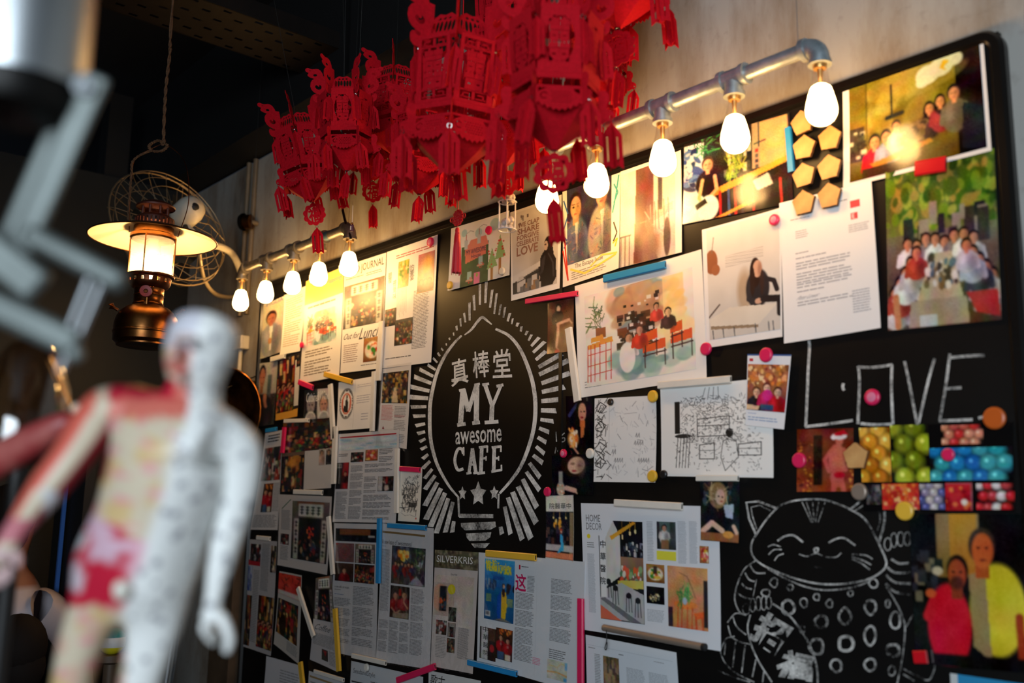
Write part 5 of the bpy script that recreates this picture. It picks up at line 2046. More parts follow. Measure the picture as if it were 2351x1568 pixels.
def pencil(c):
    c.clean = True
    c.a[:] = (234, 235, 234)
    c.specks(80, [(30, 30, 30), (70, 70, 70), (20, 20, 20)], .012, .035, .01, .02, .22, .94, kind='l')
    for y in (.12, .35, .6, .78):
        c.line([(.02, y), (.1, y - .07), (.2, y - .02), (.12, y + .06), (.03, y + .03)], .014, (40, 40, 40))
    c.line([(.255, .0), (.25, 1)], .006, (190, 192, 194))
    c.specks(90, [(190, 192, 196), (206, 208, 210), (150, 152, 156)], .01, .03, .3, .1, .98, .96, kind='l')
    for x, y, w in ((.3, .66, .1), (.34, .76, .18), (.72, .76, .22), (.66, .56, .16), (.68, .47, .08)):
        for k in range(int(w * 26)):
            xx = x + k * .038
            c.line([(xx, y), (xx + .02, y - .04), (xx + .024, y + .01)], .008, (110, 112, 116))
    c.line([(.5, .2), (.7, .19)], .006, (150, 152, 156))


p.photo(0, 0, 1, 1, pencil, dens=1.1)
p.done()
p = Paper('ink_sketch', 'large pen and ink drawing of the busy cafe on white paper', 'drawing', [(1518, 892), (1773, 866), (1777, 1097), (1519, 1093)], 3, (240, 240, 237))
p.photo(.02, .04, .98, .98, ink_sketch(), dens=1.1)
p.done()
p = Paper('photo_print', 'instant print of three diners with a white caption panel', 'photo', [(1717, 813), (1817, 814), (1801, 986), (1712, 976)], 6, (232, 234, 238), 'print_satin')
p.rect(.0, .0, 1, .02, (60, 90, 150))
p.photo(.02, .14, .98, .78, diners)
p.text(.06, .82, .3, .84, 1, (130, 150, 190))
p.text(.06, .87, .9, .94, 2, (150, 170, 200))
p.rect(.05, .06, .14, .1, (196, 50, 60))
p.done()
p = Paper('photo_print', 'photo of a shirtless man in a red and white hat', 'photo', [(1831, 986), (1960, 983), (1960, 1128), (1830, 1129)], 2, (110, 50, 30), 'print_gloss')
p.photo(0, 0, 1, 1, santa_hat_man, dens=2)
p.done()
p = Paper('photo_collage', 'black collage sheet of golden, green, red and blue baubles', 'photo', [(1974, 979), (2327, 968), (2332, 1174), (1982, 1174)], 1, (14, 13, 14), 'print_gloss')
p.photo(.0, .02, .215, .66, balls([(226, 150, 40), (206, 120, 30), (240, 180, 70)], (150, 84, 20), 2, 5, .3), dens=2.4)
p.photo(.22, .0, .475, .66, balls([(150, 160, 40), (120, 136, 30), (176, 190, 50), (160, 150, 40)], (16, 18, 12), 2, 4, .28), dens=2.4)
p.photo(.56, .02, .82, .24, balls([(206, 50, 50), (220, 140, 110), (200, 90, 80)], (14, 12, 13), 4, 3, .14), dens=2.4)
p.photo(.48, .28, .99, .65, balls([(30, 130, 190), (40, 150, 160), (30, 110, 180), (60, 160, 170)], (14, 14, 18), 5, 3, .12), dens=2.4)
p.photo(.03, .69, .14, .92, busy([(90, 84, 84), (130, 120, 120), (40, 36, 38)], 16, .1, .2), dens=2.4)
p.photo(.145, .68, .40, .98, busy([(214, 60, 40), (230, 130, 60), (190, 40, 40), (240, 190, 120)], 40, .05, .12, (196, 60, 40)), dens=2.4)
p.photo(.405, .69, .57, .98, balls([(150, 140, 170), (90, 90, 150), (190, 180, 180)], (40, 30, 60), 3, 4, .2), dens=2.4)
p.photo(.575, .68, .745, .99, lambda c: (c.vg((200, 36, 44), (170, 24, 34)), c.specks(14, [(226, 120, 60), (150, 20, 30)], .06, .12), c.ell(.7, .7, .12, .12, (236, 226, 210)), c.rect(.96, 0, 1, 1, (150, 150, 160)), c.rect(0, 0, 1, .03, (150, 150, 160))), dens=2.4)
p.photo(.77, .69, 1, .98, balls([(206, 40, 50), (226, 214, 210), (190, 60, 66)], (20, 14, 16), 4, 3, .16), dens=2.4)
p.done()
p = Paper('photo_print', 'dark photo of a man in a red shirt hugged by a man in yellow', 'photo', [(2088, 1180), (2352, 1180), (2362, 1545), (2104, 1524)], 1, (16, 16, 19), 'print_gloss')
p.photo(0, 0, 1, 1, two_men, dens=2.6)
p.done()
p = Paper('flyer', 'bright blue flyer with a white edge in the lower right corner', 'flyer', [(2183, 1545), (2375, 1574), (2380, 1700), (2186, 1660)], 1, (46, 136, 184), 'print_satin')
p.rect(0, 0, .09, 1, (196, 200, 200))
p.done()
# ================================================================ chalk drawings on the board
ch = Chalk(920, 620, 2.376)
RAYS = [(432, 190, 432, 75, 14), (462, 180, 467, 62, 16), (487, 205, 500, 105, 14), (510, 240, 524, 125, 12), (537, 245, 547, 185, 12), (560, 260, 570, 200, 12), (583, 280, 597, 232, 14),
        (605, 295, 612, 262, 10), (632, 308, 642, 285, 16), (655, 335, 660, 305, 14), (680, 355, 692, 330, 14), (697, 385, 715, 350, 14), (712, 415, 757, 365, 18), (722, 450, 788, 388, 20),
        (737, 490, 795, 440, 22), (752, 530, 882, 455, 26), (755, 570, 920, 490, 28), (768, 618, 928, 560, 28), (770, 665, 898, 637, 28), (767, 715, 877, 705, 28), (765, 765, 852, 768, 28),
        (762, 815, 837, 826, 24), (755, 862, 813, 886, 24), (747, 912, 797, 942, 24), (738, 962, 787, 1005, 24), (722, 1010, 778, 1055, 26), (702, 1052, 762, 1135, 26), (685, 1100, 760, 1205, 26),
        (665, 1140, 745, 1300, 30), (640, 1180, 742, 1385, 34), (610, 1210, 712, 1470, 34), (585, 1240, 665, 1475, 30), (567, 1290, 600, 1445, 26), (545, 1400, 553, 1445, 26),
        (403, 220, 398, 135, 14), (376, 275, 375, 175, 14), (353, 285, 345, 232, 12), (328, 308, 325, 262, 10), (307, 330, 303, 302, 12), (290, 358, 287, 340, 8), (268, 382, 264, 368, 10),
        (250, 412, 247, 398, 8), (232, 440, 220, 425, 10), (215, 470, 200, 450, 12), (200, 505, 175, 478, 12), (190, 545, 145, 515, 16), (178, 580, 100, 540, 20), (167, 618, 70, 580, 24),
        (157, 660, 50, 635, 24), (150, 700, 42, 692, 26), (140, 745, 52, 747, 20), (135, 795, 65, 797, 20), (133, 838, 78, 850, 20), (133, 882, 88, 893, 20), (135, 920, 100, 938, 18),
        (143, 962, 107, 980, 18), (150, 1005, 117, 1032, 20), (160, 1042, 118, 1085, 20), (172, 1085, 128, 1140, 20), (188, 1120, 130, 1200, 24), (200, 1158, 130, 1290, 28),
        (220, 1190, 135, 1365, 30), (242, 1215, 160, 1405, 30), (260, 1245, 192, 1440, 28), (285, 1265, 242, 1435, 26), (290, 1370, 280, 1435, 24)]
for x0, y0, x1, y1, w in RAYS:
    dx, dy = x1 - x0, y1 - y0
    L = math.hypot(dx, dy)
    nx, ny = -dy / L * w / 2, dx / L * w / 2
    k = w * .3 / L
    ch.fill([(x0 + nx * .8, y0 + ny * .8), (x1 + nx, y1 + ny), (x1 - nx - dx * k, y1 - ny - dy * k), (x0 - nx * .8, y0 - ny * .8)], .82 if y0 > 1050 else .9)
ch.done('chalk_rays', 'white chalk rays around the chalk light bulb')
ch = Chalk(920, 620, 2.376)
ch.stroke([(348, 354), (385, 325), (420, 280), (445, 258), (470, 275), (497, 297)], 15, .9, taper=.6)
ch.stroke([(332, 357), (290, 400), (240, 470), (195, 570), (165, 700), (158, 800), (163, 920), (185, 1020), (215, 1095), (265, 1180), (313, 1238)], 20, .92, taper=.5)
ch.stroke([(517, 321), (590, 358), (650, 430), (698, 540), (725, 640), (735, 740), (728, 850), (700, 960), (655, 1070), (600, 1150), (540, 1218)], 22, .92, taper=.4)
ch.stroke([(314, 1236), (318, 1345)], 11, .75)
ch.stroke([(534, 1220), (532, 1300)], 11, .75)
ch.stroke([(318, 1340), (505, 1342)], 22, .75)
for q in ([(328, 1380), (516, 1372), (520, 1400), (490, 1416), (350, 1420), (330, 1400)], [(356, 1436), (494, 1430), (488, 1458), (462, 1476), (376, 1478), (360, 1460)], [(384, 1492), (486, 1490), (462, 1516), (402, 1515)]):
    ch.fill(q, .74)
ch.done('chalk_bulb_outline', 'white chalk outline of a light bulb with screw base')


def star(cx, cy, rx, ry):
    return [(cx + rx * (1 if k % 2 == 0 else .52) * math.sin(k * math.pi / 5), cy - ry * (1 if k % 2 == 0 else .52) * math.cos(k * math.pi / 5)) for k in range(10)]


ch = Chalk(920, 620, 2.376)
for a in ((423, 1222, 46, 70), (337, 1218, 23, 40), (510, 1216, 25, 40)):
    pts = star(*a)
    for i in range(10):
        ch.fill([(a[0], a[1]), pts[i], pts[(i + 1) % 10]], .8)
ch.done('chalk_stars', 'three chalk stars at the foot of the chalk bulb')
ch = Chalk(920, 620, 2.376)
ch.text('真', [(276, 492), (358, 472), (372, 612), (276, 640)], .012)
ch.text('棒', [(388, 448), (480, 432), (492, 580), (396, 592)], .012)
ch.text('堂', [(506, 440), (596, 424), (608, 585), (502, 590)], .012)
for a, b, w in (((340, 655), (326, 838), 28), ((341, 650), (370, 770), 26), ((368, 772), (414, 624), 22), ((415, 622), (412, 832), 28), ((318, 658), (352, 650), 14), ((308, 846), (354, 838), 20),
                ((390, 836), (432, 830), 20), ((402, 626), (432, 620), 12), ((461, 628), (498, 738), 22), ((546, 632), (502, 738), 17), ((499, 732), (495, 830), 25), ((445, 626), (482, 620), 14),
                ((522, 634), (560, 626), 16), ((458, 832), (533, 826), 20)):
    ch.stroke([a, b], w, .97, False)
ch.text('awesome', [(298, 884), (551, 862), (550, 936), (298, 952)], .012)
ch.stroke([(342, 1002), (334, 978), (314, 976), (299, 1010), (296, 1050), (312, 1090), (342, 1084)], 16, .97)
ch.stroke([(343, 966), (344, 1012)], 9, .95, False)
for a, b, w in (((391, 972), (372, 1106), 16), ((390, 972), (410, 1106), 19), ((378, 1062), (404, 1060), 12), ((358, 1110), (386, 1106), 12), ((396, 1108), (424, 1106), 12),
                ((442, 972), (437, 1108), 20), ((426, 968), (474, 962), 14), ((473, 958), (472, 996), 9), ((440, 1028), (466, 1026), 12), ((466, 1014), (466, 1040), 7), ((418, 1110), (460, 1105), 14),
                ((510, 968), (507, 1096), 20), ((496, 968), (548, 962), 14), ((547, 958), (546, 992), 9), ((508, 1028), (534, 1026), 12), ((534, 1014), (534, 1040), 7), ((494, 1100), (550, 1090), 14), ((549, 1062), (550, 1094), 9)):
    ch.stroke([a, b], w, .97, False)
ch.done('chalk_lettering', 'chalk lettering MY awesome CAFE inside the chalk bulb')
ch = Chalk(1240, 560, 2.703)
ch.stroke([(98, 1165), (102, 1228)], 7, .62, False)
ch.stroke([(152, 1172), (126, 1200), (128, 1226), (150, 1224), (152, 1204), (130, 1206)], 6, .62)
ch.stroke([(92, 1300), (98, 1262), (108, 1288), (120, 1256), (124, 1290)], 6, .62, False)
ch.done('chalk_note', 'faint chalk note beside the flame photo')
# ---- LOVE
ch = Chalk(1640, 780, 3.307)
for q in ([(720, 5), (722, 70), (712, 240), (706, 400), (694, 660)], [(688, 660), (860, 640), (1052, 612)], [(1092, 200), (1102, 320), (1090, 640)], [(1090, 206), (1200, 210), (1352, 190)],
          [(1348, 188), (1345, 380), (1356, 640)], [(1110, 636), (1230, 645), (1352, 640)], [(1444, 162), (1480, 330), (1540, 645)], [(1672, 142), (1620, 330), (1550, 635)],
          [(1788, 105), (1760, 330), (1712, 612)], [(1790, 136), (1920, 124), (2052, 118)], [(1750, 372), (1876, 364)], [(1705, 616), (1830, 612), (1960, 606)], [(2005, 596), (2050, 584)], [(980, 330), (975, 360), (985, 385)]):
    ch.stroke(q, 22, .68)
ch.done('chalk_love_lettering', 'the word LOVE in tall chalk letters')
# ---- lucky cat
ch = Chalk(1620, 1100, 3.216)


def S(q, w, dens=.66, smooth=True, closed=False):
    ch.stroke(q, w * .86, dens - .07, smooth, closed)


S([(500, 240), (560, 190), (680, 155), (850, 150), (960, 178), (1070, 225), (1170, 290), (1240, 400), (1290, 500), (1335, 620), (1290, 690), (1180, 745), (1000, 775), (820, 770), (650, 730), (500, 672),
   (400, 620), (345, 560), (338, 480), (380, 400), (440, 310), (500, 240)], 17, .70)
S([(460, 662), (600, 740), (750, 798), (900, 820), (1080, 800), (1200, 760)], 14, .66)
S([(372, 410), (320, 290), (300, 172), (390, 164), (520, 214)], 20, .70, False)
S([(378, 370), (345, 270), (335, 208), (400, 192), (480, 235)], 12, .6, False)
S([(1070, 222), (1140, 166)], 18, .66, False)
S([(1100, 235), (1170, 190)], 12, .6, False)
S([(1282, 462), (1318, 330), (1322, 220)], 20, .68)
S([(1262, 400), (1288, 300), (1278, 220)], 12, .6)
for x0, x1 in ((712, 782), (745, 792), (790, 802), (835, 812), (882, 830)):
    S([(x0, 170), (x1, 320)], 11, .66, False)
S([(530, 456), (585, 422), (650, 416), (720, 466)], 18, .72)
S([(908, 470), (960, 442), (1025, 436), (1105, 490)], 16, .70)
S([(800, 512), (830, 512), (822, 540), (806, 538), (800, 512)], 18, .74)
S([(690, 554), (750, 570), (815, 548), (880, 572), (960, 576), (1002, 545)], 11, .62)
S([(800, 645), (860, 655)], 14, .5, False)
for q in ([(460, 500), (500, 484), (556, 500)], [(464, 558), (505, 522), (562, 520)], [(508, 602), (535, 566), (577, 550)], [(1080, 555), (1180, 562), (1232, 590)], [(1080, 574), (1160, 600), (1222, 632)], [(1080, 590), (1150, 622), (1212, 668)]):
    S(q, 12, .64)
S([(370, 600), (290, 660), (240, 760), (215, 880), (250, 980), (300, 1000)], 14, .66)
for q in ([(330, 640), (370, 690), (442, 694)], [(290, 690), (320, 740), (362, 756)], [(265, 770), (300, 802), (342, 812)], [(232, 842), (280, 870), (332, 886)]):
    S(q, 15, .68)
S([(376, 740), (350, 870)], 9, .6, False)
for cx, cy, rx, ry in ((300, 960, 26, 40), (348, 930, 20, 50), (390, 920, 20, 52), (430, 915, 20, 52), (466, 912, 20, 46), (1345, 480, 26, 46), (1390, 450, 24, 52), (1440, 442, 24, 52), (1490, 440, 24, 50)):
    S([(cx + rx * math.cos(a * .785), cy + ry * math.sin(a * .785)) for a in range(8)], 10, .62, closed=True)
for q in ([(1370, 590), (1430, 622), (1500, 620)], [(1340, 650), (1400, 690), (1512, 690)], [(1332, 710), (1400, 762), (1514, 772)], [(1330, 772), (1400, 832), (1516, 852)]):
    S(q, 20, .6)
for cx, cy, rx, ry in ((505, 765, 28, 32), (625, 800, 20, 24), (445, 840, 30, 26), (820, 870, 22, 26), (915, 920, 24, 28), (725, 910, 28, 34), (1070, 845, 20, 20), (1240, 770, 30, 34), (610, 945, 48, 48),
                       (1030, 1010, 42, 56), (1220, 945, 42, 52), (855, 1055, 48, 44), (1345, 920, 18, 28), (1400, 1040, 38, 58), (1215, 1155, 42, 66), (1040, 1215, 56, 56), (820, 1235, 50, 60),
                       (1385, 1265, 50, 46), (965, 1375, 42, 46), (1215, 1370, 42, 42), (1375, 1415, 28, 32), (715, 1110, 18, 26)):
    rr = random.Random(cx)
    S([(cx + rx * (.85 + .3 * rr.random()) * math.cos(a * .785), cy + ry * (.85 + .3 * rr.random()) * math.sin(a * .785)) for a in range(8)], max(14, rx * .5), .66, closed=True)
S([(330, 1000), (310, 1100), (340, 1230), (400, 1360), (490, 1500)], 15, .64)
S([(495, 920), (600, 990), (700, 1110), (780, 1250), (822, 1400), (828, 1530)], 17, .68)
ch.text('招', [(430, 960), (660, 1090), (510, 1310), (310, 1170)], .045, .72)
ch.text('福', [(590, 1250), (800, 1300), (790, 1500), (480, 1450)], .045, .72)
for q in ([(160, 1060), (220, 992), (300, 1004)], [(165, 1080), (190, 1160), (250, 1200), (330, 1220)], [(200, 1010), (230, 1090), (300, 1150)], [(110, 1260), (150, 1180), (215, 1160)], [(108, 1270), (140, 1350), (220, 1430), (360, 1500)],
          [(150, 1190), (138, 1300)], [(222, 1200), (200, 1390)], [(292, 1225), (266, 1430)], [(372, 1330), (345, 1460)], [(430, 1420), (420, 1500)], [(90, 1410), (200, 1460), (330, 1500)],
          [(1440, 980), (1472, 1090), (1455, 1300), (1415, 1510)], [(1330, 790), (1400, 900), (1450, 1000)], [(1460, 1400), (1560, 1450), (1650, 1482), (1690, 1370), (1600, 1358)], [(1480, 1090), (1530, 1000)], [(1460, 1440), (1540, 1490)]):
    S(q, 13, .62)
ch.done('chalk_cat_drawing', 'chalk drawing of a smiling lucky cat holding an oval plaque')
# ================================================================ magnets and bars
def plastic(name, c, rough=.35):
    return mat(name, c, rough, 0, var=.06, scale=30)


BARM = {'pink': plastic('pink_plastic', (224, 36, 92)), 'blue': plastic('blue_plastic', (36, 138, 202)), 'yellow': plastic('yellow_plastic', (232, 184, 60)), 'white': plastic('white_plastic', (232, 228, 218)),
        'black': plastic('black_plastic', (30, 30, 32)), 'red': plastic('red_plastic', (206, 24, 36), .2), 'orange': plastic('orange_print', (196, 92, 30)), 'palepink': plastic('pale_pink_plastic', (226, 130, 160)),
        'tan': mat('tan_tube', (150, 134, 120), .4, .3, var=.1)}
M['socket_dark'] = mat('socket_dark', (22, 22, 24), .6)


def bar(color, a, b, w, label, layer=7, dark_end=True):
    """magnetic bar from pixel a to pixel b, w = width in photo pixels"""
    y = BOARD_Y - 0.0016 - .0013 * layer
    A, B = PY(*a, y), PY(*b, y)
    d = B - A
    L = np.linalg.norm(d)
    u = d / L
    v = np.array([-u[2], 0, u[0]])
    mid = ((a[0] + b[0]) / 2, (a[1] + b[1]) / 2)
    e = PY(mid[0] - (b[1] - a[1]) / math.hypot(b[0] - a[0], b[1] - a[1]), mid[1] + (b[0] - a[0]) / math.hypot(b[0] - a[0], b[1] - a[1]), y) - PY(*mid, y)
    hw = max(.0035, abs(float(np.dot(e, v))) * w / 2)
    th = .007
    c = (A + B) / 2
    mb = MB()
    vs = []
    for s in (-L / 2, L / 2):
        for t, yy in ((-hw, 0), (-hw, -th * .75), (-hw * .8, -th), (hw * .8, -th), (hw, -th * .75), (hw, 0)):
            q = u * s + v * t
            vs.append((q[0], yy, q[2]))
    fs = [(i, (i + 1) % 6, 6 + (i + 1) % 6, 6 + i) for i in range(6)] + [tuple(range(5, -1, -1)), tuple(range(6, 12))]
    mb.add(vs, fs)
    o = mb.build('magnetic_bar', BARM[color], None, angle=25)
    o.location = Vector(c)
    tag(o, label, 'magnet', 'magnetic bars on the chalkboard')
    if dark_end:
        q = u * (L / 2 + .0003)
        m = MB()
        vs = [(q + v * t)[[0, 2]] for t in (-hw * .6, hw * .6)]
        m.add([(vs[0][0], -th * .25, vs[0][1]), (vs[1][0], -th * .25, vs[1][1]), (vs[1][0], -th * .75, vs[1][1]), (vs[0][0], -th * .75, vs[0][1])], [(0, 1, 2, 3)])
        m.build('end_socket', M['socket_dark'], o, smooth=False)
    return o


bar('white', (624, 826), (656, 817), 11, 'short white bar on the thinking man photo')
bar('white', (878, 738), (870, 874), 11, 'upright white bar along the vertical character page')
bar('pink', (688, 877), (720, 890), 12, 'short pink bar above the cuisine magazine cover')
bar('yellow', (747, 859), (810, 877), 12, 'yellow bar above the card with the round emblem')
bar('white', (861, 853), (856, 990), 9, 'upright white bar on the right edge of the emblem card')
bar('white', (760, 883), (767, 1008), 9, 'slightly leaning white bar right of the cuisine cover')
bar('white', (655, 967), (711, 965), 9, 'flat white bar at the foot of the cuisine cover')
bar('pink', (655, 981), (650, 1040), 7, 'upright pink bar on the left of the market stall page')
bar('white', (772, 979), (767, 1111), 10, 'upright white bar left of the red ruled article')
bar('white', (914, 1030), (912, 1178), 9, 'upright white bar right of the red ruled article')
bar('pink', (921, 1076), (966, 1079), 12, 'pink bar holding the narrow shophouse drawing')
bar('blue', (613, 989), (637, 985), 9, 'short blue bar beside the figure shoulder')
bar('white', (677, 1129), (742, 1131), 11, 'white bar above the clinic entrance page')
bar('white', (756, 1186), (766, 1319), 8, 'leaning white bar right of the clinic entrance page')
bar('white', (592, 1234), (622, 1237), 10, 'short white bar at the lower left board edge')
bar('white', (686, 1350), (722, 1462), 8, 'steeply slanting white bar on the bare black board')
bar('yellow', (771, 1397), (780, 1541), 9, 'upright yellow bar on the web news print')
bar('blue', (873, 1190), (870, 1339), 9, 'upright blue bar between the two news pages')
bar('blue', (893, 1206), (980, 1212), 12, 'flat blue bar above the awesomeness headline')
bar('white', (811, 1505), (888, 1522), 11, 'white bar at the foot of the web news print')
bar('yellow', (691, 1520), (699, 1590), 9, 'yellow bar cut off by the bottom picture edge')
bar('white', (724, 1541), (791, 1561), 9, 'lowest white bar on the gold ruled page')
bar('pink', (914, 1562), (1001, 1530), 15, 'tilted pink bar below the awesomeness page')
bar('yellow', (1119, 1270), (1232, 1280), 16, 'yellow bar above the blue travel cover')
bar('blue', (1077, 1520), (1188, 1547), 14, 'blue bar below the blue travel cover')
bar('pink', (1335, 1374), (1335, 1600), 13, 'long upright pink bar between the two magazine spreads')
bar('white', (1414, 1154), (1568, 1163), 17, 'thick white bar above the home decor spread')
bar('pink', (1210, 693), (1328, 674), 12, 'pink bar above the bare legs photo')
bar('blue', (1389, 641), (1530, 608), 17, 'long blue bar on the watercolour print')
bar('white', (1307, 754), (1328, 922), 15, 'long leaning white bar left of the watercolour print')
bar('white', (1514, 885), (1680, 871), 17, 'long white bar above the ink cafe drawing')
bar('white', (1602, 1098), (1697, 1098), 14, 'white bar under the ink cafe drawing')
bar('blue', (1811, 294), (1819, 396), 14, 'blue bar left of the wooden pentagons')
bar('red', (2104, 389), (2174, 377), 34, 'broad glossy red bar between the two group photos')
bar('red', (2101, 1508), (2130, 1508), 30, 'small red square magnet under the two men photo', dark_end=False)


def magnet(color, px, py, r, label, ring=None, layer=7, name='round_magnet'):
    y = BOARD_Y - .0016 - .0013 * layer
    c = PY(px, py, y)
    e = PY(px, py + 10, y)
    R = abs(c[2] - e[2]) * r / 10
    rot = Matrix.Rotation(math.pi / 2, 3, 'X')
    t = .006
    o = MB().lathe([(0, t), (R * .8, t), (R * .95, t * .8), (R, t * .45), (R, 0)], 24, mat=rot).build(name, BARM[color], angle=20)
    o.location = Vector(c)
    tag(o, label, 'magnet', 'round magnets on the chalkboard')
    if ring:
        MB().lathe([(0, t + .0006), (R * .5, t + .0006), (R * .6, t)], 20, mat=rot).build('face_disc', BARM[ring], o)
    return o


magnet('pink', 694, 792, 7, 'small pink magnet beside the yellow headline page')
magnet('pink', 989, 556, 11, 'pink magnet with a pale centre on the vertical character page', 'palepink')
magnet('pink', 1123, 529, 10, 'pink magnet on the crayon house drawing')
magnet('yellow', 1034, 655, 9, 'yellow magnet on the lower corner of the crayon house drawing')
magnet('white', 1154, 623, 9, 'white magnet on the crayon house drawing')
magnet('white', 843, 1532, 9, 'white magnet at the foot of the board')
magnet('pink', 1295, 1041, 10, 'pink magnet with a pale centre between the two dark portraits', 'palepink')
magnet('white', 1356, 1041, 12, 'white magnet between the two dark portraits')
magnet('pink', 1258, 1129, 11, 'pink magnet above the blue gown photo')
magnet('black', 1403, 923, 8, 'black magnet on the pencil sketch')
magnet('yellow', 1500, 910, 14, 'upper yellow magnet on the pencil sketch')
magnet('yellow', 1499, 1093, 14, 'lower yellow magnet on the pencil sketch')
magnet('black', 1525, 1089, 10, 'black magnet at the corner of the ink cafe drawing')
magnet('pink', 1622, 801, 15, 'pink magnet at the corner of the watercolour print')
magnet('pink', 1760, 815, 17, 'pink magnet on the instant print')
magnet('pink', 1779, 505, 13, 'pink magnet on the seated woman page', 'palepink')
magnet('pink', 1836, 1057, 18, 'pink magnet left of the red hat photo')
magnet('pink', 2004, 912, 19, 'pink magnet inside the chalk letter O', 'palepink')
magnet('orange', 2284, 960, 26, 'large orange badge at the end of the chalk word', None)
magnet('pink', 2178, 1044, 15, 'pink magnet on the blue baubles')
magnet('tan', 1974, 1129, 20, 'beige badge with a leaf at the foot of the red hat photo', None)
magnet('yellow', 2078, 1173, 22, 'yellow magnet on the bauble collage')

M['pale_wood'] = mat('pale_wood', (214, 166, 104), .55, rgb2=(190, 138, 82), scale=30, bump=.1)
M['bark'] = mat('bark_edge', (104, 70, 42), .7)


def pentagon(px, py, r, label, rot=0.0, layer=7):
    y = BOARD_Y - .0016 - .0013 * layer
    c = PY(px, py, y)
    e = PY(px, py + 10, y)
    R = abs(c[2] - e[2]) * r / 10
    rr = random.Random(int(px * 7 + py))
    pts = []
    for k in range(5):
        a0 = math.pi / 2 + rot + k * 2 * math.pi / 5
        a1 = a0 + 2 * math.pi / 5
        for j in range(6):
            t = j / 6
            x = (math.cos(a0) * (1 - t) + math.cos(a1) * t) * R
            z = (math.sin(a0) * (1 - t) + math.sin(a1) * t) * R
            k2 = 1 + rr.uniform(-.02, .03)
            pts.append((x * k2, z * k2))
    o = MB().prism([(x, z) for x, z in pts], -.007).build('wooden_pentagon', M['pale_wood'], None, smooth=False)
    o.location = Vector(c)
    tag(o, label, 'wood tile', 'wooden pentagon slices on the chalkboard')
    MB().prism([(x * 1.03, z * 1.03) for x, z in pts], -.0055).build('bark_rim', M['bark'], o, smooth=False)


pentagon(1845, 283, 29, 'wooden pentagon half hidden behind the last bulb', .1)
pentagon(1908, 319, 29, 'wooden pentagon at the top of the column nearest the group photo', -.1)
pentagon(1849, 340, 29, 'wooden pentagon in the bulb side column, second from the top', -.1)
pentagon(1907, 386, 30, 'wooden pentagon in the middle of the column nearest the group photo', .0)
pentagon(1848, 404, 29, 'wooden pentagon in the bulb side column, third from the top', .05)
pentagon(1907, 451, 30, 'lowest wooden pentagon of the column nearest the group photo', .0)
pentagon(1848, 467, 29, 'lowest wooden pentagon, overlapping the letter corner', .0)
pentagon(1968, 1048, 32, 'single wooden pentagon on the red hat photo', .0)

# tan pointer tube with a wrist strap
y = BOARD_Y - .016
A, B = PY(1386, 1441, y), PY(1617, 1486, y)
t = thing('pointer_tube', 'tan pointer rod with a wrist strap across the home decor spread', 'pointer', tuple(A))
MB().tube([(0, 0, 0), tuple(B - A)], .0075, 14).build('rod', BARM['tan'], t)
MB().tube([tuple((B - A) * .985), tuple((B - A) * 1.01)], .008, 14).build('end_cap', M['socket_dark'], t)
s0, s1 = PY(1392, 1447, y - .008), PY(1391, 1492, y - .008)
lp = [s0 - A, (s0 + s1) / 2 - A + np.array([.002, 0, 0]), s1 - A + np.array([-.003, 0, .004]), s1 - A + np.array([0, 0, 0]), s1 - A + np.array([.003, 0, .006]), (s0 + s1) / 2 - A + np.array([.003, 0, -.004])]
MB().tube(smooth_path(lp, 5), .0011, 6).build('strap', M['socket_dark'], t)
# ================================================================ pipe lamps with hanging bulbs
LAMP_Y, PIPE_Z, RIM_Z, TIP_Z = -0.17, 2.388, 2.347, 2.223
M['glow'] = emit_mat('bulb_glow', (255, 196, 118), 44.0)
M['cap_brass'] = mat('bulb_cap', (190, 150, 90), .35, .9)


def lathe_mesh(name, prof, n, m, angle=40):
    me = MB().lathe(prof, n).mesh(name, True, angle)
    me.materials.append(m)
    return me


_L = RIM_Z - TIP_Z
glass_prof = [(.0125, 0), (.0135, -.012), (.0165, -.03), (.0225, -.052), (.0285, -.074), (.0312, -.088), (.0305, -.099), (.026, -.110), (.017, -.118), (.006, -.1225), (.0, -.1245)]
glow_prof = [(0, -.040), (.012, -.041), (.0185, -.046), (.0225, -.058), (.0265, -.074), (.0290, -.088), (.0282, -.098), (.0235, -.108), (.015, -.1155), (.0, -.119)]
BULB_GLASS = lathe_mesh('glass_envelope', glass_prof, 24, M['glass'])
BULB_GLOW = lathe_mesh('filament_glow', glow_prof, 20, M['glow'])
BULB_CAP = lathe_mesh('screw_cap', [(0, .012), (.012, .012), (.0128, .004), (.0132, -.004), (.012, -.008), (0, -.008)], 18, M['cap_brass'])
BULB_STEM = lathe_mesh('glass_stem', [(.006, -.006), (.0045, -.02), (.003, -.036), (.0, -.04)], 10, M['cap_brass'])


def elbow_pts(x, sx):
    """quarter bend from the horizontal pipe down to the socket; sx = +1 bends at the right end"""
    r = .030
    return [(x - sx * r + sx * r * math.sin(a), 0, PIPE_Z - RIM_Z - r + r * math.cos(a) - .0) for a in [math.pi / 2 * k / 8 for k in range(9)]]


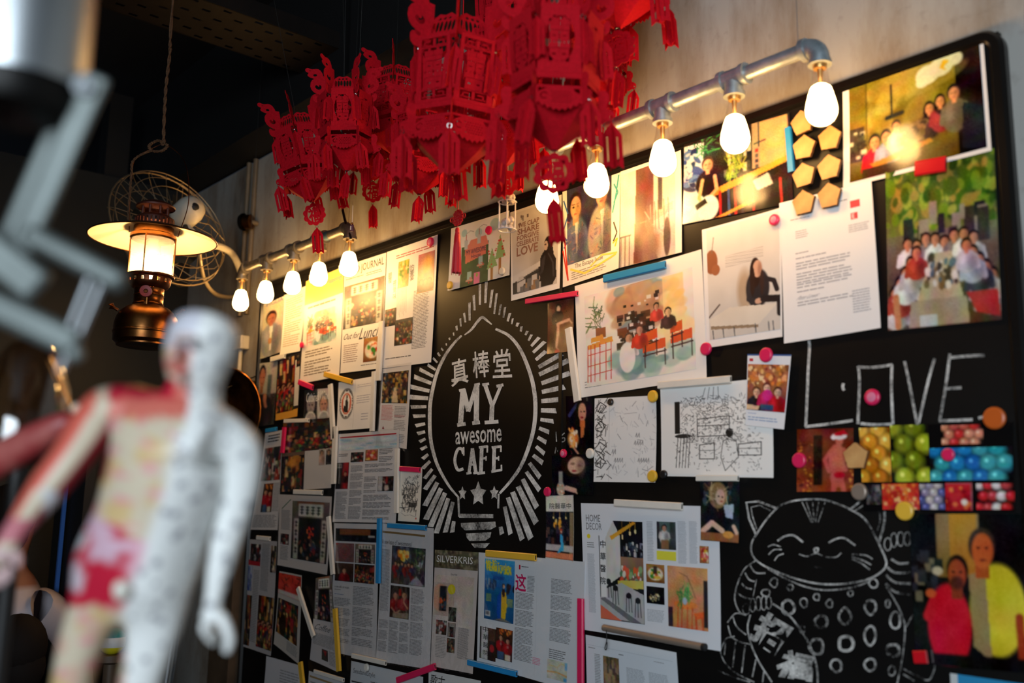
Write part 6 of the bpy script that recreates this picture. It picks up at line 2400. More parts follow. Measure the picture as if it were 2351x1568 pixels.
def pipe_lamp(xs, metal, label, bulb_label, wires):
    t = thing('pipe_lamp', label, 'pipe lamp', (xs[0], LAMP_Y, RIM_Z))
    x0 = xs[0]
    PZ = PIPE_Z - RIM_Z
    X = [x - x0 for x in xs]
    for a, b in zip(X[:-1], X[1:]):
        MB().tube([(a + .02, 0, PZ), (b - .02, 0, PZ)], .0148, 18).build('pipe_section', metal, t)
    for i, x in enumerate(X):
        first, last = i == 0, i == len(X) - 1
        if first or last:
            sx = 1 if last else -1
            bend = [(x - sx * .028, 0, PZ)] + [(x - sx * .028 + sx * .028 * math.sin(a), 0, PZ - .028 + .028 * math.cos(a)) for a in [math.pi / 2 * k / 8 for k in range(1, 9)]] + [(x, 0, .004)]
            f = MB().tube(bend, .0195, 18).build('elbow', metal, t)
            MB().tube([(x - sx * .036, 0, PZ), (x - sx * .024, 0, PZ)], .0225, 18).build('collar', metal, f)
        else:
            f = MB().tube([(x - .03, 0, PZ), (x + .03, 0, PZ)], .019, 18).build('tee', metal, t)
            MB().tube([(x, 0, PZ - .01), (x, 0, .004)], .0185, 18).build('tee_outlet', metal, f)
            for s in (-1, 1):
                MB().tube([(x + s * .022, 0, PZ), (x + s * .033, 0, PZ)], .0222, 18).build('collar', metal, f)
        MB().tube([(x, 0, 0), (x, 0, .009)], .0222, 18).build('socket_rim', metal, f)
    for x, z1 in wires:
        MB().tube([(x - x0, 0, PZ + .015), (x - x0, 0, CEIL + .5 - RIM_Z)], .0008, 6).build('suspension_wire', M['steel_wire'], t)
    for i, x in enumerate(xs):
        b = link('light_bulb', None)
        b.location = (x, LAMP_Y, RIM_Z)
        b.empty_display_size = .02
        tag(b, bulb_label[i], 'light bulb', 'glowing filament bulbs')
        for nm, me in (('glass_envelope', BULB_GLASS), ('filament_glow', BULB_GLOW), ('screw_cap', BULB_CAP), ('glass_stem', BULB_STEM)):
            link(nm, me, b)
    return t


XL = [PY(px, py, LAMP_Y)[0] for px, py in ((552, 700), (609, 680), (671, 660), (731, 645), (800, 625))]
XR = [PY(px, py, LAMP_Y)[0] for px, py in ((1256, 470), (1370, 430), (1522, 370), (1688, 320), (1886, 250))]
pipe_lamp(XL, M['galv_warm'], 'weathered steel pipe lamp with five bulbs beside the lantern', [
    'glowing bulb farthest away, at the lantern end of the far pipe lamp', 'glowing bulb second from the lantern end of the far pipe lamp', 'glowing middle bulb of the far pipe lamp',
    'glowing bulb on the joint wrapped in blue tape side of the far pipe lamp', 'glowing bulb at the elbow where the black cable enters'], [(XL[4] - .012, 0), (XL[0] + .05, 0)])
pipe_lamp(XR, M['galv'], 'bright galvanised pipe lamp with five bulbs above the board', [
    'glowing bulb half covered by red paper tassels', 'glowing bulb in front of the two denim jackets', 'glowing bulb in front of the brown laneway page',
    'glowing bulb above the woman at the wooden bar', 'largest glowing bulb at the end elbow above the wooden pentagons'], [(XR[4] - .045, 0), (XR[0] + .05, 0)])
# blue tape on the far lamp
M['blue_tape'] = mat('blue_tape', (60, 92, 110), .5)
_x = XL[3] + .05
tp = MB().tube([(_x - .012, LAMP_Y, PIPE_Z), (_x + .012, LAMP_Y, PIPE_Z)], .0156, 16).build('tape_wrap', M['blue_tape'])
tag(tp, 'strip of blue tape wrapped round the far pipe lamp', 'tape')
# black cable down to the far lamp
M['cable'] = mat('black_cable', (14, 14, 14), .45)
cpts = [PY(px, py, LAMP_Y - .01) for px, py in ((784, 395), (782, 430), (784, 465), (792, 505), (803, 538), (806, 550))]
cpts = [np.array([cpts[0][0], cpts[0][1] - .02, CEIL + .4])] + cpts
tag(MB().tube(smooth_path(cpts, 6), .0042, 8).build('power_cable', M['cable']), 'black power cable hanging down to the far pipe lamp', 'cable')
# ================================================================ red felt lanterns
M['felt'] = mat('red_felt', (200, 12, 32), .85, 0, rgb2=(180, 9, 26), scale=220, bump=.06, bscale=500, spec=.15)


def cut_mesh(name, outline, holes=(), thick=.0012, extra=()):
    """flat sheet with holes in the XZ plane; extra = [(verts2d, faces)] flat pieces of the same thickness"""
    cu = bpy.data.curves.new(name, 'CURVE')
    cu.dimensions = '2D'
    cu.fill_mode = 'BOTH'
    cu.extrude = thick / 2
    for ring in [outline] + list(holes):
        sp = cu.splines.new('POLY')
        sp.points.add(len(ring) - 1)
        for q, (x, y) in zip(sp.points, ring):
            q.co = (x, y, 0, 1)
        sp.use_cyclic_u = True
    ob = bpy.data.objects.new(name, cu)
    COL.objects.link(ob)
    bpy.context.view_layer.update()
    me0 = bpy.data.meshes.new_from_object(ob.evaluated_get(bpy.context.evaluated_depsgraph_get()))
    bpy.data.objects.remove(ob)
    bpy.data.curves.remove(cu)
    mb = MB()
    mb.add([(v.co.x, -v.co.z, v.co.y) for v in me0.vertices], [tuple(p.vertices) for p in me0.polygons])
    bpy.data.meshes.remove(me0)
    for v2, f2 in extra:
        for s in (-1, 1):
            mb.add([(x, s * thick / 2, y) for x, y in v2], f2)
    me = mb.mesh(name, False)
    me.materials.append(M['felt'])
    return me


def circ(cx, cy, rx, ry=None, n=16, a0=0, a1=2 * math.pi):
    ry = ry or rx
    full = abs(a1 - a0) > 6.28
    return [(cx + rx * math.cos(a0 + (a1 - a0) * k / (n if full else n - 1)), cy + ry * math.sin(a0 + (a1 - a0) * k / (n if full else n - 1))) for k in range(n)]


def box2(x0, y0, x1, y1):
    return [(x0, y0), (x1, y0), (x1, y1), (x0, y1)]


def gl2(txt, x0, y0, x1, y1, bold=.03):
    v, f = glyphs(txt, bold)
    return ([(x0 + (x1 - x0) * a, y0 + (y1 - y0) * b) for a, b in v], f)


PH = .100      # body panel height
RT, RB = .056, .066   # corner radius at the top and bottom of the body
# body panels: round window and key-pattern window, each with the double happiness sign
_w0, _w1 = RB * .49, RT * .49
PANEL_ROUND = cut_mesh('body_panel', [(-_w0, 0), (_w0, 0), (_w1, PH), (-_w1, PH)], [circ(0, PH * .5, .0215, .034, 28)], extra=[gl2('囍', -.0185, PH * .5 - .034, .0185, PH * .5 + .034)])
_k = []
for yy, sgn in ((.012, 1), (PH - .012, -1)):
    for s in (-1, 1):
        _k.append(([(s * .004, yy - .005), (s * .021, yy - .005), (s * .021, yy - .0032), (s * .004, yy - .0032)], [(0, 1, 2, 3)]))
        _k.append(([(s * .007, yy + .001), (s * .018, yy + .001), (s * .018, yy + .0028), (s * .007, yy + .0028)], [(0, 1, 2, 3)]))
        _k.append(([(s * .016, yy - .005), (s * .018, yy - .005), (s * .018, yy + .003), (s * .016, yy + .003)], [(0, 1, 2, 3)]))
    _k.append(([(-.0022, yy - .006), (.0022, yy - .006), (.0022, yy + .006), (-.0022, yy + .006)], [(0, 1, 2, 3)]))
PANEL_KEY = cut_mesh('body_panel', [(-_w0, 0), (_w0, 0), (_w1, PH), (-_w1, PH)], [box2(-.0225, .0195, .0225, PH - .0195), box2(-.0225, .005, .0225, .0175), box2(-.0225, PH - .0175, .0225, PH - .005)],
                     extra=[gl2('囍', -.019, .0185, .019, PH - .0185)] + _k)
# crown panel with an oval lattice
CROWN = cut_mesh('crown_panel', [(-RT * .48, 0), (RT * .48, 0), (RT * .5, .022), (RT * .34, .034), (RT * .18, .04), (0, .037), (-RT * .18, .04), (-RT * .34, .034), (-RT * .5, .022)],
                 [circ(x, .017, .0032, .010, 8) for x in (-.018, -.011, -.004, .004, .011, .018)] + [circ(x, .031, .003, .0024, 8) for x in (-.009, 0, .009)])
# dragon bracket: traced outline, outward = +x
_dr = [(700, 110), (688, 75), (700, 40), (735, 22), (770, 28), (800, 46), (850, 58), (900, 58), (945, 50), (1000, 62), (1055, 105), (1095, 180), (1112, 240), (1150, 246), (1200, 250), (1200, 740), (1150, 800), (1130, 860),
       (1080, 895), (1000, 906), (920, 890), (872, 840), (860, 780), (862, 725), (885, 690), (915, 690), (945, 730), (985, 748), (1015, 735), (1012, 700), (950, 672), (880, 630), (830, 570), (803, 480), (812, 390),
       (850, 325), (900, 300), (860, 285), (800, 262), (755, 230), (740, 200), (768, 150), (735, 130)]
FH = .097


def _d(p):
    return ((1200 - p[0]) / 884 * FH, (906 - p[1]) / 884 * FH)


_cres = [(920, 470), (945, 455), (965, 470), (1000, 500), (1015, 480), (1005, 452), (1030, 455), (1060, 485), (1065, 530), (1040, 565), (990, 575), (945, 550), (915, 510)]
DRAGON = cut_mesh('dragon_bracket', [_d(q) for q in _dr], [[_d(q) for q in _cres], [_d(q) for q in circ(920, 210, 45, 32, 12)], [_d(q) for q in circ(800, 97, 12, 14, 8)], [_d(q) for q in circ(1000, 885, 9, 9, 8)]])
# lower bracket: gourd shaped knob with a small ear that carries a tassel
GH = .052
_go = [(0, GH), (.010, GH * 1.02), (.0155, GH * .9), (.0160, GH * .74), (.0125, GH * .56), (.0135, GH * .46), (.019, GH * .44), (.0235, GH * .36), (.0240, GH * .22), (.0195, GH * .12), (.013, GH * .10), (.006, 0), (0, 0)]
GOURD = cut_mesh('lower_bracket', _go, [circ(.0195, GH * .24, .002, .002, 8)])
# fish panel: fish-scale diamonds, an eye ring and a scalloped lower edge
FW = RB * 1.0
_sc = []
for k in range(9):
    a = -FW * .48 + FW * .96 * k / 8
    sag = .012 * math.cos(a / (FW * .48) * math.pi / 2)
    _sc += [(a - .0028, -.004 - sag), (a, -.0075 - sag), (a + .0028, -.004 - sag)]
_fo = [(-FW * .5, .024), (-FW * .5, -.002)] + _sc + [(FW * .5, -.002), (FW * .5, .024)]
_fh = []
for i in range(7):
    for j in range(5):
        x, y = -.010 + i * .0042 + (j % 2) * .0021, -.004 + j * .0042
        if -.0105 < x < .02 and abs(y - .004) < .011:
            _fh.append([(x, y - .0014), (x + .0014, y), (x, y + .0014), (x - .0014, y)])
_fh.append(circ(-.021, .006, .0062, .0062, 14, .5, 5.4) + circ(-.021, .006, .0042, .0042, 14, 5.4, .5))
_fh.append([(.020, .019), (.030, .019), (.030, .010), (.024, .013)])
_fh.append([(-.030, .020), (-.016, .020), (-.026, .0145), (-.030, .012)])
FISH = cut_mesh('fish_panel', _fo, _fh)
# tassel: crossing felt blades with slots and swallow tails
TW, TH = .0155, .070
_to = [(-.0018, 0), (.0018, 0), (.003, -.004), (.0075, -.008), (.0112, -.013), (TW, -.020), (TW, -TH), (TW * .5, -TH + .005), (0, -TH), (-TW * .5, -TH + .005), (-TW, -TH), (-TW, -.020), (-.0112, -.013), (-.0075, -.008), (-.003, -.004)]
_th = [box2(s * TW * .5 - .0011, -TH + .010, s * TW * .5 + .0011, -.022) for s in (-1, 1)]
_tb = cut_mesh('tassel', _to, _th, .001)
_bm = bmesh.new()
_bm.from_mesh(_tb)
_n0 = len(_bm.verts)
_bm2 = bmesh.new()
_bm2.from_mesh(_tb)
bmesh.ops.rotate(_bm2, verts=_bm2.verts, cent=(0, 0, 0), matrix=Matrix.Rotation(math.pi / 2, 3, 'Z'))
_tmp = bpy.data.meshes.new('tassel_cross')
_bm2.to_mesh(_tmp)
_bm.from_mesh(_tmp)
_bm.to_mesh(_tb)
_bm.free()
_bm2.free()
TASSEL = _tb
RING = MB().tube([(.0035 * math.cos(k * math.pi / 7), 0, .0035 * math.sin(k * math.pi / 7)) for k in range(14)], .0005, 5, closed=True).mesh('ring')
RING.materials.append(M['steel_wire'])
# flower medallion
_mo = []
for k in range(60):
    a = k * 2 * math.pi / 60
    r = .0275 + .0042 * abs(math.sin(a * 5))
    _mo.append((r * math.cos(a), r * math.sin(a)))
MEDAL = cut_mesh('medallion', _mo, [circ(0, 0, .019, .021, 24)], extra=[gl2('福', -.0165, -.0205, .0165, .0205, .03)])
# folded funnel under the basket
_fv, _ff = [], []
for i, (r, z) in enumerate(((RB * .96, 0), (RB * .62, -.020), (.006, -.048))):
    for k in range(6):
        a = k * math.pi / 3
        _fv.append((r * math.cos(a), r * math.sin(a), z))
for i in range(2):
    for k in range(6):
        _ff.append((i * 6 + k, i * 6 + (k + 1) % 6, i * 6 + 6 + (k + 1) % 6, i * 6 + 6 + k))
FUNNEL = MB().add(_fv, _ff).mesh('funnel', False)
FUNNEL.materials.append(M['felt'])
_rv, _rf = [], []
for i, z in enumerate((0, .012)):
    for k in range(6):
        a = k * math.pi / 3
        _rv.append((RB * math.cos(a), RB * math.sin(a), z))
for k in range(6):
    _rf.append((k, (k + 1) % 6, 6 + (k + 1) % 6, 6 + k))
BAND = MB().add(_rv, _rf).mesh('base_band', False)
BAND.materials.append(M['felt'])


def hang_tassel(root, pos, rz, rng, tilt=.12):
    o = link('tassel', TASSEL, root)
    o.location = Vector(pos) + Vector((0, 0, -.006))
    o.rotation_euler = (rng.uniform(-tilt, tilt), rng.uniform(-tilt, tilt), rz + rng.uniform(-.5, .5))
    r = link('ring', RING, o)
    r.location = (0, 0, .002)
    r.rotation_euler = (0, 0, rng.uniform(0, 3))
    return o


def felt_lantern(px, py, depth, s, rz, panel, label, seed):
    rng = random.Random(seed)
    c = PD(px, py, depth)
    rz = math.atan2(CAM[1] - c[1], CAM[0] - c[0]) - math.pi / 6 + rz
    tl = TILT.get(seed - 40)
    root = thing('felt_lantern', label, 'paper lantern', (c[0], c[1], c[2] - PH * s / 2), rz, 'red felt lanterns hanging from the ceiling')
    root.scale = (s, s, s)
    root.rotation_euler = tl + (rz,) if tl else (rng.uniform(-.05, .05), rng.uniform(-.05, .05), rz)
    lean = math.atan2((RB - RT) * math.cos(math.pi / 6), PH)
    for k in range(6):
        a = k * math.pi / 3
        am = a + math.pi / 6
        d = Vector((math.cos(am), math.sin(am), 0))
        ap = math.cos(math.pi / 6)
        yaw = am + math.pi / 2
        o = link('body_panel', panel, root)
        o.location = d * (RB * ap)
        o.rotation_euler = Euler((-lean * -1, 0, yaw), 'XYZ')
        o = link('crown_panel', CROWN, root)
        o.location = d * (RT * ap) + Vector((0, 0, PH + .004))
        o.rotation_euler = (-.25, 0, yaw)
        o = link('fish_panel', FISH, root)
        o.location = d * (RB * ap * 1.06) + Vector((0, 0, -.042))
        o.rotation_euler = (-.22, 0, yaw)
        e = Vector((math.cos(a), math.sin(a), 0))
        o = link('dragon_bracket', DRAGON, root)
        o.location = e * (RT * .80) + Vector((0, 0, PH - .012))
        o.rotation_euler = (0, 0, a)
        hx, hz = _d((1000, 885))
        hang_tassel(root, e * (RT * .80 + hx) + Vector((0, 0, PH - .012 + hz)), a, rng)
        o = link('lower_bracket', GOURD, root)
        o.location = e * (RB * .98) + Vector((0, 0, -.052))
        o.rotation_euler = (0, 0, a)
        hang_tassel(root, e * (RB * .98 + .0195) + Vector((0, 0, -.052 + GH * .20)), a, rng)
    link('base_band', BAND, root).location = (0, 0, -.008)
    link('funnel', FUNNEL, root).location = (0, 0, -.048)
    if seed - 40 in (0, 4, 5, 6, 8):
        m = link('medallion', MEDAL, root)
        m.location = (0, 0, -.048 - .048 - .034)
        m.rotation_euler = (0, 0, -rz + math.radians(45) + rng.uniform(-.5, .5))
        r = link('ring', RING, m)
        r.location = (0, 0, .032)
        if seed - 40 != 8:
            hang_tassel(root, (0, 0, -.048 - .048 - .034 - .031), 0, rng)
    elif seed - 40 != 3:
        hang_tassel(root, (0, 0, -.048 - .046), 0, rng)
    MB().tube([(0, 0, PH * .3), (0, 0, (CEIL + .5 - c[2]) / s + PH / 2)], .0006, 5).build('hanging_wire', M['steel_wire'], root)
    return root


TILT = {0: (.22, .06), 1: (.05, .04), 3: (-.04, .08)}
LANT = [
    (704, 345, 2.85, 1.06, .30, PANEL_ROUND, 'red felt lantern lowest and leftmost of the cluster, over the far pipe lamp'),
    (796, 268, 2.62, 1.02, -.12, PANEL_ROUND, 'red felt lantern with a round sign window, second from the lantern lamp side'),
    (908, 236, 2.95, 1.12, .40, PANEL_KEY, 'red felt lantern third from the lantern lamp side, below the ceiling tray end'),
    (1046, 190, 2.08, 1.36, .46, PANEL_KEY, 'large red felt lantern in the middle showing key pattern windows'),
    (1275, 132, 1.84, 1.24, .10, PANEL_ROUND, 'large red felt lantern in front of the near pipe lamp with its open base visible'),
    (1420, -125, 2.12, 1.30, .30, PANEL_ROUND, 'red felt lantern cut off at the top beside the plaster wall'),
    (858, 305, 3.18, 1.10, .20, PANEL_ROUND, 'red felt lantern behind the second one, close to the plaster wall'),
    (968, 318, 2.62, 1.05, .25, PANEL_KEY, 'small red felt lantern tucked behind the large middle one'),
    (1160, 232, 2.30, 1.10, .15, PANEL_ROUND, 'red felt lantern behind and below the two large ones'),
    (1172, 30, 2.62, 1.30, .35, PANEL_KEY, 'red felt lantern high up between the two large ones'),
    (1378, 118, 2.33, .95, .10, PANEL_KEY, 'red felt lantern behind the large one nearest the near pipe lamp'),
]
for i, a in enumerate(LANT):
    felt_lantern(*a, seed=40 + i)

# ---- red knot with a long tassel
c = PD(1051, 500, 2.35)
kt = thing('knot_tassel', 'red braided knot with a long silk tassel in front of the board frame', 'ornament', (c[0], c[1], c[2] - .13 * 1.02))
kt.scale = (1.02, 1.02, 1.02)
M['red_silk'] = mat('red_silk', (196, 12, 28), .5, spec=.5, bump=.1, bscale=300)
kb = MB()
sc = 2.3 / 2286
for i in range(-4, 5):
    for dirn in (1, -1):
        pts = []
        for j in range(-8, 9):
            u_, v_ = i * .0043, j * .0022
            x, z = (u_ + v_) * .72, (u_ - v_) * .72 * dirn
            if math.hypot(x, z) < .0195:
                pts.append((x, .0012 * math.sin(j * 1.6 + i * math.pi + dirn), .13 + z))
        if len(pts) > 2:
            kb.tube(pts, .0019, 6)
kb.build('woven_knot', M['red_silk'], kt)
for s in (-1, 1):
    MB().tube([(s * (.0235 + .005 * math.cos(a * .7)), 0, .13 + .0055 * math.sin(a * .7)) for a in range(9)], .0013, 6, closed=True).build('side_loop', M['red_silk'], kt)
MB().tube([(0, 0, .15), (.0005, 0, .2), (0, 0, (CEIL + .51 - c[2]) / 1.02 + .13)], .0014, 6).build('cord', M['red_silk'], kt)
MB().lathe([(0, .107), (.004, .106), (.0055, .1), (.005, .094), (.007, .086), (.0085, .06), (.0095, .02), (.0105, 0), (.009, -.001), (0, 0)], 16).build('silk_skein', M['red_silk'], kt)
tm = MB()
rg = random.Random(3)
for k in range(44):
    a = rg.uniform(0, 6.28)
    tm.tube([(.005 * math.cos(a), .005 * math.sin(a), .095), (.009 * math.cos(a), .009 * math.sin(a), .05), (.0112 * math.cos(a), .0112 * math.sin(a), rg.uniform(-.006, .002))], .0007, 4)
tag(tm.build('fringe', M['red_silk'], kt), kind='stuff')

# ---- white wire cage ornament with fluffy wool
c = PD(1164, 528, 2.28)
cg = thing('wire_cage_ornament', 'white wire birdcage ornament with fluffy wool hanging before the board edge', 'ornament', (c[0], c[1], c[2]), .3)
M['white_wire'] = mat('white_wire', (236, 232, 226), .35, .1)
M['wool'] = mat('white_wool', (226, 214, 200), .9, var=.25, scale=60, bump=.5, bscale=120)
R, H = .021, .066
for z in (0, H):
    MB().tube([(R * math.cos(k * .524), R * math.sin(k * .524), z) for k in range(12)], .0013, 6, closed=True).build('hoop', M['white_wire'], cg)
for k in range(6):
    a = k * math.pi / 3
    MB().tube([(R * math.cos(a), R * math.sin(a), 0), (R * math.cos(a), R * math.sin(a), H)], .001, 6).build('bar', M['white_wire'], cg)
wm = MB()
for k in range(26):
    wm.ball((rg.uniform(-.014, .014), rg.uniform(-.014, .014), H + rg.uniform(.0, .024)), rg.uniform(.005, .009), 8, 6)
wm.build('wool_top', M['wool'], cg)
wm = MB()
for k in range(14):
    wm.ball((rg.uniform(-.01, .01), rg.uniform(-.01, .01), rg.uniform(.004, .026)), rg.uniform(.004, .008), 8, 6)
wm.build('wool_nest', M['wool'], cg)
MB().tube([(0, 0, H + .02), (0, 0, .3)], .0006, 5).build('thread', M['white_wire'], cg)

# ---- small charm on a white cord
c = PD(808, 522, 2.75)
cm = thing('luck_charm', 'tiny purple charm on a white cord beside the far lamp elbow', 'ornament', (c[0], c[1], c[2] - .012))
M['purple'] = mat('purple_brocade', (90, 40, 70), .45, var=.5, scale=180)
ob = MB().box((0, 0, .010), (.012, .007, .019)).build('pouch', M['purple'], cm)
bevel(ob, .002)
MB().box((0, -.0038, .010), (.005, .0006, .011)).build('name_strip', M['white_wire'], cm, smooth=False)
MB().ball((0, 0, .023), .0035, 10, 6).build('gold_knot', M['brass'], cm)
MB().tube([(0, 0, .026), (0, 0, .075)], .0009, 6).build('cord', M['white_wire'], cm)
MB().tube([(0, 0, .074), (0, 0, CEIL + .5 - c[2] + .012)], .0003, 4).build('thread', M['steel_wire'], cm)
# ================================================================ pressure lantern, wall fan and wall fittings
def mk(px, py, depth):
    return PD(px, py, depth)


LD = 2.6
lc = PD(352, 549, LD)          # centre of the shade rim
pl = thing('pressure_lantern', 'old copper pressure lantern with a wide enamel shade hanging on a twisted rope', 'lantern', tuple(lc))
M['enamel_in'] = mat('cream_enamel', (240, 228, 204), .35, var=.05)
M['enamel_out'] = mat('dark_enamel', (38, 34, 34), .35, var=.3)
M['rust_red'] = mat('rust_red', (92, 44, 32), .5, .5, var=.5, scale=30)
M['soft_glass'] = clear_mat('lamp_glass', (255, 238, 210), .12, .08, edge=.3)
_nt2 = M['soft_glass'].node_tree          # slightly milky glass
_tl = _nt2.nodes.new('ShaderNodeBsdfTranslucent')
_tl.inputs[0].default_value = lin4((250, 236, 214))
_m2 = _nt2.nodes.new('ShaderNodeMixShader')
_m2.inputs[0].default_value = .10
_out = [n for n in _nt2.nodes if n.type == 'OUTPUT_MATERIAL'][0]
_src = _out.inputs[0].links[0].from_socket
_nt2.links.new(_src, _m2.inputs[1])
_nt2.links.new(_tl.outputs[0], _m2.inputs[2])
_nt2.links.new(_m2.outputs[0], _out.inputs[0])
M['lantern_bulb'] = emit_mat('lantern_bulb_glow', (255, 212, 152), 340.0)
M['red_knob'] = mat('red_knob', (120, 30, 34), .5)
# shade: cream inside, dark outside, rolled rim
MB().lathe([(.050, .030), (.09, .022), (.135, .007), (.1595, -.001)], 56).build('shade', M['enamel_in'], pl)
MB().lathe([(.050, .0318), (.09, .0238), (.135, .0088), (.1605, .0008)], 56).build('shade_top', M['enamel_out'], pl)
MB().tube([(.160 * math.cos(k * math.pi / 28), .160 * math.sin(k * math.pi / 28), -.001) for k in range(56)], .0018, 8, closed=True).build('shade_rim', M['brass'], pl)
MB().lathe([(.054, -.004), (.058, .0), (.058, .008), (.050, .012), (.050, .03)], 32).build('collar', M['brass'], pl)
# vented hood
MB().lathe([(.049, .03), (.049, .036)], 32).build('vent_sill', M['rust_red'], pl)
for k in range(30):
    a = k * 2 * math.pi / 30
    MB().box((.0485 * math.cos(a), .0485 * math.sin(a), .043), (.0022, .0058, .016), Matrix.Rotation(a, 3, 'Z')).build('vent_slat', M['rust_red'], pl, smooth=False)
MB().lathe([(.0495, .05), (.049, .054), (.040, .06), (.034, .064)], 32).build('hood_shoulder', M['rust_red'], pl)
for k in range(8):
    a = k * math.pi / 4
    MB().tube([(.033 * math.cos(a), .033 * math.sin(a), .062), (.033 * math.cos(a), .033 * math.sin(a), .084)], .0035, 8).build('hood_post', M['rust_red'], pl)
MB().lathe([(.049, .083), (.050, .087), (.040, .094), (.026, .100), (.010, .104), (0, .105)], 32).build('hood_cap', M['rust_red'], pl)
# glass, rods, bulb
MB().lathe([(.0525, -.003), (.0525, -.098)], 40).build('glass_chimney', M['soft_glass'], pl)
for k in range(4):
    a = k * math.pi / 2 + 0.9
    MB().tube([(.0585 * math.cos(a), .0585 * math.sin(a), .002), (.0585 * math.cos(a), .0585 * math.sin(a), -.1)], .0018, 8).build('guard_rod', M['brass'], pl)
MB().ball((0.004, 0, -.075), .0165, 18, 12, (1, 1, 1.5)).build('bulb_glow', M['lantern_bulb'], pl)
MB().lathe([(0, .002), (.013, .0), (.013, -.035), (.011, -.05), (0, -.052)], 18).build('burner_tube', M['enamel_in'], pl)
# gallery with round holes
gv, gf = [], []
n = 48
prof = [(.061, -.099), (.060, -.103), (.0535, -.106), (.0525, -.109), (.0515, -.118), (.0505, -.122), (.046, -.130), (.038, -.134)]
g = MB()
for i, (r, z) in enumerate(prof):
    for k in range(n):
        a = k * 2 * math.pi / n
        gv.append((r * math.cos(a), r * math.sin(a), z))
for i in range(len(prof) - 1):
    for k in range(n):
        if i == 3 and k % 3 == 0:
            continue
        gf.append((i * n + k, i * n + (k + 1) % n, (i + 1) * n + (k + 1) % n, (i + 1) * n + k))
g.add(gv, gf).build('gallery', M['copper'], pl)
# neck and tank
MB().lathe([(.038, -.134), (.0365, -.138), (.0365, -.150), (.038, -.152), (.0365, -.154), (.0365, -.172), (.039, -.175), (.037, -.179)], 32).build('neck', M['brass'], pl)
MB().lathe([(.037, -.178), (.052, -.184), (.066, -.196), (.075, -.212), (.0790, -.230), (.0790, -.247), (.0815, -.249), (.0815, -.252), (.0790, -.254), (.0790, -.272), (.074, -.276), (.070, -.280), (.07, -.284), (.0, -.284)], 48).build('fuel_tank', M['brass'], pl)
# valve wheel facing the camera, filler cap, pump knob
cd = Vector(CAM - lc)
cd.z = 0
cd.normalize()
side = Vector((-cd.y, cd.x, 0))
q = cd * .044 + side * -.008 + Vector((0, 0, -.150))
rotm = cd.to_track_quat('Z', 'Y').to_matrix()
tm = MB()
prof = [(.0055, 0), (.0055, .008), (.0145, .009), (.0158, .005), (.0145, 0), (.0055, 0)]
tm.lathe(prof, 24, origin=q, mat=rotm)
tm.build('valve_wheel', M['red_knob'], pl)
MB().tube([q - cd * .012, q + cd * .006], .004, 10).build('valve_stem', M['brass'], pl)
for sgn, nm in ((1, 'filler_cap'), (-1, 'pump_knob')):
    p0 = side * (sgn * .070) + Vector((0, 0, -.196))
    p1 = side * (sgn * .088) + Vector((0, 0, -.186))
    MB().tube([p0, p0 * .4 + p1 * .6, p1 * .999, p1], [.004, .004, .009, .009], 12).build(nm, M['copper'], pl)
MB().tube([cd * .05 + Vector((0, 0, -.166)) - side * .004, cd * .046 + Vector((0, 0, -.186)) - side * .004], .003, 8).build('pressure_valve', M['brass'], pl)
# wire bail
bail = [side * .060 + Vector((0, 0, .012))]
for px, py in ((432, 470), (431, 400), (418, 362), (392, 338)):
    bail.append(Vector(PD(px, py, LD) - lc))
bail.append(Vector(PD(375, 330, LD) - lc))
bail2 = [Vector(PD(px, py, LD) - lc) for px, py in ((375, 330), (345, 343), (312, 362), (303, 392), (299, 440))] + [-side * .060 + Vector((0, 0, .012))]
b0 = bail if (bail[1] - bail[0]).length < (bail[1] - bail2[-1]).length else [bail2[-1]] + bail[1:]
e0 = bail2 if (bail2[-2] - bail2[-1]).length < (bail2[-2] - bail[0]).length else bail2[:-1] + [bail[0]]
MB().tube(smooth_path([tuple(v) for v in b0] + [tuple(v) for v in e0[1:]], 5), .0013, 6).build('bail_handle', M['copper'], pl)
# twisted rope up to the ceiling
M['rope'] = mat('brown_rope', (104, 70, 42), .8, var=.5, scale=150, bump=.4, bscale=300)
rp = [PD(px, py, LD) for px, py in ((374, 333), (366, 322), (350, 328), (342, 336), (350, 347), (372, 346), (384, 334), (376, 320), (378, 250), (382, 190), (390, 120), (395, 28))]
top = PD(396, 20, LD)
rp.append(np.array([top[0], top[1], CEIL + .5]))
path = smooth_path(rp, 8)
rope = MB()
for ph in (0, math.pi):
    pts = []
    for i, v in enumerate(path):
        a = i * 1.1 + ph
        pts.append(v + np.array([math.cos(a) * .0022, math.sin(a) * .0022, 0]))
    rope.tube(pts, .0026, 6)
rope.build('hanging_rope', M['rope']) and None
_ro = bpy.data.objects['hanging_rope']
tag(_ro, 'twisted brown rope holding the pressure lantern under the ceiling', 'rope')
rs = [PD(px, py, LD - .004) for px, py in ((350, 345), (322, 356), (304, 372), (302, 398), (299, 430), (296, 470), (294, 505))]
ro2 = MB()
for ph in (0, math.pi):
    ro2.tube([v + np.array([math.cos(i * 1.1 + ph) * .0018, math.sin(i * 1.1 + ph) * .0018, 0]) for i, v in enumerate(smooth_path(rs, 8))], .002, 6)
ro2.build('rope_tail', M['rope'], _ro)

# ---- wall fan behind the lantern
M['cream_paint'] = mat('cream_paint', (206, 200, 186), .4, var=.1)
M['cage_wire'] = mat('dull_cage_wire', (150, 134, 108), .4, .7)
mc = PD(430, 488, 3.45)
fan = thing('wall_fan', 'cream wall fan with a wire cage behind the pressure lantern', 'fan', tuple(mc))
ax = Vector(_rt * -.74 + _up * -.42 + _fw * .50).normalized()
q3 = ax.to_track_quat('Z', 'Y').to_matrix()


def fl(r, a, z):
    return q3 @ Vector((r * math.cos(a), r * math.sin(a), z))


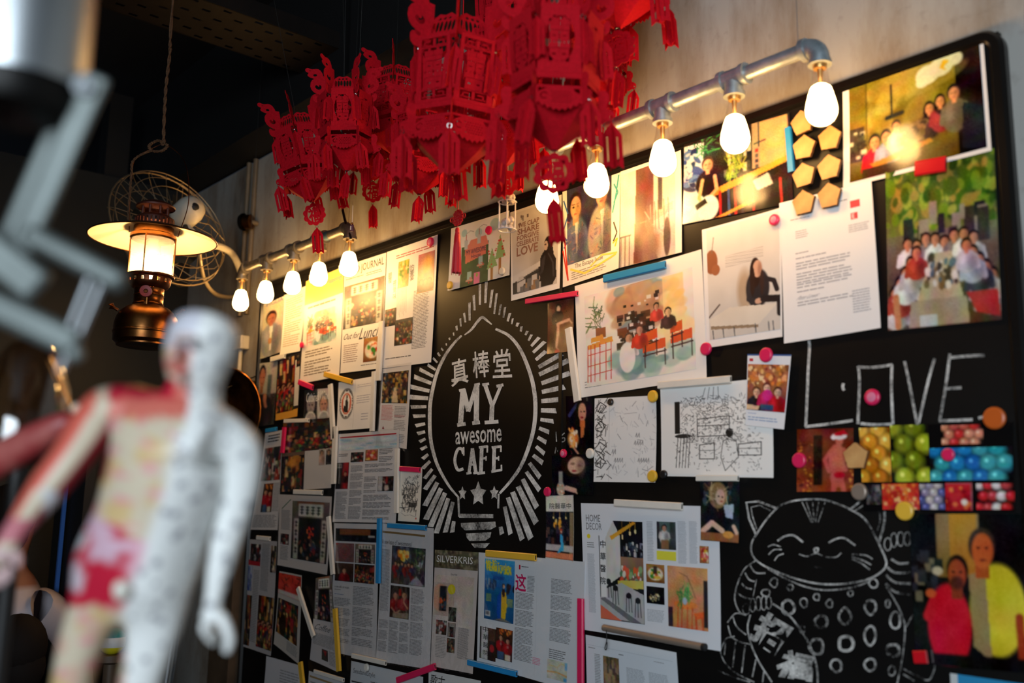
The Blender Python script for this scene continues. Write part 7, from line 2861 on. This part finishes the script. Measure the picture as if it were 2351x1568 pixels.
MB().lathe([(0, -.062), (.025, -.059), (.042, -.045), (.049, -.02), (.049, .02), (.042, .045), (.03, .055), (0, .056)], 28, mat=q3).build('motor_housing', M['cream_paint'], fan)
vw = Vector(CAM - mc).normalized()
spot = vw * .036 + Vector((_up[0], _up[1], _up[2])) * .016 + Vector((_rt[0], _rt[1], _rt[2])) * .022
MB().ball(tuple(spot), .019, 14, 10).build('oscillation_port', M['socket_dark'], fan)
CR = .225
for r, z, w in ((CR, .115, .0032), (CR * .97, .09, .0022), (CR * .8, .07, .0016), (CR * .62, .06, .0016), (CR * .8, .165, .0016), (CR * .5, .18, .0016), (.05, .055, .002), (.05, .186, .002)):
    MB().tube([fl(r, k * math.pi / 20, z) for k in range(40)], w, 6, closed=True).build('cage_ring', M['cage_wire'], fan)
for k in range(20):
    a = k * math.pi / 10
    MB().tube([fl(.05, a, .055), fl(CR * .62, a + .15, .06), fl(CR * .97, a + .35, .09), fl(CR, a + .42, .115), fl(CR * .97, a + .5, .14), fl(CR * .8, a + .62, .165), fl(CR * .5, a + .8, .18), fl(.05, a + .95, .186)], .0014, 5).build('cage_spoke', M['cage_wire'], fan)
for k in range(3):
    a = k * 2 * math.pi / 3
    bl = MB()
    vs = [fl(.03, a - .3, .10), fl(.14, a - .35, .09), fl(.15, a + .1, .10), fl(.13, a + .45, .125), fl(.03, a + .4, .115)]
    bl.add(vs, [(0, 1, 2, 3, 4)])
    bl.build('fan_blade', M['dark_paint'], fan, smooth=False)
MB().lathe([(0, .13), (.02, .128), (.028, .115), (.028, .09), (0, .09)], 18, mat=q3).build('blade_hub', M['dark_paint'], fan)
arm = [mc + np.array([0, 0, -.05])] + [PY(px, py, yy) for px, py, yy in ((470, 560, -.42), (505, 566, -.3), (535, 585, -.18), (552, 625, -.08), (556, 660, -.02))]
MB().tube([tuple(v - mc) for v in smooth_path(arm, 6)], .013, 12).build('wall_arm', M['cream_paint'], fan)
wb = PY(557, 650, -.012)
bo = MB().box(tuple(wb - mc), (.06, .024, .14)).build('wall_bracket', M['cream_paint'], fan)
bevel(bo, .006)
MB().tube([tuple(mc * 0 + np.array(v)) for v in ((0, 0, -.05), tuple(vw * .05 + Vector((0, 0, -.07))))], .012, 10).build('tilt_clamp', M['black_metal'], fan)
fx = [PY(px, py, yy) for px, py, yy in ((455, 545, -.4), (458, 590, -.38), (468, 640, -.3), (490, 672, -.2), (520, 682, -.1), (545, 680, -.02))]
M['flex'] = mat('flexible_conduit', (170, 156, 130), .4, .5)
fxp = smooth_path(fx, 16)
tag(MB().tube(fxp, [.0075 + .0014 * (i % 2) for i in range(len(fxp))], 10).build('flexible_conduit', M['flex']), 'ribbed flexible conduit looping from the fan to the wall', 'conduit')

# ---- conduits and fittings on the plaster left of the board
M['conduit'] = mat('painted_conduit', (132, 118, 98), .45, .2, var=.2)
for px, lab in ((571, 'vertical wall conduit carrying the round bell left of the board'), (586, 'vertical wall conduit nearest the far end of the board')):
    a = PY(px, 400, -.012)
    tag(MB().tube([(a[0], -.012, 2.28), (a[0], -.012, CEIL)], .010, 12).build('wall_conduit', M['conduit']), lab, 'conduit', 'conduits on the plaster wall')
bc = PY(562, 510, -.05)
be = thing('alarm_bell', 'round black and brass wall bell on the conduit', 'bell', tuple(bc))
ry = Matrix.Rotation(-math.pi / 2, 3, 'Y') @ Matrix.Rotation(math.pi / 5, 3, 'X')
MB().lathe([(0, .026), (.012, .025), (.03, .018), (.036, .008), (.036, 0)], 24, mat=ry).build('gong', M['black_metal'], be)
MB().lathe([(.030, .0), (.030, -.03), (.022, -.034), (0, -.034)], 24, mat=ry).build('housing', M['brass'], be)
MB().tube([(0.02, .0, 0), (.02, .045, 0)], .010, 10).build('mount', M['conduit'], be)
jb = PY(553, 788, -.02)
jbo = MB().box((0, 0, 0), (.075, .04, .055)).build('junction_box', M['cream_paint'])
jbo.location = Vector(jb)
bevel(jbo, .005)
tag(jbo, 'small cream junction box on the wall beside the figure head', 'junction box')
MB().tube([(0, 0, -.02), (0, 0, -.3)], .009, 10).build('drop_pipe', M['cream_paint'], jbo)

# ---- big brass dish behind the figure
dc = PY(500, 950, -.16)
dn = Vector((.55, -.8, .05)).normalized()
dq = dn.to_track_quat('Z', 'Y').to_matrix()
ds = thing('brass_dish', 'large brass dish leaning on the wall behind the figure', 'dish', tuple(dc))
MB().lathe([(0, -.05), (.08, -.045), (.13, -.028), (.168, .0), (.176, .003), (.178, -.001)], 48, mat=dq).build('bowl', M['brass'], ds)
MB().tube([tuple(dq @ Vector((.177 * math.cos(k * math.pi / 24), .177 * math.sin(k * math.pi / 24), .001))) for k in range(48)], .004, 8, closed=True).build('rolled_rim', M['brass'], ds)
MB().tube([(0, .03, .1), (0, .15, .16)], .003, 6).build('hook', M['black_metal'], ds)
# ================================================================ foreground: acupuncture figure, work lamp, things behind them
FD = 0.80


def skin_mesh(name, verts, edges, subdiv=3):
    me = bpy.data.meshes.new(name + '_rig')
    me.from_pydata([v[0] for v in verts], edges, [])
    ob = bpy.data.objects.new(name + '_rig', me)
    COL.objects.link(ob)
    sk = ob.modifiers.new('skin', 'SKIN')
    sk.use_smooth_shade = True
    for i, v in enumerate(verts):
        r = v[1]
        me.skin_vertices[0].data[i].radius = r if hasattr(r, '__len__') else (r, r)
    me.skin_vertices[0].data[0].use_root = True
    sd = ob.modifiers.new('sub', 'SUBSURF')
    sd.levels = sd.render_levels = subdiv
    bpy.context.view_layer.update()
    out = bpy.data.meshes.new_from_object(ob.evaluated_get(bpy.context.evaluated_depsgraph_get()))
    bpy.data.objects.remove(ob)
    bpy.data.meshes.remove(me)
    out.name = name
    return out


K = FD / FPX       # metres per photo pixel at the figure
base = PD(250, 1900, FD)


def J(px, py, dz=0.0):
    return tuple(PD(px, py, FD + dz) - base)


V, Ed = [], []


def jv(px, py, r, dz=0.0, parent=None, flat=1.0):
    V.append((J(px, py, dz), (r * K, r * K * flat) if flat != 1.0 else r * K))
    if parent is not None:
        Ed.append((parent, len(V) - 1))
    return len(V) - 1


# trunk
pel = jv(302, 1322, 150)
bel = jv(338, 1240, 140, 0, pel)
wst = jv(358, 1180, 134, 0, bel)
rib = jv(384, 1100, 148, 0, wst)
cst = jv(406, 1030, 150, 0, rib)
clv = jv(428, 965, 104, 0, cst)
nck = jv(447, 920, 64, 0, clv)
nk2 = jv(452, 880, 60, 0, nck)
jaw = jv(450, 850, 74, -.004, nk2)
hd1 = jv(460, 800, 86, -.004, jaw)
hd2 = jv(474, 752, 84, .0, hd1)
hd3 = jv(482, 724, 60, .004, hd2)
# arm on the muscle side
a1 = jv(318, 946, 70, 0, clv)
a2 = jv(244, 930, 66, .004, a1)
a3 = jv(210, 985, 56, .0, a2)
a4 = jv(165, 1050, 47, -.004, a3)
a5 = jv(120, 1105, 46, -.01, a4)
a6 = jv(78, 1160, 38, -.016, a5)
a7 = jv(40, 1212, 26, -.02, a6)
a8 = jv(18, 1250, 30, -.022, a7)
a9 = jv(-8, 1300, 24, -.022, a8)
# arm on the white side
b1 = jv(500, 1000, 66, 0, clv)
b2 = jv(562, 1030, 58, .004, b1)
b3 = jv(557, 1100, 48, .006, b2)
b4 = jv(540, 1170, 41, .006, b3)
b5 = jv(520, 1235, 38, .004, b4)
b6 = jv(503, 1310, 30, .0, b5)
b7 = jv(490, 1375, 20, -.004, b6)
b8 = jv(486, 1405, 24, -.004, b7)
# legs
l1 = jv(222, 1390, 66, 0, pel)
l2 = jv(190, 1460, 56, 0, l1)
l3 = jv(168, 1550, 47, 0, l2)
l4 = jv(152, 1640, 44, 0, l3)
l5 = jv(142, 1740, 40, .004, l4)
l6 = jv(136, 1850, 30, .01, l5)
m1 = jv(372, 1395, 72, 0, pel)
m2 = jv(348, 1470, 62, 0, m1)
m3 = jv(322, 1560, 50, 0, m2)
m4 = jv(305, 1650, 47, 0, m3)
m5 = jv(292, 1750, 42, .004, m4)
m6 = jv(284, 1850, 30, .01, m5)
body = skin_mesh('body', V, Ed, 3)
# painted halves: muscle colours on one side of the midline, plain white on the other
co = np.array([v.co for v in body.vertices])
pts = co + base
dv = pts - CAM
dep = dv @ _fw
ix = CXP + (dv @ _rt) / dep * FPX
iy = CYP - (dv @ _up) / dep * FPX
# midline of the figure expressed in its own tilted frame
mx = np.interp(iy, [690, 800, 900, 960, 1030, 1100, 1180, 1260, 1330, 1400], [470, 440, 437, 425, 400, 378, 350, 326, 302, 288])
right_side = ix > mx
rs_ = np.random.RandomState(5)
white = lin((232, 234, 232))
col = np.tile(white, (len(co), 1))


def wave(fx, fy, ph=0):
    return .5 + .5 * np.sin(ix * fx + iy * fy + ph) * np.cos(ix * fy * .7 - iy * fx + ph * 1.7)


cream, redm, dred, pink, pale, yel = lin((204, 190, 166)), lin((190, 32, 58)), lin((140, 22, 40)), lin((214, 150, 150)), lin((206, 206, 216)), lin((204, 176, 126))


def put(mask, c):
    m = np.clip(mask, 0, 1)[:, None]
    col[:] = col * (1 - m) + c * m


L = (~right_side).astype(float)
put(L, cream)
put(L * (wave(.035, .02) > .62), yel)
put(L * (wave(.06, .045, 2) > .80), pink)
# face and neck reddish, skull pale
put(L * (iy < 800), pale)
put(L * ((iy > 790) & (iy < 960) & (wave(.05, .04, 1) > .45)), lin((196, 120, 104)))
put(L * ((iy > 880) & (iy < 960) & (ix < 430)), lin((206, 110, 96)))
put(L * ((iy > 870) & (iy < 915) & (ix < 400)), redm)
# shoulder and arm
arm_m = L * ((ix < 262) & (iy < 1330) & (iy < 900 + (262 - ix) * 4.0))
arm_m = L * (ix < 250 - (iy - 1080).clip(0) * .6) * (iy < 1320)
across = (ix - np.interp(iy, [880, 930, 985, 1050, 1105, 1160, 1212, 1300], [244, 244, 210, 165, 120, 78, 40, -8]))
put(arm_m * (across > 22), dred)
put(arm_m * (across < -22), lin((206, 96, 80)))
put(arm_m * (np.abs(across) <= 22), cream)
put(arm_m * ((iy > 1190) & (iy < 1245)), lin((190, 110, 120)))
# hip shorts
hy = 1190 + (ix - 230) * .55
short = L * ((iy > hy) & (iy < 1392) & (ix > 100))
put(short, redm)
put(short * ((np.abs(ix - 232 - (iy - 1240) * .1) < 26) & (iy < 1290)), lin((206, 170, 186)))
put(short * (np.hypot((ix - 176) / 14, (iy - 1325) / 36) < 1), lin((206, 190, 200)))
put(short * ((ix < 200) & (iy < 1262)), lin((200, 204, 208)))
put(short * ((np.abs(ix - 282) < 26) & (np.abs(iy - 1255) < 9)), lin((210, 180, 196)))
put(short * ((ix > 296) & (iy > 1240)), lin((216, 160, 176)))
put(L * ((iy >= 1392) & (wave(.05, .02) > .7)), lin((206, 170, 150)))
ca = body.color_attributes.new('Col', 'FLOAT_COLOR', 'POINT')
arr = np.ones((len(co), 4), dtype=np.float32)
arr[:, :3] = col
arr[:, 3] = right_side
ca.data.foreach_set('color', arr.ravel())


def figure_mat():
    m, nt, b = _nt('painted_vinyl')
    at = nt.nodes.new('ShaderNodeAttribute')
    at.attribute_name = 'Col'
    tc = nt.nodes.new('ShaderNodeTexCoord')
    vo = nt.nodes.new('ShaderNodeTexVoronoi')
    vo.inputs['Scale'].default_value = 75
    lt = nt.nodes.new('ShaderNodeMath')
    lt.operation = 'LESS_THAN'
    lt.inputs[1].default_value = 0.27
    ml = nt.nodes.new('ShaderNodeMath')
    ml.operation = 'MULTIPLY'
    m2 = nt.nodes.new('ShaderNodeMath')
    m2.operation = 'MULTIPLY'
    m2.inputs[1].default_value = .6
    mx_ = nt.nodes.new('ShaderNodeMix')
    mx_.data_type = 'RGBA'
    mx_.inputs[7].default_value = lin4((70, 70, 96))
    nt.links.new(tc.outputs['Object'], vo.inputs['Vector'])
    nt.links.new(vo.outputs['Distance'], lt.inputs[0])
    nt.links.new(lt.outputs[0], ml.inputs[0])
    nt.links.new(at.outputs['Alpha'], ml.inputs[1])
    nt.links.new(ml.outputs[0], m2.inputs[0])
    nt.links.new(m2.outputs[0], mx_.inputs[0])
    nt.links.new(at.outputs['Color'], mx_.inputs[6])
    nt.links.new(mx_.outputs[2], b.inputs['Base Color'])
    b.inputs['Roughness'].default_value = .38
    return m


M['figure'] = figure_mat()
body.materials.append(M['figure'])
fig = thing('anatomical_figure', 'pale acupuncture model figure, half painted with red muscles, leaning in the foreground', 'figurine', tuple(base))
link('body', body, fig)


def white_skin(name, verts, edges, colr=(232, 234, 232), parent=fig, sub=2):
    me = skin_mesh(name, verts, edges, sub)
    a = me.color_attributes.new('Col', 'FLOAT_COLOR', 'POINT')
    ar = np.ones((len(me.vertices), 4), dtype=np.float32)
    ar[:, :3] = lin(colr)
    ar[:, 3] = 0
    a.data.foreach_set('color', ar.ravel())
    me.materials.append(M['figure'])
    return link(name, me, parent)


# hands: palm with five fingers, thumb leaving the side of the palm
def hand(palm, fingers, colr):
    vs = [(J(*p[:2], p[3] if len(p) > 3 else 0), p[2] * K) for p in palm]
    ed = [(i, i + 1) for i in range(len(palm) - 1)]
    white_skin('palm', vs, ed, colr)
    for f in fingers:
        vs = [(J(*p[:2], p[3] if len(p) > 3 else 0), p[2] * K) for p in f]
        white_skin('finger', vs, [(i, i + 1) for i in range(len(f) - 1)], colr)


hand([(489, 1385, 20, -.004), (488, 1410, 28, -.004), (487, 1435, 27, -.004)],
     [[(470, 1425, 11, -.006), (468, 1446, 10, -.007), (474, 1462, 8, -.006)], [(480, 1432, 11, .0), (477, 1455, 10, .0), (481, 1472, 8, .002)],
      [(490, 1435, 11, .006), (488, 1462, 10, .008), (489, 1480, 8, .01)], [(497, 1432, 10, .012), (497, 1456, 9, .015), (497, 1474, 7, .017)],
      [(504, 1405, 12, -.008), (520, 1440, 13, -.012), (528, 1470, 12, -.013), (518, 1500, 10, -.012)]], (232, 234, 232))
hand([(22, 1240, 26, -.022), (12, 1265, 32, -.022), (2, 1290, 30, -.022)],
     [[(-14, 1300, 11, -.02), (-24, 1322, 10, -.02), (-28, 1340, 8, -.02)], [(-2, 1308, 11, -.022), (-8, 1332, 10, -.022), (-12, 1352, 8, -.022)],
      [(10, 1306, 11, -.024), (6, 1330, 10, -.024), (2, 1348, 8, -.024)], [(20, 1298, 10, -.026), (20, 1320, 9, -.026), (17, 1336, 7, -.026)],
      [(30, 1262, 12, -.024), (42, 1284, 11, -.024), (40, 1304, 9, -.024)]], (206, 176, 176))
# head details: nose, brow, ear, lips, pelvis nub
fm = MB()
_f = lambda px, py, dz: Vector(J(px, py, dz))
white_skin('nose', [(J(408, 790, -.036), 9 * K), (J(396, 818, -.042), 12 * K), (J(398, 828, -.04), 10 * K)], [(0, 1), (1, 2)], (206, 160, 150))
white_skin('ear', [(J(508, 790, -.012), 8 * K), (J(516, 806, -.012), 11 * K), (J(510, 828, -.014), 8 * K)], [(0, 1), (1, 2)], (206, 208, 210))
white_skin('brow', [(J(398, 778, -.033), 9 * K), (J(420, 772, -.042), 10 * K), (J(450, 774, -.046), 8 * K)], [(0, 1), (1, 2)], (210, 190, 186))
white_skin('lips', [(J(398, 850, -.034), 6 * K), (J(412, 852, -.038), 8 * K), (J(428, 852, -.038), 5 * K)], [(0, 1), (1, 2)], (190, 96, 96))
white_skin('chin', [(J(408, 872, -.030), 14 * K), (J(424, 880, -.03), 16 * K)], [(0, 1)], (204, 180, 172))
white_skin('pelvis_nub', [(J(284, 1330, -.042), 22 * K), (J(280, 1358, -.044), 21 * K), (J(276, 1376, -.04), 15 * K)], [(0, 1), (1, 2)], (224, 220, 208))
M['eye_dark'] = mat('painted_eye', (60, 50, 56), .4)
for px, py in ((412, 796), (446, 797)):
    MB().ball(J(px, py, -.035 if px < 430 else -.038), 7 * K, 10, 8, (1.3, 1, .8)).build('eye', M['eye_dark'], fig)
# stand the figure on a pedestal that reaches the floor (below the frame)
M['ped'] = mat('black_pedestal', (26, 24, 24), .5)
MB().lathe([(0, -base[2] + .0), (.10, -base[2]), (.10, -base[2] + .03), (.03, -base[2] + .06), (.025, -.06), (.09, -.02), (.09, .01), (0, .01)], 24).build('pedestal', M['ped'], fig)

# ---- red muscle limb of a second model behind the shoulder
M['muscle'] = mat('muscle_red', (150, 34, 44), .4, rgb2=(176, 96, 90), scale=30)
lb = PD(180, 955, .98)
limb = thing('muscle_limb_model', 'blurred red muscle limb model reaching behind the figure shoulder', 'model limb', tuple(lb))
K2 = .98 / FPX
vs = [(tuple(PD(px, py, d) - lb), r * K2) for px, py, r, d in ((178, 958, 22, .98), (140, 975, 32, .98), (80, 1010, 42, .985), (10, 1050, 44, .99), (-80, 1100, 44, 1.0), (-160, 1160, 40, 1.0))]
me = skin_mesh('limb', vs, [(i, i + 1) for i in range(len(vs) - 1)], 2)
me.materials.append(M['muscle'])
link('limb', me, limb)
MB().ball(tuple(PD(176, 938, .97) - lb), 13 * K2, 12, 8).build('joint_ball', M['enamel_in'], limb)
# its rod stands on the floor outside the picture
e = PD(-160, 1160, 1.0) - lb
MB().tube([tuple(e), (e[0], e[1], -lb[2])], .012, 10).build('support_rod', M['black_metal'], limb)

# ---- jointed work lamp at the upper left
M['lamp_alu'] = mat('brushed_aluminium', (186, 192, 196), .38, .9, var=.15, scale=8)
M['lamp_steel'] = mat('worn_grey_steel', (112, 120, 118), .5, .55, var=.35, scale=14)
WD = .72
wl = PD(60, 600, WD)
work = thing('work_lamp', 'large out of focus aluminium work lamp with jointed arms', 'lamp', tuple(wl))
KW = WD / FPX
sc_ = PD(38, 205, WD) - wl
MB().lathe([(0, .26), (146 * KW, .26), (148 * KW, .1), (150 * KW, 0.006), (146 * KW, 0), (142 * KW, .006), (136 * KW, .03), (0, .03)], 40, origin=sc_).build('shade', M['lamp_alu'], work)
MB().lathe([(136 * KW, .002), (136 * KW, -30 * KW), (120 * KW, -60 * KW), (60 * KW, -74 * KW), (0, -74 * KW)], 36, origin=sc_).build('lamp_neck', M['black_metal'], work)


def flat_bar(p0, p1, w, d, name, m):
    a, b = PD(*p0) - wl, PD(*p1) - wl
    u = Vector(b - a)
    L_ = u.length
    u.normalize()
    n_ = Vector(-_fw)
    n_ = (n_ - u * n_.dot(u)).normalized()
    s_ = u.cross(n_)
    rot_ = Matrix((u, s_, n_)).transposed()
    o = MB().box(tuple((a + b) / 2), (L_ + w, w, d), rot_).build(name, m, work)
    bevel(o, w * .35, 3)
    return o


flat_bar((214, 200, WD), (40, 590, WD), 62 * KW, .006, 'arm', M['lamp_steel'])
flat_bar((166, 200, WD + .02), (10, 560, WD + .02), 40 * KW, .006, 'arm', M['lamp_steel'])
MB().tube([tuple(PD(190, 195, WD - .01) - wl), tuple(PD(190, 200, WD + .035) - wl)], 24 * KW, 14).build('pivot', M['lamp_alu'], work)
flat_bar((80, 545, WD), (262, 640, WD), 56 * KW, .012, 'cross_bar', M['lamp_steel'])
flat_bar((-60, 680, WD), (150, 780, WD), 70 * KW, .012, 'cross_bar', M['lamp_steel'])
flat_bar((-40, 560, WD - .01), (60, 640, WD - .01), 90 * KW, .012, 'knuckle', M['lamp_steel'])
for x0, x1 in ((205, 150), (238, 178)):
    MB().tube([tuple(PD(x0, 640, WD) - wl), tuple(PD(x1, 780, WD) - wl)], 8 * KW, 10).build('spring_rod', M['lamp_alu'], work)
flat_bar((150, 775, WD), (172, 812, WD), 40 * KW, .01, 'clamp', M['lamp_steel'])
MB().tube([tuple(PD(152, 815, WD) - wl), tuple(PD(138, 850, WD) - wl)], 9 * KW, 10).build('set_screw', M['lamp_alu'], work)
MB().tube([tuple(PD(-60, 680, WD) - wl), tuple(PD(-200, 900, WD) - wl), tuple(np.array([PD(-200, 900, WD)[0], PD(-200, 900, WD)[1], 0.0]) - wl)], 20 * KW, 12).build('stand', M['lamp_steel'], work)
MB().tube([tuple(PD(30, 0, WD) - wl + np.array([0, 0, 0])), tuple(PD(-260, -60, WD) - wl), tuple(PD(-260, 700, WD) - wl)], 12 * KW, 10).build('upper_rod', M['lamp_steel'], work)

# ---- glass dome jar under the lamp
gd = PD(60, 900, 1.15)
KG = 1.15 / FPX
jar = thing('glass_dome', 'blurred clear glass dome with amber edges beside the figure', 'glass dome', (gd[0], gd[1], gd[2] - 130 * KG))
M['amber_glass'] = clear_mat('amber_glass', (236, 214, 186), .05, .12, edge=.8)
MB().lathe([(108 * KG, 0), (106 * KG, 60 * KG), (92 * KG, 140 * KG), (70 * KG, 200 * KG), (42 * KG, 240 * KG), (0, 255 * KG)], 36).build('dome', M['amber_glass'], jar)
MB().tube([(110 * KG * math.cos(k * math.pi / 18), 110 * KG * math.sin(k * math.pi / 18), 0) for k in range(36)], 5 * KG, 8, closed=True).build('rim', M['brass'], jar)
MB().tube([tuple(PD(118, 820, 1.14) - gd + np.array([0, 0, 130 * KG])), tuple(PD(170, 950, 1.14) - gd + np.array([0, 0, 130 * KG]))], 4 * KG, 8).build('brass_strut', M['brass'], jar)
MB().lathe([(0, .0), (112 * KG, 0), (112 * KG, -.012), (20 * KG, -.02), (20 * KG, -(gd[2] - 130 * KG)), (60 * KG, -(gd[2] - 130 * KG)), (0, -(gd[2] - 130 * KG))], 24).build('stand', M['ped'], jar)

# ---- lower left background: seated guests, toy, chair tubes, door
M['grey_cloth'] = mat('grey_shirt', (176, 166, 172), .8, var=.2, scale=8)
M['hair'] = mat('dark_hair', (22, 16, 14), .8, spec=.2)
M['skin'] = mat('skin_tone', (168, 116, 92), .5, var=.1)
M['blue_cloth'] = mat('dark_trousers', (30, 32, 42), .8)


def seated(px, py, depth, face, shirt, k, label, back):
    """person seated at floor level; px, py = head centre"""
    h = PD(px, py, depth)
    t_ = thing('person', label, 'person', (h[0], h[1], 0))
    H0 = h[2]
    f = Vector((math.cos(face), math.sin(face), 0))
    s = Vector((-f.y, f.x, 0))
    z = Vector((0, 0, 1))

    def q(a, b, c):
        return tuple(f * a * k + s * b * k + z * (H0 + c * k))
    vs = [(q(-.06, 0, -.82), .13), (q(-.07, 0, -.66), .14), (q(-.06, 0, -.48), .15), (q(-.04, 0, -.32), .14), (q(-.02, 0, -.22), .075), (q(0, 0, -.13), .052), (q(.015, 0, -.05), .075), (q(.005, 0, .03), .088), (q(0, 0, .08), .066),
          (q(-.03, .17, -.27), .065), (q(.0, .24, -.40), .05), (q(.10, .25, -.55), .042), (q(.26, .20, -.52), .034), (q(.36, .16, -.50), .036),
          (q(-.03, -.17, -.27), .065), (q(.0, -.24, -.40), .05), (q(.10, -.25, -.55), .042), (q(.26, -.20, -.52), .034), (q(.36, -.16, -.50), .036),
          (q(.06, .10, -.86), .09), (q(.42, .12, -.84), .07), (q(.44, .12, -.84 - (H0 / k - .84) * .5), .055), (q(.42, .12, -H0 / k + .06), .04), (q(.54, .12, -H0 / k + .035), .035),
          (q(.06, -.10, -.86), .09), (q(.42, -.12, -.84), .07), (q(.44, -.12, -.84 - (H0 / k - .84) * .5), .055), (q(.42, -.12, -H0 / k + .06), .04), (q(.54, -.12, -H0 / k + .035), .035)]
    vs = [(p_, r_ * k) for p_, r_ in vs]
    ed = [(i, i + 1) for i in range(8)] + [(4, 9), (9, 10), (10, 11), (11, 12), (12, 13), (4, 14), (14, 15), (15, 16), (16, 17), (17, 18), (0, 19), (19, 20), (20, 21), (21, 22), (22, 23), (0, 24), (24, 25), (25, 26), (26, 27), (27, 28)]
    me = skin_mesh('body', vs, ed, 2)
    c3 = np.array([v.co for v in me.vertices])
    zc = (c3[:, 2] - H0) / k
    cl = np.tile(lin((168, 116, 92)), (len(c3), 1))
    cl[zc < -.19] = lin(shirt)
    rad = (c3 @ np.array(f)) > .12
    cl[(zc > -.62) & (zc < -.4) & rad] = lin((168, 116, 92))
    cl[(zc < -.76)] = lin((34, 34, 44))
    a_ = me.color_attributes.new('Col', 'FLOAT_COLOR', 'POINT')
    ar = np.ones((len(c3), 4), dtype=np.float32)
    ar[:, :3] = cl
    a_.data.foreach_set('color', ar.ravel())
    me.materials.append(M['print_matte'])
    link('body', me, t_)
    hb = MB()
    hb.ball(q(-.016, 0, .038), .093 * k, 18, 12, (1.0, .9, 1.05))
    hb.ball(q(-.035, 0, -.02), .075 * k, 16, 10, (.9, .95, 1.1))
    hb.build('hair', M['hair'], t_)
    for b_ in (-1, 1):
        MB().ball(q(.080, b_ * .032, .0), .008, 8, 6).build('eye', M['eye_dark'], t_)
    MB().ball(q(.10, 0, -.03), .017, 8, 6, (1, .8, 1.3)).build('nose', M['skin'], t_)
    MB().ball(q(.085, 0, -.065), .02, 8, 6, (.5, 1.2, .4)).build('mouth', M['rust_red'], t_)
    # stool
    st = thing('stool', back, 'stool', (h[0] - f.x * .06, h[1] - f.y * .06, 0))
    zt = H0 - .95 * k
    MB().lathe([(0, zt), (.17, zt), (.17, zt - .03), (0, zt - .03)], 24).build('seat', M['post_wood'], st)
    for kk in range(4):
        a = kk * math.pi / 2 + .78
        MB().tube([(.13 * math.cos(a), .13 * math.sin(a), zt - .03), (.17 * math.cos(a), .17 * math.sin(a), 0)], .012, 8).build('leg', M['black_metal'], st)
    return t_


seated(30, 1512, 2.6, 3.6, (70, 46, 40), .85, 'dark haired seated guest at the lower left corner', 'round stool under the dark haired guest')
seated(22, 1205, 3.3, 2.6, (206, 196, 202), 1.0, 'guest in a pale grey shirt seen from behind at the lower left', 'round stool under the guest in the pale shirt')
tc_ = PD(258, 1472, 3.1)
KT = 3.1 / FPX
toy = thing('toy_bear', 'small round teal, white and yellow toy between the figure legs', 'toy', (tc_[0], tc_[1], tc_[2] - 28 * KT))
for nm, z0, z1, cc_ in (('yellow_base', 0, 16, (226, 214, 40)), ('white_middle', 16, 38, (220, 226, 230)), ('teal_cap', 38, 58, (30, 140, 150))):
    m_ = mat('toy_' + nm, cc_, .4)
    pr = []
    for k in range(9):
        zz = z0 + (z1 - z0) * k / 8
        rr_ = 30 * math.sqrt(max(0.0, 1 - ((zz - 29) / 31) ** 2))
        pr.append((rr_ * KT, zz * KT))
    MB().lathe(pr, 20).build(nm, m_, toy)
# small round plinth under the toy
zt_ = tc_[2] - 28 * KT
sb = MB().lathe([(0, -.0005), (.055, -.0005), (.055, -.02), (.02, -.03), (.018, -zt_ + .02), (.07, -zt_ + .01), (.07, -zt_), (0, -zt_)], 24).build('round_plinth', M['post_wood'])
sb.location = (tc_[0], tc_[1], zt_)
tag(sb, 'slim brown plinth under the small round toy', 'plinth')
M['chrome'] = mat('chrome', (206, 214, 222), .18, 1.0)
for (x0, y0, x1, y1), lab in (((405, 1432, 380, 1580), 'shiny chrome tube right of the figure leg, the taller one'), ((372, 1490, 350, 1590), 'shiny chrome tube closest to the figure leg')):
    a, b = PD(x0, y0, 1.9 if x0 > 400 else 2.15), PD(x1, y1, 1.9 if x0 > 400 else 2.15)
    d_ = b - a
    k_ = -a[2] / d_[2]
    o = MB().tube([(0, 0, 0), tuple(d_ * k_)], .010, 12).build('chrome_tube', M['chrome'])
    o.location = Vector(a)
    tag(o, lab, 'chair tube', 'chrome chair tubes')
    MB().tube([(0, 0, -.001), (0, 0, .012)], .0125, 12).build('tube_cap', M['black_metal'], o)
bl_ = PD(150, 1130, 3.4)
o = MB().box((0, 0, 0), (.012, .012, .5)).build('blue_trim_strip', mat('blue_strip', (60, 110, 190), .4))
o.location = (bl_[0], bl_[1], bl_[2] - .13)
tag(o, 'thin blue upright strip in the dark behind the figure arm', 'strip')
MB().box((0, .03, -.6), (.3, .03, 1.7)).build('dark_panel', M['black_paint'], o, smooth=False)
